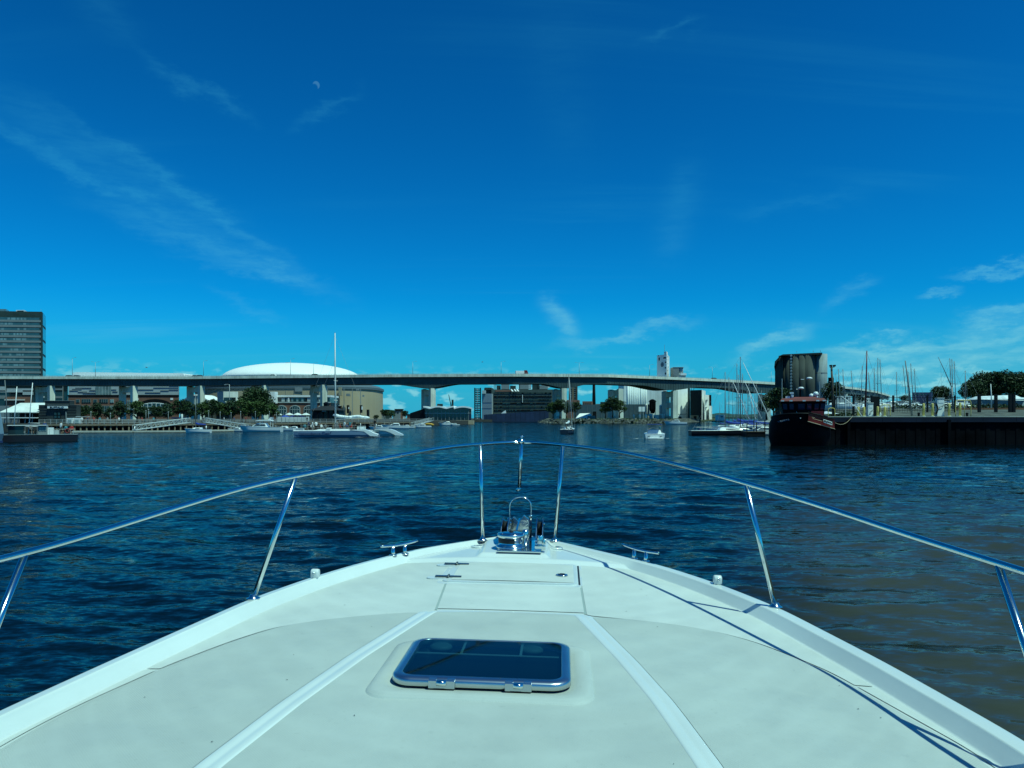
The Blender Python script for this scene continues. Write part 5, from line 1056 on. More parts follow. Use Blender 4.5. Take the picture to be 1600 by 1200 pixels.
# tall thin posts on the boardwalk
for i, (px, Y, top) in enumerate([(142, 180, 645), (172.5, 183, 647), (228, 186, 643), (232, 187, 641), (263, 190, 645), (326, 200, 643), (361, 206, 646), (376, 210, 644), (399, 214, 644), (421, 217, 644), (432, 222, 646), (446, 224, 646), (344, 198, 645)]):
    t = thing('promenade_lamp', ['slim post before the tree right of the white door portals', 'slim post before the brick hall windows', 'left of two close posts below the arched window', 'right of two close posts below the arched window', 'slim post right of the arched window', 'slim post right of the small sailboat', 'slim post below the vaulted roof', 'first slim post before the big dark tree', 'second slim post before the big dark tree', 'third slim post before the big dark tree', 'slim post at the right edge of the big dark tree', 'slim post before the first brick arch', 'slim post left of the white annex'][i], 'lamp post', (X(px, Y), Y, 1.75), 'slim posts along the boardwalk')
    mb = MB(); mb.tube([(X(px, Y), Y, 1.75), (X(px, Y), Y, Z(top, Y))], .07, 6, r1=.05); mb.build('pole', greym, t); mb = MB(); mb.lathe((X(px, Y), Y, Z(top, Y)), [(.06, 0), (.16, .12), (.12, .25), (0, .3)], 8); mb.build('lamp_head', steelg, t)
t = thing('street_lamp', 'tall lamp with a long arm in front of the arena left of the big tree', 'street lamp', (X(359, 250), 250, 1.9))
mb = MB(); mb.tube([(X(358.5, 250), 250, 1.9), (X(358.5, 250), 250, Z(600.8, 250)), (X(352, 250), 250, Z(600.5, 250))], .10, 6); mb.build('pole', steelg, t); mb = MB(); mb.box(X(350.5, 250), X(353.5, 250), 249.8, 250.2, Z(601.5, 250), Z(600.6, 250)); mb.build('lamp_head', steelg, t)
# floating docks
def fdock(label, a, b, Ya, Yb):
    t = thing('floating_dock', label, 'dock', (X(a, Ya), Ya, 0)); d = Vector((X(b, Yb)-X(a, Ya), Yb-Ya, 0)); n = Vector((-d.y, d.x, 0)).normalized()*1.8; A, B_ = Vector((X(a, Ya), Ya, 0)), Vector((X(b, Yb), Yb, 0))
    k = max(1, int(d.length/8))
    for i in range(k):
        p, q = A+d*(i/k), A+d*((i+.985)/k); mb = MB(); mb.hexa([(v.x, v.y, z) for z in (.08, .42) for v in (p, q, q+n, p+n)]); mb.build('dock_section', mat('dock_plank', (.46, .45, .38), .85, var=.15, vscale=2), t)
        if i % 2 == 0: mb = MB(); mb.tube([(p.x, p.y+.1, .42), (p.x, p.y+.1, 1.35)], .13, 8); mb.build('dock_box', hullw, t)
    mb = MB(); mb.hexa([(v.x, v.y, z) for z in (-.2, .078) for v in (A+n*.1, B_+n*.1, B_+n, A+n)]); mb.build('float', blackp, t)
fdock('floating dock under the left boardwalk, right of the tour boat', 112, 208, 164, 166); fdock('floating dock between the left gangway and the small sailboat', 210, 296, 166, 168); fdock('floating dock between the small sailboat and the white cruiser', 322, 388, 178, 183); fdock('floating dock right of the white cruiser', 420, 470, 192, 200); fdock('floating dock right of the catamaran stern', 588, 662, 235, 252)
def gangway(label, a, b, Ya, Yb, z0, z1):
    A, B_ = Vector((X(a, Ya), Ya, z0)), Vector((X(b, Yb), Yb, z1)); t = thing('gangway', label, 'gangway', A); d = B_-A; n = Vector((-d.y, d.x, 0)).normalized()*1.4; u = Vector((0, 0, 1.15))
    mb = MB(); mb.hexa([tuple(v) for v in (A, B_, B_+n, A+n, A+Vector((0, 0, .12)), B_+Vector((0, 0, .12)), B_+n+Vector((0, 0, .12)), A+n+Vector((0, 0, .12)))]); mb.build('walkway', steelg, t)
    for s, o_ in ((0, Vector((0, 0, 0))), (1, n)):
        mb = MB(); mb.tube([A+o_+u, B_+o_+u], .07, 5); mb.build('top_rail', lgrey, t)
        mb = MB(); mb.tube([A+o_+Vector((0, 0, .1)), B_+o_+Vector((0, 0, .1))], .07, 5); mb.build('bottom_rail', lgrey, t)
        k = 12
        for i in range(k+1):
            p = A+o_+d*(i/k); mb = MB(); mb.tube([p, p+u], .045, 5); mb.build('truss_post', lgrey, t)
            if i < k: q = A+o_+d*((i+1)/k); mb = MB(); mb.tube([p+(u if i % 2 else Vector((0, 0, .1))), q+(u if not i % 2 else Vector((0, 0, .1)))], .035, 4); mb.build('truss_brace', lgrey, t)
gangway('gangway truss rising to the right below the arched window', 213, 298, 170, 182, .4, 2.0)
gangway('gangway truss falling to the right towards the white cruiser', 388, 322, 188, 190, .4, 2.1)
gangway('gangway truss at the foot of the tall river pier', 648, 677, 262, 282, .4, 2.1)
o = sailboat('sailboat', 'small white sailboat with blue sail cover moored by the left gangways', 6.0, 2.2, 10.0, hullw, stays=False, genoa=False); place(o, 309, 165, R(182)); o.scale = (.92, .92, .84)
o = motorboat('motor_cruiser', 'white cruiser with flybridge moored before the big dark tree', 9.6, 3.2, fly=True); place(o, 407, 176, R(183))
for i, (px, Y, L_, lb) in enumerate([(443, 190, 5.5, 'small white boat moored just right of the flybridge cruiser'), (459, 194, 5.0, 'second small white boat left of the catamaran'), (370, 182, 4.2, 'tiny white dinghy left of the flybridge cruiser'), (592, 215, 5.5, 'small white boat just right of the catamaran stern'), (617, 226, 8, 'larger white boat right of the catamaran on the dock'), (635, 240, 4.8, 'low white boat between the larger one and the gangway'), (659, 250, 6.0, 'white boat below the foot of the gangway'), (698, 330, 7.5, 'white boat with canopy by the wave roofed pavilion'), (711, 330, 4, 'small dark boat by the wave roofed pavilion')]):
    if i in (0,): mo_ = motorboat('motorboat', 'x', 6, 2.2, 'small boats moored along the left shore'); s_ = mo_
    else: s_ = dup(mo_)
    place(s_, px, Y, R(175+i*4), L_/6, lb)
t = thing('kayak_rack', 'yellow upturned kayaks on the dock right of the gangway', 'kayak rack', (X(670, 262), 262, .4)); 
for i in range(3): mb = MB(); mb.smooth = True; mb.tube([(X(663, 262), 262+i*.8, .7), (X(667, 262), 262+i*.8, 1.1), (X(673, 262), 262+i*.8, 1.05), (X(677, 262), 262+i*.8, .7)], .38, 8); mb.build('kayak', mat('kayak_yellow', (.45, .25, .03), .5), t)
t = thing('quay_wall', 'stone quay wall below the wave roofed pavilion', 'wall', (X(722, 392), 392, 0)); mb = MB(); mb.box(X(713, 388), X(740, 388), 386, 395, -1, 1.95); mb.build('wall', tan, t); mb = MB(); mb.box(X(672, 388), X(713, 388), 385, 396, -1, 1.9); mb.build('timber_wall', blackp, t)
# blue umbrellas and tables behind the boardwalk
for i, (px, c, lb) in enumerate([(446, bluec, 'first blue parasol right of the big dark tree'), (459, bluec, 'second blue parasol, before the second brick arch'), (471, bluec, 'third blue parasol left of the dark pavilion'), (434, whited, 'first white parasol at the right edge of the big tree'), (452, whited, 'second white parasol between the blue ones'), (478, whited, 'white parasol nearest the dark pavilion'), (465, whited, 'white parasol before the third brick arch')]):
    Y = 236+i % 3; t = thing('parasol', lb, 'parasol', (X(px, Y), Y, 1.9), 'parasols behind the boardwalk'); mb = MB(); mb.tube([(X(px, Y), Y, 1.9), (X(px, Y), Y, 4.0)], .04, 5); mb.build('pole', greym, t)
    mb = MB(); mb.lathe((X(px, Y), Y, 3.5 if c is bluec else 4.1), [(1.5, 0), (.9, .35), (.05, .7)], 8); mb.build('canopy', c, t)
t = thing('planter_wall', 'pale low wall in front of the brick arches', 'wall', (X(460, 246), 246, 1.9)); mb = MB(); mb.box(X(432, 246), X(482, 246), 246, 247, 1.9, 3.6); mb.build('wall', whited, t)
r = random.Random(14)
cols = [c_white, c_navy, c_red, c_teal, c_grey, c_black]; cn = ['white', 'navy', 'red', 'teal', 'grey', 'black']
spots = [(128, 'by the white door portals'), (137, 'right of the white door portals'), (147, 'before the brick hall'), (156, 'by the first slim posts'), (168, 'left of the boardwalk lamp before the hall'), (180, 'left of the bridge pier'), (186, 'close to the bridge pier'), (192, 'beside the bridge pier'), (222, 'before the arched window'), (240, 'under the tree before the arched window'), (296, 'at the top of the left gangway'), (318, 'at the top of the middle gangway'), (350, 'by the post left of the annex'), (366, 'before the blue tree'), (384, 'before the big dark tree'), (412, 'behind the flybridge cruiser'), (440, 'by the parasols'), (480, 'left of the dark pavilion')]
for i, (px, where) in enumerate(spots):
    Y = float(np.interp(px, [a for a, b in shore], [b for a, b in shore]))+r.uniform(1.5, 6); k = i % 6
    person('stand', cols[k], c_black, (X(px, Y), Y, 1.75), r.uniform(0, 6), 'person in %s on the boardwalk %s' % (cn[k], where), 'people strolling on the boardwalk')
t = thing('info_kiosk', 'small dark blue kiosk with a white cylinder sign on the boardwalk', 'kiosk', (X(278, 196), 196, 1.75)); mb = MB(); mb.box(X(271, 196), X(284, 196), 196, 198, 1.75, Z(654, 196)); mb.build('wall', MATS['navy_cladding'], t); mb = MB(); mb.box(X(269, 196), X(286, 196), 195.5, 198.5, Z(654, 196), Z(652, 196)); mb.build('roof', MATS['navy_cladding'], t); mb = MB(); mb.smooth = True; mb.lathe((X(284.3, 195), 195, 1.75), [(.25, 0), (.25, Z(648, 195)-1.75), (.1, Z(647, 195)-1.75)], 10); mb.build('cylinder_sign', whited, t)

# ---- marina in the middle right
GM = 'sailboats in the marina left of the tugboat'
Y_ = 142
o = sailboat('racing_yacht', 'long black hulled racing yacht in front of the marina masts', 16.2, 3.4, 14.5, MATS['black_hull'], mastm=mat('dark_spar', (.05, .04, .05), .4), sailc=bluec, boomcover=False); place(o, 1146, Y_, R(2))
mar = [(1139, 150, 12.2, 'white sailboat directly behind the black racing yacht'), (1143, 156, 11.5, 'white sailboat second behind the black racing yacht'), (1156.5, 153, 14.0, 'tallest silver masted sailboat of the marina'), (1159, 165, 12.5, 'sailboat just right of the tallest silver mast'), (1163.5, 160, 12.4, 'sailboat with mast midway across the marina'), (1171, 175, 9.5, 'smaller sailboat further back in the marina'), (1177, 185, 9, 'distant sailboat in the right part of the marina'), (1186, 178, 11, 'sailboat with sloping spars at the right end of the marina'), (1192, 190, 10, 'last sailboat at the right end of the marina'), (1151, 230, 8.5, 'far small sailboat in the middle of the marina'), (1167, 240, 8.5, 'far small sailboat in the right half of the marina'), (1127, 235, 8, 'far small sailboat left of the dark mast'), (1148, 200, 12.5, 'sailboat with mast between the black yacht and the tall silver mast'), (1160, 215, 13, 'far sailboat with mast in the centre of the marina'), (1174, 205, 12.5, 'far sailboat with mast right of the centre of the marina'), (1183, 225, 11.5, 'far sailboat with mast before the fourth river pier'), (1165, 280, 10, 'very far sailboat low over the wooded hills'), (1155, 290, 9, 'very far sailboat left of the low one over the hills'), (1177, 300, 10, 'very far sailboat right of the low one over the hills')]
sp_ = None
for i, (px, Y, mh, lb) in enumerate(mar):
    if sp_ is None: sp_ = sailboat('sailboat', 'x', 9, 2.9, 12, hullw, GM, genoa=False); b = sp_; BASE[b.name] = Vector((0, 0, 0))
    else: b = dup(sp_)
    k = mh/12; place(b, px, Y, R(170+(i*37) % 50), 1, lb); b.scale = (min(1, k), min(1, k), k)
for i, (x0_, y0_, x1_, y1_, Y) in enumerate([(1145, 596, 1171, 655, 148), (1164, 597, 1190, 654, 150), (1170, 610, 1181, 655, 152)]):
    t = thing('stowed_spar', ['long pale spar leaning across the marina, left one', 'long pale spar leaning across the marina, right one', 'short pale spar leaning between the two long ones'][i], 'spar', (X(x1_, Y), Y, .6)); mb = MB(); mb.tube([(X(x1_, Y), Y, Z(y1_, Y)), (X(x0_, Y), Y, Z(y0_, Y))], .11, 6, r1=.04); mb.build('spar', hullw, t)
t = thing('work_float', 'small black dock float with posts beside the black yacht stern', 'dock', (X(1181, 134), 134, 0)); mb = MB(); mb.box(X(1166.5, 134), X(1196, 134), 134, 137, -.3, .75); mb.build('float', blackp, t); mb = MB(); mb.box(X(1166, 134), X(1197, 134), 133.9, 137.1, .75, .85); mb.build('deck', wood, t)
for a in (1167, 1178, 1182, 1195): mb = MB(); mb.tube([(X(a, 134), 134, .8), (X(a, 134), 134, 2.9 if a in (1178, 1195) else 2.3)], .09, 6); mb.build('post', blackp, t)
mb = MB(); mb.tube([(X(1167, 134), 134, 1.9), (X(1195, 134), 134, 1.9)], .04, 5); mb.build('rail', steelg, t)
for i, (px, Y, c, tp, lb) in enumerate([(1174, 146, hullw, bluec, 'white motorboat with blue top behind the black float'), (1190, 140, hullw, hullw, 'white motorboat next to the tugboat bow'), (1200, 150, hullw, None, 'white motorboat half hidden by the tugboat')]):
    o = motorboat('motorboat', lb, 7.5, 2.7, 'motorboats by the tugboat', top=tp, hm=c); place(o, px, Y, R(120+i*70))
t = thing('buoy', 'small round navy mooring buoy left of the black yacht', 'buoy', (X(1094, 178), 178, 0)); mb = MB(); mb.smooth = True; mb.lathe((X(1094, 178), 178, .35), [(.01, -.5), (.35, -.3), (.45, 0), (.35, .3), (.01, .45)], 14); mb.build('float', MATS['navy_cladding'], t); mb = MB(); mb.tube([(X(1094, 178), 178, .7), (X(1094, 178), 178, 1.0)], .05, 5); mb.build('ring', steelg, t)

# ---- tugboat
Yt = 90
t = thing('tugboat', 'black tugboat with a dark red wheelhouse roof and red bulwark beside the quay wall', 'tugboat', (X(1250, Yt), Yt, 0), rz=-R(20)); TUG = t
hm_ = mat('tug_black', (.005, .005, .008), .6, var=.3, vscale=1, spec=.05)
def tz(y): return Z(y, Yt)
# bow points at us: section loft left to right, bow overhanging in the middle
rows = []
for i in range(17):
    a = math.pi*(i/16); cx_ = X(1249, Yt); k = math.cos(a); s = math.sin(a)
    rows.append([(cx_-3.55*k*.86, Yt-2.2*s+1.0, -.6), (cx_-3.55*k*.97, Yt-2.9*s+.8, .8), (cx_-3.4*k, Yt-3.4*s+.6, tz(662)), (cx_-3.1*k, Yt-3.7*s+.6, tz(653)+.5*s)])
rows = [[(rows[0][j][0], Yt+9, rows[0][j][2]) for j in range(4)]]+rows+[[(rows[-1][j][0], Yt+9, rows[-1][j][2]) for j in range(4)]]
mb = MB(); mb.smooth = True; mb.grid(rows).build('hull', hm_, t)
mb = MB(); mb.add([(r_[2][0], r_[2][1], r_[2][2]+.1) for r_ in rows], [tuple(range(len(rows)))]); mb.build('deck', hm_, t)
mb = MB(); mb.tube([(r_[3]) for r_ in rows[1:-1]], .10, 6); mb.build('bulwark_cap', blackp, t)
# wheelhouse: splayed box with windows, brow, roof
wp = lambda px, y, yy: (X(px, Yt), Yt+yy, tz(y))
mb = MB(); mb.hexa([wp(1226, 652, -.6), wp(1284, 652, -.6), wp(1281, 652, 3.5), wp(1228, 652, 3.5), wp(1222, 626.5, -1.0), wp(1287, 626.5, -1.0), wp(1284, 626.5, 3.8), wp(1225, 626.5, 3.8)]); wh = mb.build('wheelhouse', hm_, t)
for a in (1225.5, 1235, 1247.5, 1260, 1270.5, 1279):
    mb = MB(); f = lambda px, y: (X(1255+(px-1255)*(1+(640-y)*.0045), Yt), Yt-.72-(652-y)*.012-.06, tz(y)); w_ = 6 if a not in (1247.5,) else 9
    mb.add([f(a, 640), f(a+w_, 640), f(a+w_, 631), f(a, 631)], [(0, 1, 2, 3)]); mb.build('window', mat('blue_glass', (.015, .03, .06), .12, spec=.9), wh)
mb = MB(); mb.hexa([wp(1220, 627, -1.3), wp(1288, 627, -1.3), wp(1286, 627, 4), wp(1223, 627, 4), wp(1224, 622.5, -1.1), wp(1284, 622.5, -1.1), wp(1281, 622.5, 3.9), wp(1227, 622.5, 3.9)]); mb.build('roof', mat('faded_red', (.17, .032, .030), .6, var=.15, vscale=1), t)
mb = MB(); mb.hexa([wp(1239, 622.6, -.9), wp(1276, 622.6, -.9), wp(1272, 622.6, 3), wp(1242, 622.6, 3), wp(1242, 620.6, -.7), wp(1272, 620.6, -.7), wp(1270, 620.6, 2.8), wp(1244, 620.6, 2.8)]); mb.build('roof_step', MATS['faded_red'], t)
for a in (1222.5, 1234.5, 1253.5, 1273, 1282): mb = MB(); mb.box(X(a, Yt), X(a+4.5, Yt), Yt-1.55, Yt-1.3, tz(627.4), tz(625.6)); mb.build('deck_light', hullw, t)
mb = MB(); mb.box(X(1228.7, Yt), X(1235.5, Yt), Yt-.6, Yt, tz(622.5), tz(619)); mb.build('horn_box', hullw, t)
mb = MB(); mb.tube([wp(1238.5, 623, -.5), wp(1238.5, 616, -.5)], .13, 8).box(X(1235, Yt), X(1241, Yt), Yt-.7, Yt-.3, tz(615.4), tz(613)); mb.build('searchlight', hullw, t)
mb = MB(); mb.smooth = True; mb.lathe(wp(1266.5, 621.5, -.3), [(.08, 0), (.2, .05), (.26, .22), (.18, .42), (0, .48)], 12); mb.build('radome', hullw, t)
mb = MB(); mb.smooth = True; mb.tube([wp(1275, 622.5, -.3), wp(1274, 619, -.3)], .14, 8).lathe(wp(1273, 618.8, -.3), [(.0, -.1), (.24, 0), (.30, .25), (.2, .45), (0, .5)], 12); mb.build('searchlight', hullw, t)
mb = MB(); mb.smooth = True; mb.tube([wp(1250.5, 622, 1.5), wp(1250.5, 590, 1.5)], .08, 8); mb.build('mast', hm_, t)
for p, y in ((1244.5, 604.8), (1256.5, 589.4)): mb = MB(); mb.smooth = True; mb.lathe((X(p, Yt+1.5), Yt+1.5, tz(y)-.2), [(.1, 0), (.33, .05), (.34, .16), (.2, .26), (0, .28)], 14); mb.tube([(X(p, Yt), Yt+1.5, tz(y)-.2), (X(1250.5, Yt), Yt+1.5, tz(y+2.5))], .04, 5); mb.build('radar', hullw, t)
for p, a, b in ((1223.5, 623, 591), (1278.5, 622, 596)): mb = MB(); mb.tube([wp(p, a, 0), wp(p, b, 0)], .045, 5); mb.build('whip_antenna', steelg, t)
# raised red bulwark on the right
mb = MB(); mb.hexa([wp(1261, 658, -3.6), wp(1299.5, 669.5, -1.0), wp(1299, 669, 0), wp(1262, 658, -2.6), wp(1261.5, 644.5, -3.9), wp(1298.5, 655, -1.3), wp(1297.5, 655, -.3), wp(1262.5, 644.5, -2.9)]); rb = mb.build('red_bulwark', redp, t)
mb = MB(); mb.tube([wp(1261, 644.3, -3.95), wp(1299, 655, -1.35)], .05, 6); mb.build('bulwark_cap', blackp, t); mb = MB(); mb.tube([wp(1260.5, 658.3, -3.7), wp(1299.5, 670, -1.1)], .05, 6); mb.build('bulwark_strip', tan, t)
mb = MB(); mb.box(X(1266, Yt), X(1283, Yt), Yt-2, Yt-1.2, tz(650), tz(642.5)); mb.build('red_locker', redp, t)
mb = MB(); mb.tube([wp(1266, 652, -3.78), wp(1270, 652.5, -3.5)], .02, 4).tube([wp(1267, 654, -3.75), wp(1281, 658, -2.7)], .025, 4); mb.build('grab_rail', tan, t)
def board_at(px0, y0, px1, y1, d0, d1, s, h, m, w_frac=.9, plate=None):
    a = Vector(wp(px0, y0, d0)); b = Vector(wp(px1, y1, d1)); d = b-a; ang = math.atan2(d.y, d.x); tilt = math.atan2(d.z, math.hypot(d.x, d.y)); c = (a+b)/2
    if plate: 
        n = Vector((d.y, -d.x, 0)).normalized()*.0; mb = MB(); u = Vector((0, 0, h*.62)); mb.hexa([tuple(v) for v in (a-u, b-u, b-u+Vector((0, .05, 0)), a-u+Vector((0, .05, 0)), a+u, b+u, b+u+Vector((0, .05, 0)), a+u+Vector((0, .05, 0)))]); mb.build('name_plate', plate, t); c += Vector((0, -.03, 0))
    o = txt(s, h, m, t, c, w_=d.length*w_frac); M = Matrix.Rotation(ang, 3, 'Z') @ Matrix.Rotation(-tilt, 3, 'Y') @ Matrix.Rotation(R(90), 3, 'X'); o.rotation_euler = M.to_euler()
board_at(1282.8, 657.2, 1295.5, 661.6, -2.60, -1.72, 'BROWN', .30, blackp, plate=whited)
board_at(1216.5, 659.5, 1235, 655.5, -2.0, -3.9, 'WILLIAM B', .30, mat('letter_blue', (.05, .09, .16), .6))
for px, y, yy in ((1245, 644, -.75), (1250, 653.5, -4.4)): mb = MB(); mb.smooth = True; mb.lathe(wp(px, y, yy), [(0, -.07), (.07, 0), (0, .07)], 8); mb.build('small_light', hullw, t)
# mooring line
t = thing('mooring_line', 'pale slack rope from the red bulwark to the quay edge', 'rope', (X(1298, Yt), Yt, 2.5)); mb = MB(); mb.tube([(X(1298+i*3.2, Yt+1), Yt-.2+i*.15, tz(660.5)-.35*math.sin(math.pi*i/12)+(.85*(i/12)**2)) for i in range(13)], .025, 5); mb.build('rope', tan, t)
# ------------------------------------------------------------------ steel quay wall on the right and what stands on it
YQ = 92.0
t = thing('steel_quay_wall', 'long black sheet pile quay wall on the right', 'quay wall', (X(1290, YQ), YQ, 0))
mb = MB(); x = 36.4; pts = []
while x < 130:
    pts += [(x, YQ), (x+.45, YQ), (x+.52, YQ+.07), (x+1.10, YQ+.07)]; x += 1.2
mb.prism(pts+[(pts[-1][0], YQ+1), (pts[0][0], YQ+1)], 'z', -3, 2.75); mb.build('sheet_piling', rust, t)
nb = mat('navy_fender', (.006, .010, .024), .6, var=.3)
for i in range(24): mb = MB(); a = 36.3+i*4; mb.box(a, a+3.97, YQ-.25, YQ+.9, 2.70, 3.30); mb.build('cap_beam', nb, t)
for i in range(24): mb = MB(); a = 36.3+i*4; mb.box(a, a+3.98, YQ-.28, YQ+1.6, 3.302, 3.39); mb.build('coping_slab', conc, t)
for a in (40, 52, 66, 80): 
    mb = MB(); mb.box(a, a+.35, YQ-.45, YQ-.05, -.5, 3.0); mb.build('fender_pile', rust, t)
# sloping verge behind the quay
mb = MB(); r = random.Random(4); rows = []
ys = [97, 101, 106, 112, 120, 132]
for j, y in enumerate(ys): rows.append([(X(1345, 100)+i*3.2, y, (3.31, 3.7, 4.15, 4.45, 4.7, 4.75)[j]*(1 if i else .7)+(r.uniform(-.05, .05) if j else 0)) for i in range(50)])
o = mb.grid(rows).build('gravel_verge', mat('verge_gravel', (.08, .088, .075), .95, var=.4, vscale=.6, bump=.5, bscale=3)); tag(o, kind='structure')
rows = []
for y, z in ((132, 4.74), (200, 4.9), (330, 4.9)): rows.append([(X(1330, y), y, z), (X(2200, y), y, z)])
tag(mb.__class__().grid(rows).build('boat_yard_ground', grassm), kind='structure')
# curb strip of rust-brown along the verge
t = thing('timber_edging', 'rusty brown timber edging along the verge on the right', 'kerb', (X(1490, 112), 112, 4.4)); 
for i in range(14): mb = MB(); a = X(1487, 112)+i*2; mb.box(a, a+1.95, 111, 111.3, 4.40, 4.66); mb.build('timber', mat('rusty_timber', (.14, .07, .04), .9, var=.3), t)
# yellow bollards
GB = 'yellow bollards on the quay edge'
for i, (px, top, lb) in enumerate([(1341, 636.5, 'yellow bollard left of the first white dock pedestal, left one of two'), (1350, 636.5, 'yellow bollard just left of the first white dock pedestal'), (1371.5, 636, 'yellow bollard right of the black slab'), (1382.5, 636.5, 'yellow bollard inside the first yellow hoop rail'), (1443, 631, 'yellow bollard well left of the second white pedestal'), (1457, 631, 'yellow bollard next left of the second white pedestal'), (1483, 631, 'yellow bollard right of the second white pedestal'), (1500, 630, 'yellow bollard at the right-hand yellow frame')]):
    Y = 93.4; t = thing('bollard', lb, 'bollard', (X(px, Y), Y, 3.39), GB); w = .14
    mb = MB(); mb.smooth = True; mb.lathe((X(px, Y), Y, 3.39), [(w, 0), (w, Z(top, Y)-3.39), (w*.6, Z(top, Y)-3.33), (0, Z(top, Y)-3.30)], 12); mb.build('post', yel, t)
    mb = MB(); mb.lathe((X(px, Y), Y, 3.39), [(w*1.7, 0), (w*1.7, .05), (w, .06)], 12); mb.build('base_plate', concd, t)
def hoop(px0, px1, top, lb, extra=()):
    Y = 94; t = thing('hoop_rail', lb, 'railing', (X(px0, Y), Y, 3.39), 'yellow hoop rails'); mb = MB(); z = Z(top, Y); a, b = X(px0, Y), X(px1, Y)
    mb.tube(smooth_(catm([Vector(v) for v in ((a, Y, 3.39), (a, Y, z-.25), (a+.06, Y, z-.08), (a+.25, Y, z), (b-.25, Y, z), (b-.06, Y, z-.08), (b, Y, z-.25), (b, Y, 3.39))])), .045, 8); mb.build('hoop', yel, t)
    for p in extra: mb = MB(); mb.tube([(X(p, Y), Y, 3.39), (X(p, Y), Y, z)], .035, 6); mb.build('upright', yel, t)
def catm(P, n=5):
    out = []
    for i in range(len(P)-1):
        for j in range(n): out.append(P[i].lerp(P[i+1], j/n))
    return out+[P[-1]]
def smooth_(P): return P
hoop(1294, 1304.5, 637.5, 'small yellow hoop rail just right of the tugboat'); hoop(1376, 1391, 632.5, 'yellow hoop rail right of the black slab', (1386,)); hoop(1493, 1517, 625.5, 'tall yellow frame on the right', (1507,))
def pedestal(px0, px1, top, lb):
    Y = 93.8; t = thing('dock_pedestal', lb, 'dock pedestal', (X(px0, Y), Y, 3.39), 'white dock pedestals'); a, b = X(px0, Y), X(px1, Y); z = Z(top, Y)
    mb = MB(); mb.box(a, b, Y, Y+.5, 3.39, z-.10); mb.build('cabinet', whited, t, bevel=.02); mb = MB(); mb.box(a-.04, b+.04, Y-.06, Y+.55, z-.10, z); mb.build('lid', lgrey, t, bevel=.02)
    mb = MB(); mb.box(a+.12, b-.08, Y-.03, Y, z-.62, z-.30); mb.build('display', hullw, t); mb = MB(); mb.box(a+.05, b-.05, Y-.02, Y, z-.26, z-.20); mb.build('vent', greym, t)
    mb = MB(); mb.tube([(b-.15, Y-.04, z-.85), (b-.15, Y-.12, z-1.0), (a+.2, Y-.1, z-1.15), (a+.15, Y-.06, z-1.45)], .03, 6); mb.build('hose', blackp, t)
pedestal(1356.5, 1364.5, 629.2, 'left white dock pedestal beside the black slab'); pedestal(1464.5, 1475.5, 621.5, 'right white dock pedestal with a hose reel')
t = thing('black_slab', 'tall plain black slab sign beside the left white pedestal', 'sign', (X(1367, 94), 94, 3.39)); mb = MB(); mb.box(X(1362, 94.6), X(1374.5, 94.6), 94.6, 94.9, 3.39, Z(619, 94)); mb.build('panel', blackp, t, bevel=.03)
t = thing('hose_reel', 'black hose reel leaning on the right white pedestal', 'hose reel', (X(1461, 94), 94, 3.39)); mb = MB(); c_ = Vector((X(1461.5, 93.6), 93.7, Z(639, 94)))
for k in (.42, .50, .34): mb.tube([c_+Vector((k*.75*math.cos(a), .02*k, 1.5*k*math.sin(a))) for a in [i*math.pi/9 for i in range(19)]], .04, 6)
mb.build('hose', blackp, t); mb = MB(); mb.tube([c_+Vector((.3, 0, -.6)), (X(1458, 93.6), 93.7, 3.39)], .03, 6); mb.build('tail', blackp, t)
for px, lb in ((1435.5, 'small black bin left of the long row of yellow bollards'), (1511, 'small black bin inside the tall yellow frame')):
    t = thing('bin', lb, 'bin', (X(px, 93.5), 93.5, 3.39)); mb = MB(); mb.lathe((X(px, 93.5), 93.5, 3.39), [(.12, 0), (.15, .38), (.17, .40), (.0, .42)], 10); mb.build('body', blackp, t); mb = MB(); mb.lathe((X(px, 93.5), 93.5, 3.39), [(.18, .38), (.18, .41), (.1, .46)], 10); mb.build('lid', blackp, t)
t = thing('white_jug', 'small white jug standing right of the yellow bollard by the slab', 'jug', (X(1376, 93.6), 93.6, 3.39)); mb = MB(); mb.smooth = True; mb.lathe((X(1375.7, 93.6), 93.6, 3.39), [(.11, 0), (.12, .3), (.04, .42), (.04, .5)], 10); mb.build('body', hullw, t)
# timber light pole with two floodlights
t = thing('floodlight_pole', 'dark pole with two floodlights right of the silo group', 'light pole', (X(1301, 96), 96, 3.39)); mb = MB(); mb.tube([(X(1302, 96), 96, 3.39), (X(1300.5, 96), 96, Z(600, 96)), (X(1299, 96), 96, Z(571, 96))], .17, 8, r1=.12); mb.build('pole', bark, t)
mb = MB(); mb.tube([(X(1296.5, 96), 96, Z(574, 96)), (X(1304, 96), 96, Z(573.5, 96))], .05, 6); mb.build('cross_arm', blackp, t)
for a in (1297, 1302.5): mb = MB(); mb.box(X(a-1, 96), X(a+2.2, 96), 95.7, 96.1, Z(572.8, 96), Z(570.2, 96)); mb.build('floodlight', blackp, t, bevel=.03)
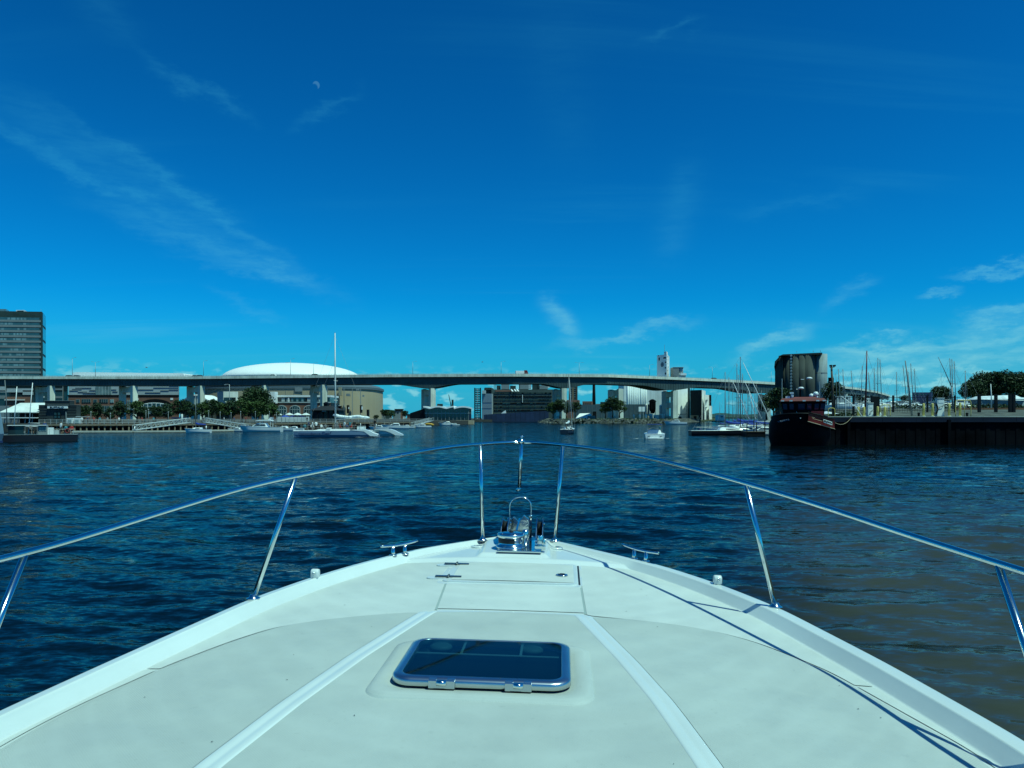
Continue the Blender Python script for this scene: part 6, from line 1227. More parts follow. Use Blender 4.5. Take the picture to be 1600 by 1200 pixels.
# white davit arm
t = thing('davit', 'thin white davit arm slanting down over the quay', 'davit', (X(1347, 93), 93, 3.39)); mb = MB(); mb.tube([(X(1347, 93), 93, 3.39), (X(1337, 93), 93, Z(635.5, 93)), (X(1314, 93), 93, Z(619, 93))], .04, 6); mb.build('arm', hullw, t); mb = MB(); mb.box(X(1331, 93), X(1336, 93), 92.9, 93.1, Z(634.5, 93), Z(632, 93)); mb.build('winch', hullw, t)
t = thing('davit_stay', 'second thin white pole standing beside the slanting davit', 'pole', (X(1321.5, 95), 95, 3.39)); mb = MB(); mb.tube([(X(1321.5, 95), 95, 3.39), (X(1321, 95), 95, Z(618, 95))], .035, 5); mb.build('pole', hullw, t)
t = thing('white_tent', 'small white peaked tent roof behind the small yellow hoop', 'tent', (X(1290, 100), 100, 3.4)); mb = MB(); mb.add([(X(1278, 100), 98.5, Z(646.5, 100)), (X(1304, 100), 98.5, Z(646.5, 100)), (X(1304, 100), 102, Z(646.5, 100)), (X(1278, 100), 102, Z(646.5, 100)), (X(1291, 100), 100, Z(642.5, 100))], [(0, 1, 4), (1, 2, 4), (2, 3, 4), (3, 0, 4)]); mb.build('canopy', hullw, t)
for a in (1279, 1303): mb = MB(); mb.box(X(a, 99), X(a, 99)+.06, 98.7, 98.76, 3.3, Z(646.5, 99)); mb.build('post', steelg, t)
# tall security fence: posts are parts, the thin pickets one joined part
YFn = 104
t = thing('security_fence', 'tall black picket fence along the boat yard behind the quay', 'fence', (X(1310, YFn), YFn, 3.4))
zt_ = Z(619.5, YFn); a0, a1 = X(1300, YFn), X(1640, YFn)
posts = [1304, 1333.5, 1362, 1395.5, 1449, 1492, 1530, 1556, 1578, 1584, 1620]
for p in posts: mb = MB(); k = .10 if p < 1500 else .16; mb.box(X(p, YFn)-k, X(p, YFn)+k, YFn-k, YFn+k, 3.3, zt_+.15 if p < 1500 else Z(616, YFn)); mb.build('post', blackp, t)
for z in (zt_-.15, 4.2): mb = MB(); mb.box(a0, X(1500, YFn), YFn-.03, YFn+.03, z, z+.06); mb.build('rail', blackp, t)
mb = MB(); x = a0
while x < X(1500, YFn): mb.box(x-.012, x+.012, YFn-.012, YFn+.012, 3.5, zt_); x += .34
tag(mb.build('picket', blackp, t), kind='stuff')
# stored sailboats: masts above hulls
GS = 'sailboats stored in the yard behind the fence'
ms = [(1311, 577, 1314), (1318, 577, 1321), (1331, 579, 1336), (1350, 571, 1347), (1367, 575, 1367.5), (1373, 559, 1372.5), (1376, 561, 1380), (1358, 582, 1363), (1402, 581, 1403), (1411, 571, 1420), (1420, 581, 1422), (1424, 568, 1429), (1430, 576, 1433.5), (1485, 560, 1489), (1488.5, 561, 1490.5), (1492, 564, 1496), (1509, 579, 1510)]
where = ['first thin mast right of the floodlight pole', 'second thin mast right of the floodlight pole', 'slanting thin mast left of the tall dark red mast', 'mast with wide stays just left of the dark red mast', 'shorter mast left of the tallest over the black slab', 'tallest mast over the black slab', 'slanting mast right over the black slab', 'mast just right of the dark red mast', 'lone straight mast right of the bridge end', 'short slanting mast beside the tall pole at the middle', 'short mast among the central group of masts', 'tall slanting mast of the central group', 'rightmost slanting mast of the central group', 'leftmost mast of the right-hand trio', 'middle mast of the right-hand trio', 'rightmost mast of the right-hand trio', 'short mast before the left end of the wood']
sy = None
for i, (tx, ty, bx) in enumerate(ms):
    Y = 116+(i*7) % 22
    if sy is None: sy = sailboat('stored_sailboat', 'x', 7.5, 2.6, 10, hullw, GS, land=True, sailc=c_grey, boomcover=False, genoa=False); b = sy; BASE[b.name] = Vector((0, 0, 0))
    else: b = dup(sy)
    zb = 4.4 if i % 3 else 4.7; hh = (Z(ty, Y)-zb)/10; b.location = (X(bx, Y)-.6, Y, zb); b.scale = (.8, .8, hh); b.rotation_euler = (0, math.atan2(X(tx, Y)-X(bx, Y), Z(ty, Y)-zb)*1.0, R((i*53) % 40-20)); b['label'] = 'stored sailboat under the '+where[i]
for i, (tx, ty, bx, by, c, wd, lb) in enumerate([(1354.5, 548, 1352, 640, mat('dark_red_spar', (.12, .02, .03), .4), .14, 'very tall dark red mast, the tallest above the boat yard'), (1414.5, 563.5, 1425, 650, alum, .12, 'tall pale mast running down in front of the fence to the quay edge'), (1466, 558, 1487, 605, alum, .07, 'dark slanting crane jib leaning against the trio of masts'), (1548, 600, 1549, 636, whited, .10, 'short pale pole before the wood'), (1306, 584, 1307, 630, alum, .05, 'very thin short pole right of the floodlight pole'), (1417, 596, 1421, 645, alum, .05, 'thin short pole beside the tall pale mast')]):
    Y = 108 if i != 1 else 93.6; t = thing('mast', lb, 'mast', (X(bx, Y), Y, Z(by, Y))); mb = MB(); mb.tube([(X(bx, Y), Y, min(Z(by, Y), 4.6) if i not in (1, 2) else Z(by, Y)), (X((tx+bx)/2+.4, Y), Y, Z((ty+by)/2, Y)), (X(tx, Y), Y, Z(ty, Y))], wd, 7, r1=wd*.5); mb.build('spar', c, t)
    if i == 0: mb = MB(); mb.tube([(X(1354, Y), Y, Z(549, Y)), (X(1337, Y), Y, Z(618, Y))], .015, 4); mb.build('stay', steelg, t); mb = MB(); mb.tube([(X(1354, Y), Y, Z(549, Y)), (X(1372, Y), Y, Z(605, Y))], .015, 4); mb.build('stay', steelg, t)
    if i == 2: mb = MB(); mb.tube([(X(1470, Y), Y, Z(569, Y)), (X(1471, Y), Y, Z(606, Y))], .012, 4); mb.build('hoist_line', steelg, t); mb = MB(); mb.tube([(X(1487, Y), Y, Z(605, Y)), (X(1489, Y), Y, 4.5)], .12, 6); mb.build('post', greym, t)
# stored motorboats
GSm = 'motorboats stored in the yard behind the fence'
for i, (px, Y, k, lb) in enumerate([(1352, 150, 1.0, 'stored white motorboat behind the left fence posts'), (1392, 146, .9, 'stored white motorboat right of the black slab'), (1412, 152, 1.0, 'stored white motorboat under the central masts'), (1432, 148, .8, 'stored white motorboat left of the bollard row'), (1456, 150, .9, 'stored white motorboat before the navy boat hall'), (1478, 145, .9, 'stored white motorboat right of the second pedestal'), (1506, 140, 1.1, 'stored white motorboat behind the tall yellow frame'), (1521, 135, 1.0, 'stored white motorboat left of the long covered boat'), (1326, 155, .9, 'stored white motorboat behind the first fence posts'), (1601, 130, 1.1, 'stored white motorboat at the right edge of the picture')]):
    if i == 0: my = motorboat('stored_motorboat', 'x', 7, 2.6, GSm); b = my; BASE[b.name] = Vector((0, 0, 0))
    else: b = dup(my)
    b.location = (X(px, Y), Y, 5.0); b.rotation_euler.z = R(150+i*31); b.scale = (k, k, k); b['label'] = lb
t = thing('covered_boat', 'long boat wrapped in pale shrink film behind the right fence posts', 'boat', (X(1565, 126), 126, 4.6)); Y = 126
mb = MB(); mb.hexa([(X(1532, Y), Y, Z(636, Y)), (X(1592, Y), Y, Z(636, Y)), (X(1592, Y), Y+3, Z(636, Y)), (X(1532, Y), Y+3, Z(636, Y)), (X(1529, Y), Y-.2, Z(623.5, Y)), (X(1603, Y), Y-.2, Z(623.5, Y)), (X(1603, Y), Y+3.2, Z(623.5, Y)), (X(1529, Y), Y+3.2, Z(623.5, Y))]); mb.build('hull', mat('blue_grey_wrap', (.10, .17, .20), .5, var=.15, vscale=1), t)
mb = MB(); mb.hexa([(X(1528, Y), Y-.3, Z(624, Y)), (X(1605, Y), Y-.3, Z(626, Y)), (X(1605, Y), Y+3.3, Z(626, Y)), (X(1528, Y), Y+3.3, Z(624, Y)), (X(1536, Y), Y+1, Z(619, Y)), (X(1592, Y), Y+1, Z(616.5, Y)), (X(1592, Y), Y+2, Z(616.5, Y)), (X(1536, Y), Y+2, Z(619, Y))]); mb.build('film_cover', mat('white_film', (.62, .68, .68), .35, var=.25, vscale=1.2), t)
# scrub at the fence foot
mb = MB(); r = random.Random(6)
for i in range(60): px = r.uniform(1398, 1600); y = r.uniform(112, 120); leafcloud(mb, (X(px, y), y, 4.9), (r.uniform(.5, 1.3), .5, r.uniform(.2, .55)), 36, .14, r)
for i in range(20): px = r.uniform(1298, 1345); y = r.uniform(100, 110); leafcloud(mb, (X(px, y), y, 3.6), (r.uniform(.5, 1.3), .5, r.uniform(.2, .6)), 36, .14, r)
tag(mb.build('yard_scrub', leaf1, loc=(60, 115, 4)), kind='stuff')
# a distant bird
for px, py, Y, lb in ((229, 574.5, 200, 'gull flying above the bridge left of the arena dome'), (754, 566, 210, 'gull flying above the middle of the bridge')):
    t = thing('gull', lb, 'bird', at(px, py, Y)); c_ = at(px, py, Y); mb = MB(); mb.smooth = True; mb.tube([c_+Vector((-.28, 0, 0)), c_+Vector((-.1, 0, .03)), c_+Vector((.12, 0, .04)), c_+Vector((.25, 0, .03))], .06, 6, r1=.03); mb.build('body', c_grey, t)
    for s in (-1, 1): mb = MB(); mb.add([c_+Vector((-.1, 0, .04)), c_+Vector((.1, 0, .04)), c_+Vector((.1, s*.35, .2)), c_+Vector((-.02, s*.7, .10)), c_+Vector((-.12, s*.35, .2))], [(0, 1, 2, 3, 4)]); mb.build('wing', c_grey, t)
# ------------------------------------------------------------------ the motor yacht we stand on (u right, v forward, w up from eye level)
def mono(pts, n=400, sig=6):
    v = np.array([p[0] for p in pts]); u = np.array([p[1] for p in pts]); vs = np.linspace(v[0], v[-1], n); us = np.interp(vs, v, u)
    k = np.exp(-.5*(np.arange(-3*sig, 3*sig+1)/sig)**2); k /= k.sum()
    pad = np.concatenate([2*us[0]-us[1:3*sig+1][::-1], us, 2*us[-1]-us[-3*sig-1:-1][::-1]])
    sm = np.convolve(pad, k, 'valid'); return lambda x: float(np.interp(x, vs, sm))
capL = mono([(-2, -1.78), (1.0, -1.72), (2.386, -1.53), (2.9, -1.43), (3.767, -1.245), (4.2, -1.09), (4.556, -.921), (5.014, -.643), (5.362, -.288), (5.50, -.14)])
capR = mono([(-2, 2.0), (1.0, 1.93), (2.53, 1.745), (3.153, 1.60), (3.896, 1.383), (4.3, 1.19), (4.724, .924), (5.041, .612), (5.388, .27), (5.50, .15)])
def Wcap(v): return -(1.085-.043*v)
trL = mono([(-2, -1.70), (2.39, -1.40), (2.6, -1.36), (2.97, -1.25), (3.27, -1.12), (3.50, -.98), (3.60, -.75), (3.68, -.55), (3.73, -.35), (3.765, -.2)], sig=4)
trR = mono([(-2, 1.95), (2.51, 1.60), (2.84, 1.487), (3.17, 1.375), (3.47, 1.18), (3.62, 1.0), (3.70, .80), (3.745, .50), (3.77, .3)], sig=4)
def sstep(x, a, b):
    t = min(1, max(0, (x-a)/(b-a))); return t*t*(3-2*t)
def arcv(u): return 3.77-.11*(u-.12)**2-.05*abs(u-.12)**3
def trunk(u, v):
    """1 on the raised coachroof, 0 on the side decks"""
    front = arcv(u)
    if v > 3.79: return 0.
    a = sstep(u-trL(min(v, 3.76)), -.02, .05) if v < 3.76 else 1; b = sstep(trR(min(v, 3.77))-u, -.02, .05) if v < 3.77 else 1
    return a*b*sstep(front-v, -.01, .06)
def deckH(u, v):
    cl, cr = capL(v), capR(v); hw = (cr-cl)/2; c = (cr+cl)/2
    k = max(0, 1-((u-c)/hw)**2)
    z = Wcap(v)-.056+.030*k
    t = trunk(u, v)
    if t: z += t*(.006+.022*max(0, 1-(u/1.5)**2)*min(1, max(0, (3.78-v)/1.2)))
    if v > 4.80:                                    # raised moulding under the windlass
        z += .022*sstep(v, 4.80, 4.84)
        if -.25 < u < .25: z += .02*sstep(v, 4.86, 4.89)*sstep(u, -.24, -.20)*sstep(-u, -.24, -.20)
    return z
def surf(u, v):
    cl, cr = capL(v), capR(v); s = min(u-cl, cr-u); side = 1 if cr-u < u-cl else 0
    cw = .068 if side else .045
    if s <= cw: return Wcap(v)+.004-.004*abs(s-.04)/.04
    if s <= cw+.045: 
        t = (s-cw)/.045; return Wcap(v)*(1-t)+deckH(u, v)*t
    return deckH(u, v)

YACHT = thing('motor_yacht', 'white foredeck of the motor yacht in the foreground with chrome bow rail', 'boat', (-.3, 0, H), rz=-R(3.75))
YACHT.rotation_euler = (0, R(.86), -R(3.75))
BASE[YACHT.name] = Vector((0, 0, 0))                # parts are written in yacht coordinates
gel = mat('gelcoat', (.60, .65, .64), .25, var=.06, vscale=1.2, coat=.35)
nsk = mat('nonskid_gelcoat', (.51, .55, .53), .6, var=.06, vscale=1.6)
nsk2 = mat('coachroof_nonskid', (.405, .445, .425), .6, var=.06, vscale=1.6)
def nonskid(m):
    T = NT(m.node_tree); p = m.node_tree.nodes['Principled BSDF']
    tc = T.new('ShaderNodeTexCoord').outputs['Object']
    mp = T.new('ShaderNodeMapping'); T.put(mp.inputs[0], tc); mp.inputs['Rotation'].default_value = (0, 0, R(45))
    ck = T.new('ShaderNodeTexVoronoi', distance='CHEBYCHEV'); T.put(ck.inputs[0], mp.outputs[0]); ck.inputs['Scale'].default_value = 150; ck.inputs['Randomness'].default_value = .12
    b = T.new('ShaderNodeBump'); T.put(b.inputs['Height'], ck.outputs[0]); b.inputs['Strength'].default_value = .40; b.inputs['Distance'].default_value = .002
    T.put(p.inputs['Normal'], b.outputs[0])
    # grip pattern slightly darker in its grooves, dried water marks and faint foot traffic
    old = p.inputs['Base Color'].links[0].from_socket
    st_ = T.noise(tc, 3.2, 6, .7); sp_ = T.noise(tc, 38., 3, .6)
    f = T.m('MULTIPLY', T.ss(ck.outputs[0], .0, .5, .93, 1.03), T.m('MULTIPLY', T.ss(st_, .35, .62, .972, 1.01), T.ss(sp_, .62, .74, 1., .93)))
    T.put(p.inputs['Base Color'], T.vm('SCALE', old, sc=f)); T.put(p.inputs['Roughness'], T.ss(st_, .3, .7, .48, .72))
nonskid(nsk); nonskid(nsk2)
steel = mat('polished_steel', (.66, .70, .69), .14, metal=1, var=.05, vscale=8)
anod = mat('anodised_aluminium', (.52, .56, .58), .28, metal=1, var=.04, vscale=6)
dark = mat('dark_recess', (.02, .025, .03), .5)
tinted = bpy.data.materials.new('smoked_acrylic'); tinted.use_nodes = True
def _tint():
    T = NT(tinted.node_tree); nt = tinted.node_tree; nt.nodes.clear(); out = T.new('ShaderNodeOutputMaterial')
    tr = T.new('ShaderNodeBsdfTransparent'); tr.inputs[0].default_value = (.16, .34, .40, 1)
    gl = T.new('ShaderNodeBsdfGlossy'); gl.inputs['Roughness'].default_value = .03; gl.inputs[0].default_value = (.9, .9, .9, 1)
    fr = T.new('ShaderNodeFresnel'); fr.inputs[0].default_value = 1.45
    mx = T.new('ShaderNodeMixShader'); T.put(mx.inputs[0], fr.outputs[0]); T.put(mx.inputs[1], tr.outputs[0]); T.put(mx.inputs[2], gl.outputs[0]); T.put(out.inputs[0], mx.outputs[0])
_tint()

# deck shell: cap, inner bulwark face, decks, coachroof
mb = MB(); mb.smooth = True; rows = []
vv = list(np.arange(-1.5, 1.9, .1))+list(np.arange(1.9, 5.50, .016))+[5.50]
for v in vv:
    cl, cr = capL(v), capR(v); row = []
    so_ = [0, .004, .012, .03, .041, .0445, .048, .06, .075, .086, .091, .096, .105, .12]
    us = [cl+s for s in so_]; ue = [cr-s-(.023 if s > .035 else 0) for s in so_][::-1]
    if cr-cl < .36:
        k = (cr-cl)/.36; us = [cl+s*k for s in so_]; ue = [cr-s*k for s in so_][::-1]
    mid = list(np.linspace(us[-1], ue[0], 122))[1:-1]
    row.append((cl+.05, v, Wcap(v)-.35)); row.append((cl-.004, v, Wcap(v)-.02)); 
    for u in us+mid+ue: row.append((u, v, surf(u, v)))
    row.append((cr+.004, v, Wcap(v)-.02)); row.append((cr-.05, v, Wcap(v)-.35))
    rows.append(row)
mb.grid(rows).build('deck', gel, YACHT, fixn=False)
# hull sides down to the water, round to the stem
hu = MB(); hu.smooth = True; rows = []
hv = list(np.linspace(-1.5, 5.5, 60))
for v in hv:
    t = max(0, (v+1.5)/7)
    rows.append([(capL(v)*(1-.0*t)+.0, v, Wcap(v)-.012), (capL(v)*.93, v, -1.7), (capL(v)*(.86-.35*t), v-.5*t, -2.7), (capL(v)*(.80-.6*t), v-.9*t, -3.6),
                 (capR(v)*(.80-.6*t), v-.9*t, -3.6), (capR(v)*(.86-.35*t), v-.5*t, -2.7), (capR(v)*.93, v, -1.7), (capR(v), v, Wcap(v)-.012)])
hu.grid(rows)
hu.add(rows[-1], [tuple(range(8))])
hu.build('hull', gel, YACHT)
# anchor platform beyond the stem
mb = MB(); mb.prism([(-.15, 5.47), (.15, 5.47), (.13, 5.62), (.08, 5.72), (-.08, 5.72), (-.13, 5.62)], 'z', Wcap(5.5)-.14, Wcap(5.5)-.02)
mb.build('bow_platform', gel, YACHT, bevel=.012)

# non-skid panels laid on the deck
def poly_at(poly, v):
    xs = []
    for i in range(len(poly)):
        (u0, v0), (u1, v1) = poly[i], poly[(i+1) % len(poly)]
        if (v0 <= v < v1) or (v1 <= v < v0): xs.append(u0+(u1-u0)*(v-v0)/(v1-v0))
    return (min(xs), max(xs)) if len(xs) >= 2 else None
def panel(name, fl, fr, v0, v1, n=46, up=.0035, m=None, label=None):
    mb = MB(); mb.smooth = True; rows = []
    k = max(3, int((v1-v0)/.016)+1)
    for v in np.linspace(v0, v1, k):
        a, b = fl(v), fr(v)
        if b-a < .001: b = a+.001
        rows.append([(u, v, surf(u, v)+up) for u in np.linspace(a, b, n)])
    mb.grid(rows); return mb.build(name, m or nsk, YACHT, fixn=False, label=label)
ribL = mono([(1.0, -.78), (2.133, -.689), (2.568, -.610), (3.05, -.510), (3.605, -.365), (3.80, -.31)], sig=4)
ribR = mono([(1.0, .86), (2.262, .737), (2.725, .658), (3.109, .572), (3.659, .427), (3.83, .38)], sig=4)
rw = .041
def inarc_l(v):   # leftmost u that is still behind the front arc
    u = 0
    while u > -2 and arcv(u)-.03 > v: u -= .01
    return u
def inarc_r(v):
    u = 0
    while u < 2 and arcv(u)-.03 > v: u += .01
    return u
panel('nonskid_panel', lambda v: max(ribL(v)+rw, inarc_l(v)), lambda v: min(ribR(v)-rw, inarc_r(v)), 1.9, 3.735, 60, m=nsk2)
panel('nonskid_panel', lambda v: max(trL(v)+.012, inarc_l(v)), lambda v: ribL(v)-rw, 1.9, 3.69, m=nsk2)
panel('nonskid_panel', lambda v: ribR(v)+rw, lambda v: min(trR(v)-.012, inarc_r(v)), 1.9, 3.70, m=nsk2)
def outl(v): return capL(v)+.100
def outr(v): return capR(v)-.128
sl_ = lambda v: -.312-.055*(v-3.85)
sr_ = lambda v: .425-.02*(v-3.85)
def fl_in(v): return min(trL(v)-.035, 9) if v < 3.80 else sl_(v)-.006
panel('nonskid_panel', outl, lambda v: (trL(v)-.008), 1.9, 2.93)
panel('nonskid_panel', outl, lambda v: (trL(v)-.008) if v < 3.69 else sl_(v)-.006, 2.945, 4.795)
panel('nonskid_panel', lambda v: (trR(v)+.008), outr, 1.9, 3.02)
panel('nonskid_panel', lambda v: (trR(v)+.008) if v < 3.75 else sr_(v)+.006, outr, 3.035, 4.795)
panel('nonskid_panel', lambda v: sl_(v)+.006, lambda v: sr_(v)-.006, 3.79, 4.265, 40)
seam = mat('seam_sealant', (.30, .37, .36), .6)
panel('deck_seam', lambda v: sl_(v)-.006, lambda v: sl_(v)+.006, 3.77, 4.27, 3, up=.002, m=seam)
panel('deck_seam', lambda v: sr_(v)-.006, lambda v: sr_(v)+.006, 3.77, 4.27, 3, up=.002, m=seam)
# small rib mouldings on the coachroof
def rib(f, name='moulded_rib'):
    mb = MB(); mb.smooth = True; rows = []
    for v in np.arange(1.6, 3.73, .02):
        c = f(v); row = []
        for s, h in ((-1, .001), (-.93, .0045), (-.75, .0060), (-.3, .0058), (-.12, .0038), (.12, .0038), (.3, .0058), (.75, .0060), (.93, .0045), (1, .001)):
            u = c+s*rw; row.append((u, v, surf(u, v)+h))
        rows.append(row)
    mb.grid(rows).build(name, gel, YACHT, fixn=False)
rib(ribL); rib(ribR)
# anchor locker lid
mb = MB(); 
def rrect(u0, u1, v0, v1, r, n=6):
    p = []
    for cx, cy, a in ((u1-r, v1-r, 0), (u0+r, v1-r, 90), (u0+r, v0+r, 180), (u1-r, v0+r, 270)):
        for i in range(n+1): t = R(a+90*i/n); p.append((cx+r*math.cos(t), cy+r*math.sin(t)))
    return p
def skew(p): return [(u+(-.02)*(4.93-v)/.45*(1 if u < 0 else .2), v) for u, v in p]
def slab(poly, lo, hi, name, m, tilt=True, bevel=0, label=None):
    """plate that follows the deck: polygon lifted from lo to hi above the deck"""
    mb = MB(); n = len(poly); c = (sum(p[0] for p in poly)/n, sum(p[1] for p in poly)/n)
    zc = lambda u, v: surf(u, v)
    vs = [(u, v, zc(u, v)+lo) for u, v in poly]+[(u, v, zc(u, v)+hi) for u, v in poly]+[(*c, zc(*c)+hi)]
    fs = [(i, (i+1) % n, n+(i+1) % n, n+i) for i in range(n)]+[(n+i, n+(i+1) % n, 2*n) for i in range(n)]
    mb.add(vs, fs); return mb.build(name, m, YACHT, bevel=bevel, label=label)
slab(skew(rrect(-.365, .430, 4.265, 4.81, .05)), 0, .004, 'locker_rim', gel)
lid = slab(skew(rrect(-.335, .400, 4.295, 4.785, .04)), -.0, .010, 'locker_lid', gel)
panel('lid_nonskid', lambda v: -.312, lambda v: .378, 4.325, 4.755, 20, up=.0115)
slab([(.404, 4.31), (.414, 4.31), (.414, 4.77), (.404, 4.77)], .002, .0055, 'lid_gap', dark)
for v, c in ((4.385, -.338), (4.70, -.333)):
    slab([(c-.085+.04*math.cos(t) if math.cos(t) < 0 else c+.085+.04*math.cos(t), v+.03*math.sin(t)) for t in [i*math.pi/8+.01 for i in range(16)]], .004, .0105, 'hinge_pad', gel)
    mb = MB(); z = surf(c, v)+.0125
    mb.box(c-.075, c-.008, v-.012, v+.012, z, z+.006).box(c+.008, c+.075, v-.012, v+.012, z, z+.006).tube([(c, v-.026, z+.005), (c, v+.026, z+.005)], .007)
    mb.build('hinge', mat('dark_steel', (.10, .12, .13), .2, metal=1), YACHT)
mb = MB(); mb.smooth = True; mb.lathe((.31, 4.48, surf(.31, 4.48)+.012), [(.036, 0), (.036, .004), (.030, .007), (.022, .0075)], 20); mb.build('latch_ring', steel, YACHT)
mb = MB(); mb.lathe((.31, 4.48, surf(.31, 4.48)+.0196), [(.020, 0), (.020, .001)], 16); mb.build('latch_cup', dark, YACHT)
# deck seams as shallow dark grooves
# deck filler caps
for u, v in ((-.257, 5.18), (.27, 5.20)):
    mb = MB(); mb.smooth = True; mb.lathe((u, v, surf(u, v)), [(.046, 0), (.044, .008), (.03, .012), (.029, .007), (.012, .007)], 24); o = mb.build('deck_plug', gel, YACHT)
    mb = MB(); mb.box(u-.026, u+.026, v-.006, v+.006, surf(u, v)+.0075, surf(u, v)+.012); mb.build('plug_slot', anod, o)
# ---- hatch
hz = surf(0, 3.05)+.004
def hrect(du, dv, r, u0=-.30, u1=.345, v0=2.70, v1=3.19): return rrect(u0-du, u1+du, v0-dv, v1+dv, r, 8)
zz = lambda v, k: hz+k+(v-2.95)*.012
def ring(polys, name, m, parent=YACHT, closed_top=None, smooth=True):
    mb = MB(); mb.smooth = smooth; n = len(polys[0][0])
    vs = [(u, v, zz(v, h)) for poly, h in polys for u, v in poly]; fs = []
    for j in range(len(polys)-1):
        for i in range(n): fs.append((j*n+i, j*n+(i+1) % n, (j+1)*n+(i+1) % n, (j+1)*n+i))
    mb.add(vs, fs)
    if closed_top: mb.smooth = False; mb.add([(u, v, zz(v, closed_top[1])) for u, v in closed_top[0]], [tuple(range(n))])
    return mb.build(name, m, parent, fixn=True)
ring([(hrect(.085, .075, .09), -.012), (hrect(.075, .066, .088), .001), (hrect(.05, .042, .082), .006), (hrect(.02, .018, .075), .006), (hrect(.01, .01, .07), .001), (hrect(-.1, -.1, .03), .0)], 'hatch_surround', nsk2)
hatch = ring([(hrect(-.006, -.006, .07), .008), (hrect(.0, .0, .074), .012), (hrect(.0, .0, .074), .030), (hrect(-.005, -.005, .07), .036), (hrect(-.032, -.030, .05), .041), (hrect(-.036, -.034, .046), .0385), (hrect(-.036, -.034, .046), .012)], 'hatch_frame', anod)
mb = MB(); p = hrect(-.0355, -.0335, .046); mb.add([(u, v, zz(v, .0395)) for u, v in p], [tuple(range(len(p)))]); mb.build('hatch_glass', tinted, YACHT, fixn=False)
mb = MB(); mb.add([(u, v, zz(v, .005)) for u, v in hrect(-.03, -.03, .046)], [tuple(range(len(p)))]); mb.build('hatch_well', dark, YACHT)
mb = MB()
for a, b, c, d in ((-.26, .30, 2.995, 3.007), (-.087, -.077, 3.008, 3.15), (.146, .156, 3.008, 3.15)): mb.box(a, b, c, d, hz+.031, hz+.034)
mb.build('hatch_inner_bar', gel, YACHT)
for u in (-.18, .19):
    mb = MB(); mb.smooth = True; mb.lathe((u, 3.125, hz+.012), [(.04, 0), (.04, .012), (.03, .02)], 18, sx=1.15); mb.build('hatch_handle', mat('grey_plastic', (.22, .27, .25), .5), YACHT)
for u in (-.11, .16):
    mb = MB()
    mb.box(u-.047, u+.047, 2.689, 2.703, zz(2.70, .008), zz(2.76, .036)); mb.box(u-.047, u-.018, 2.701, 2.725, zz(2.70, .034), zz(2.70, .0385)); mb.box(u+.018, u+.047, 2.701, 2.725, zz(2.70, .034), zz(2.70, .0385))
    mb.build('hatch_hinge', anod, YACHT, bevel=.002)
    mb = MB(); mb.tube([(u-.017, 2.687, zz(2.76, .028)), (u+.017, 2.687, zz(2.76, .028))], .010, 12); mb.build('hinge_barrel', steel, YACHT)

# ---- bow rail
th = R(3.75)
def toboat(px, py, v):
    """point of the yacht's frame seen at this place when it stands at v"""
    # world: X=-.3+u cos+v sin ; Y=-u sin+v cos ; k=(px-800)/F
    k = (px-800)/F; c, s = math.cos(th), math.sin(th)
    # X = kY
    u = (k*v*c+.3-v*s)/(c+k*s)
    Y = -u*s+v*c; return Vector((u, v, (HZ-py)/F*Y+.015*u))
def rail_u(v, side):
    f = capL if side < 0 else capR
    return f(min(v, 5.5))
railpts = []
# (px, py, v) along the rail, port to starboard
RP = [(-260, 935, 1.75), (-110, 903, 2.0), (0, 875, 2.35), (46, 863, 2.47), (120, 843, 2.70), (250, 802, 3.12), (380, 762, 3.56), (458, 745, 3.84), (560, 724, 4.24), (665, 704, 4.75), (710, 697.5, 5.05), (752, 694, 5.33), (785, 691.6, 5.52), (815, 691, 5.60), (848, 692, 5.54), (878, 695, 5.37),
      (925, 700, 5.10), (980, 708, 4.87), (1060, 726, 4.46), (1168, 755, 3.92), (1300, 795, 3.36), (1420, 836, 2.98), (1562, 880, 2.56), (1640, 905, 2.37), (1760, 943, 2.15), (1900, 985, 1.9)]
P = [toboat(*r) for r in RP]
def catmull(P, n=8):
    out = []
    for i in range(len(P)-1):
        p0, p1, p2, p3 = P[max(i-1, 0)], P[i], P[i+1], P[min(i+2, len(P)-1)]
        for j in range(n):
            t = j/n; out.append(.5*((2*p1)+(p2-p0)*t+(2*p0-5*p1+4*p2-p3)*t*t+(3*p1-p0-3*p2+p3)*t**3))
    return out+[P[-1]]
def smooth_path(P, it):
    for _ in range(it): P = [P[0]]+[(P[i-1]+P[i]*2+P[i+1])/4 for i in range(1, len(P)-1)]+[P[-1]]
    return P
rail = smooth_path(catmull(P), 30)
mb = MB(); mb.tube(rail, .0122, 14); mb.build('handrail', steel, YACHT)
def near(px, py, v):
    q = toboat(px, py, v); return min(rail, key=lambda r: (r-q).length)
def foot(px, py):
    v = 4.
    for _ in range(80):
        q = toboat(px, py, v); k = (q.z-Wcap(v)); v += k*3.; v = min(5.5, max(.8, v))
    return toboat(px, py, v)
for (a, b, v) in [((458, 745), (400, 936), 3.84), ((752, 694), (757, 845), 5.33), ((878, 695), (870, 846), 5.37), ((1168, 755), (1216, 949), 3.92), ((46, 863), None, 2.47), ((1562, 880), None, 2.56)]:
    t = near(*a, v)
    if b: f = foot(*b)
    elif a[0] < 800: f = Vector((capL(2.22)+.03, 2.22, Wcap(2.22)))
    else: f = Vector((capR(2.28)-.04, 2.28, Wcap(2.28)))
    f.z = Wcap(f.y)+.002
    mb = MB(); mb.tube([f, t+(f-t).normalized()*.008], .0125, 12); o = mb.build('stanchion', steel, YACHT)
    mb = MB(); mb.smooth = True; mb.lathe(f, [(.034, 0), (.034, .004), (.020, .010), (.016, .022)], 20); mb.build('stanchion_base', steel, o)
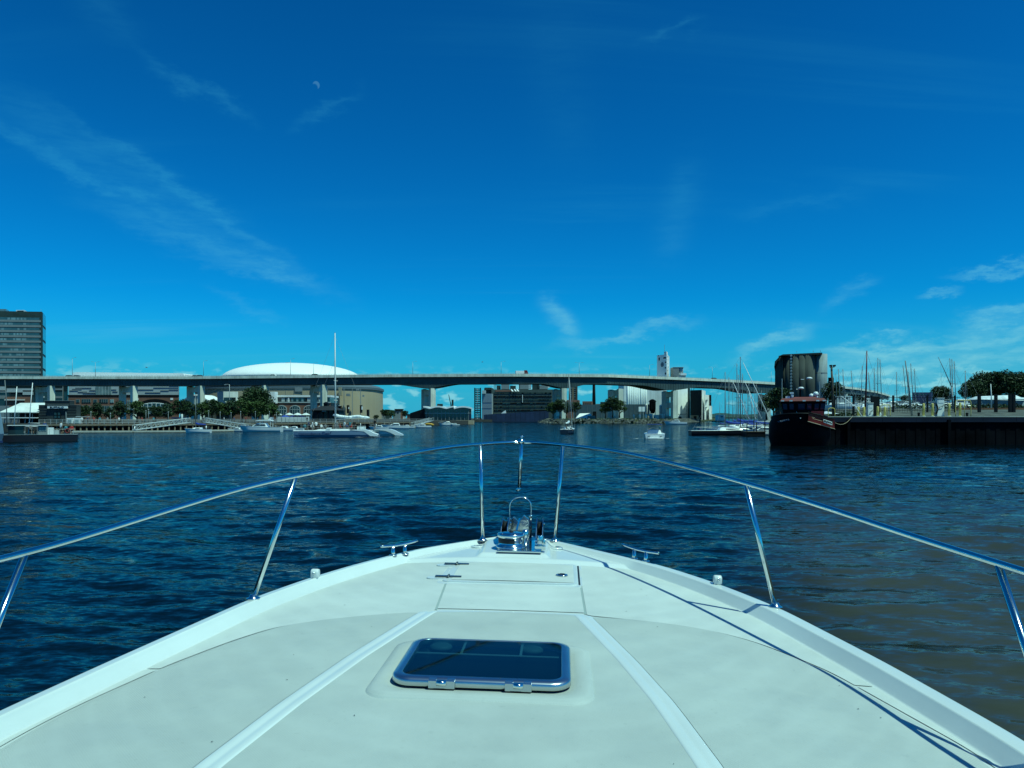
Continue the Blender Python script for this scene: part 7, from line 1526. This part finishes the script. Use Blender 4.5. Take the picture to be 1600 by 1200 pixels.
# middle post that hangs from the pulpit, with its end fitting, and the light bracket above it
t = near(817, 691, 5.6); e = toboat(813, 762, 5.66)
mb = MB(); mb.tube([t+Vector((0, 0, -.01)), e], .0125, 12).tube([e, e+Vector((0, 0, -.012)), e+Vector((-.022, 0, -.018))], .013, 10); mb.build('centre_post', steel, YACHT)
mb = MB(); mb.tube([t+Vector((-.025, 0, .006)), t+Vector((.02, 0, .006))], .019, 12).tube([t+Vector((0, 0, .015)), t+Vector((.002, 0, .04))], .008, 8); mb.smooth = True; mb.lathe(t+Vector((.002, 0, .036)), [(.013, 0), (.014, .008), (.0, .016)], 10); mb.build('post_clamp', steel, YACHT)

# ---- cleats and fender eyes
def cleat(pa, pb):
    a, b = foot(*pa), foot(*pb)
    d = (b-a).normalized(); c = (a+b)/2; L = (b-a).length/2; z = Wcap(c.y)
    mb = MB(); mb.smooth = True
    path = [c+d*L*t+Vector((0, 0, .062+.010*(abs(t)**2))) for t in (-1, -.8, -.5, -.2, 0, .2, .5, .8, 1)]
    mb.tube(path, .0085, 10)
    for s in (-.32, .32):
        q = c+d*L*s; mb.tube([(q.x, q.y, z+.002), (q.x, q.y, z+.02), (q.x, q.y, z+.06)], .016, 10, r1=.010)
        mb.lathe((q.x, q.y, z), [(.026, 0), (.024, .006), (.012, .008)], 14)
    mb.build('cleat', steel, YACHT)
cleat((597, 872), (655, 862)); cleat((975, 868), (1033, 883))
for px, py in ((496, 903), (1125, 913)):
    q = foot(px, py); mb = MB(); mb.smooth = True; z = Wcap(q.y)
    mb.prism([(q.y-.02, z), (q.y+.03, z), (q.y+.026, z+.045), (q.y-.005, z+.052), (q.y-.022, z+.04)], 'x', q.x-.022, q.x+.022); mb.build('rail_eye', gel, YACHT, bevel=.008)
    mb = MB(); mb.tube([(q.x, q.y-.03, z+.03), (q.x, q.y-.02, z+.03)], .006, 8); mb.build('screw', steel, YACHT)

# ---- windlass group on its polished plate
bz = surf(0, 5.2)+.004
WL = MB(); WL.prism([(-.148, 5.02), (.134, 5.02), (.115, 5.50), (-.135, 5.50)], 'z', bz-.006, bz+.004); WL.build('windlass_plate', steel, YACHT, bevel=.002)
mb = MB(); mb.smooth = True
cx, cy = -.066, 5.15
mb.lathe((cx, cy, bz), [(.100, .004), (.100, .014), (.092, .022), (.078, .026), (.078, .040), (.080, .070), (.090, .074), (.092, .092), (.086, .098), (.050, .104), (.0, .106)], 40); mb.build('windlass_drum', steel, YACHT)
mb = MB(); mb.smooth = True; mb.lathe((cx, cy, bz), [(.082, .038), (.084, .055), (.082, .070)], 16, a0=R(150), a1=R(290)); mb.build('gypsy_cover', dark, YACHT)
mb = MB(); mb.smooth = True; mb.lathe((cx, cy, bz+.106), [(.014, 0), (.013, .006), (0, .008)], 14); mb.build('drum_nut', dark, YACHT)
mb = MB(); mb.smooth = True; mb.lathe((.025, 5.17, bz), [(.022, 0), (.022, .10), (.016, .118), (0, .122)], 16); mb.build('chain_stopper', steel, YACHT)
# cheek plates of the bow roller, its rollers and the tall hoop
for s, u in ((-1, -.100), (1, .092)):
    mb = MB()
    prof = [(5.22, bz), (5.50, bz), (5.60, bz+.03), (5.60, bz+.10), (5.52, bz+.155), (5.40, bz+.165), (5.28, bz+.12), (5.22, bz+.05)]
    mb.prism(prof, 'x', u-.004, u+.004).prism(prof, 'x', u+s*.042-.003, u+s*.042+.003)
    mb.build('roller_cheek', steel, YACHT, bevel=.002)
    mb = MB(); mb.tube([(u+s*.006, 5.44, bz+.09), (u+s*.038, 5.44, bz+.09)], .045, 20); mb.build('roller', mat('black_rubber', (.02, .022, .025), .45), YACHT)
    mb = MB(); mb.tube([(u+s*.003, 5.30, bz+.05), (u+s*.046, 5.30, bz+.05)], .012, 12); mb.build('bolt', steel, YACHT)
    mb = MB(); mb.tube([(u-s*.01, 5.52, bz+.11), (u+s*.052, 5.52, bz+.11)], .010, 12); mb.build('bolt', steel, YACHT)
mb = MB(); mb.box(.09, .16, 5.07, 5.11, bz+.004, bz+.03).tube([(.125, 5.12, bz+.004), (.125, 5.12, bz+.09)], .02, 14).tube([(.09, 5.16, bz+.05), (.16, 5.16, bz+.05)], .016, 14).tube([(.15, 5.10, bz), (.15, 5.10, bz+.07)], .008, 10); mb.build('chain_pawl', steel, YACHT, bevel=.002)
for o_ in list(YACHT.children):
    if o_.name.split('.')[0] in ('windlass_plate', 'windlass_drum', 'gypsy_cover', 'drum_nut', 'chain_stopper', 'roller_cheek', 'roller', 'bolt', 'chain_pawl'): o_.location = (.045, -.14, -.006)
hp = [toboat(798, 838, 5.42), toboat(799, 820, 5.42), toboat(798.5, 800, 5.42), toboat(799, 788, 5.42), toboat(803, 781, 5.42), toboat(809, 777.5, 5.42), toboat(815.5, 776.5, 5.42), toboat(823, 778, 5.42), toboat(829, 783, 5.42), toboat(832, 790, 5.42), toboat(832, 810, 5.42), toboat(831.5, 838, 5.42)]
mb = MB(); mb.tube(smooth_path(catmull(hp, 4), 2), .005, 8); mb.build('anchor_hoop', steel, YACHT)
for q, h in ((hp[-1], .145), (hp[0], .12)):
    mb = MB(); mb.tube([(q.x, q.y, bz+.0), (q.x, q.y, bz+h)], .010, 12); mb.build('hoop_socket', mat('dark_steel', (.10, .12, .13), .2, metal=1), YACHT)
    mb = MB(); mb.smooth = True; mb.lathe((q.x, q.y, bz+h), [(.014, 0), (.014, .012), (.008, .016)], 12); mb.build('socket_collar', steel, YACHT)
# anchor shank resting in the roller
mb = MB(); mb.prism([(5.30, bz+.03), (5.68, bz+.045), (5.80, bz-.06), (5.82, bz+.02), (5.70, bz+.10), (5.30, bz+.07)], 'x', -.011, .003)
mb.prism([(-.07, bz+.01), (.065, bz+.01), (.075, bz+.10), (.03, bz+.135), (-.005, bz+.08), (-.04, bz+.12), (-.08, bz+.09)], 'y', 5.60, 5.63)
mb.build('anchor', steel, YACHT, bevel=.003)
# small leaves of dirt on the deck
rr = random.Random(5); mb = MB()
for i in range(26):
    v = rr.uniform(2.25, 4.8); u = rr.uniform(outl(v)+.05, outr(v)-.05); z = surf(u, v)+.006; a = rr.uniform(0, 3); s = rr.uniform(.002, .005)
    mb.add([(u+s*math.cos(a), v+s*math.sin(a), z), (u+.5*s*math.sin(a), v-.5*s*math.cos(a), z+.001), (u-s*math.cos(a), v-s*math.sin(a), z), (u-.5*s*math.sin(a), v+.5*s*math.cos(a), z+.001)], [(0, 1, 2, 3)])
tag(mb.build('dirt_speck', dark, YACHT), kind='stuff')
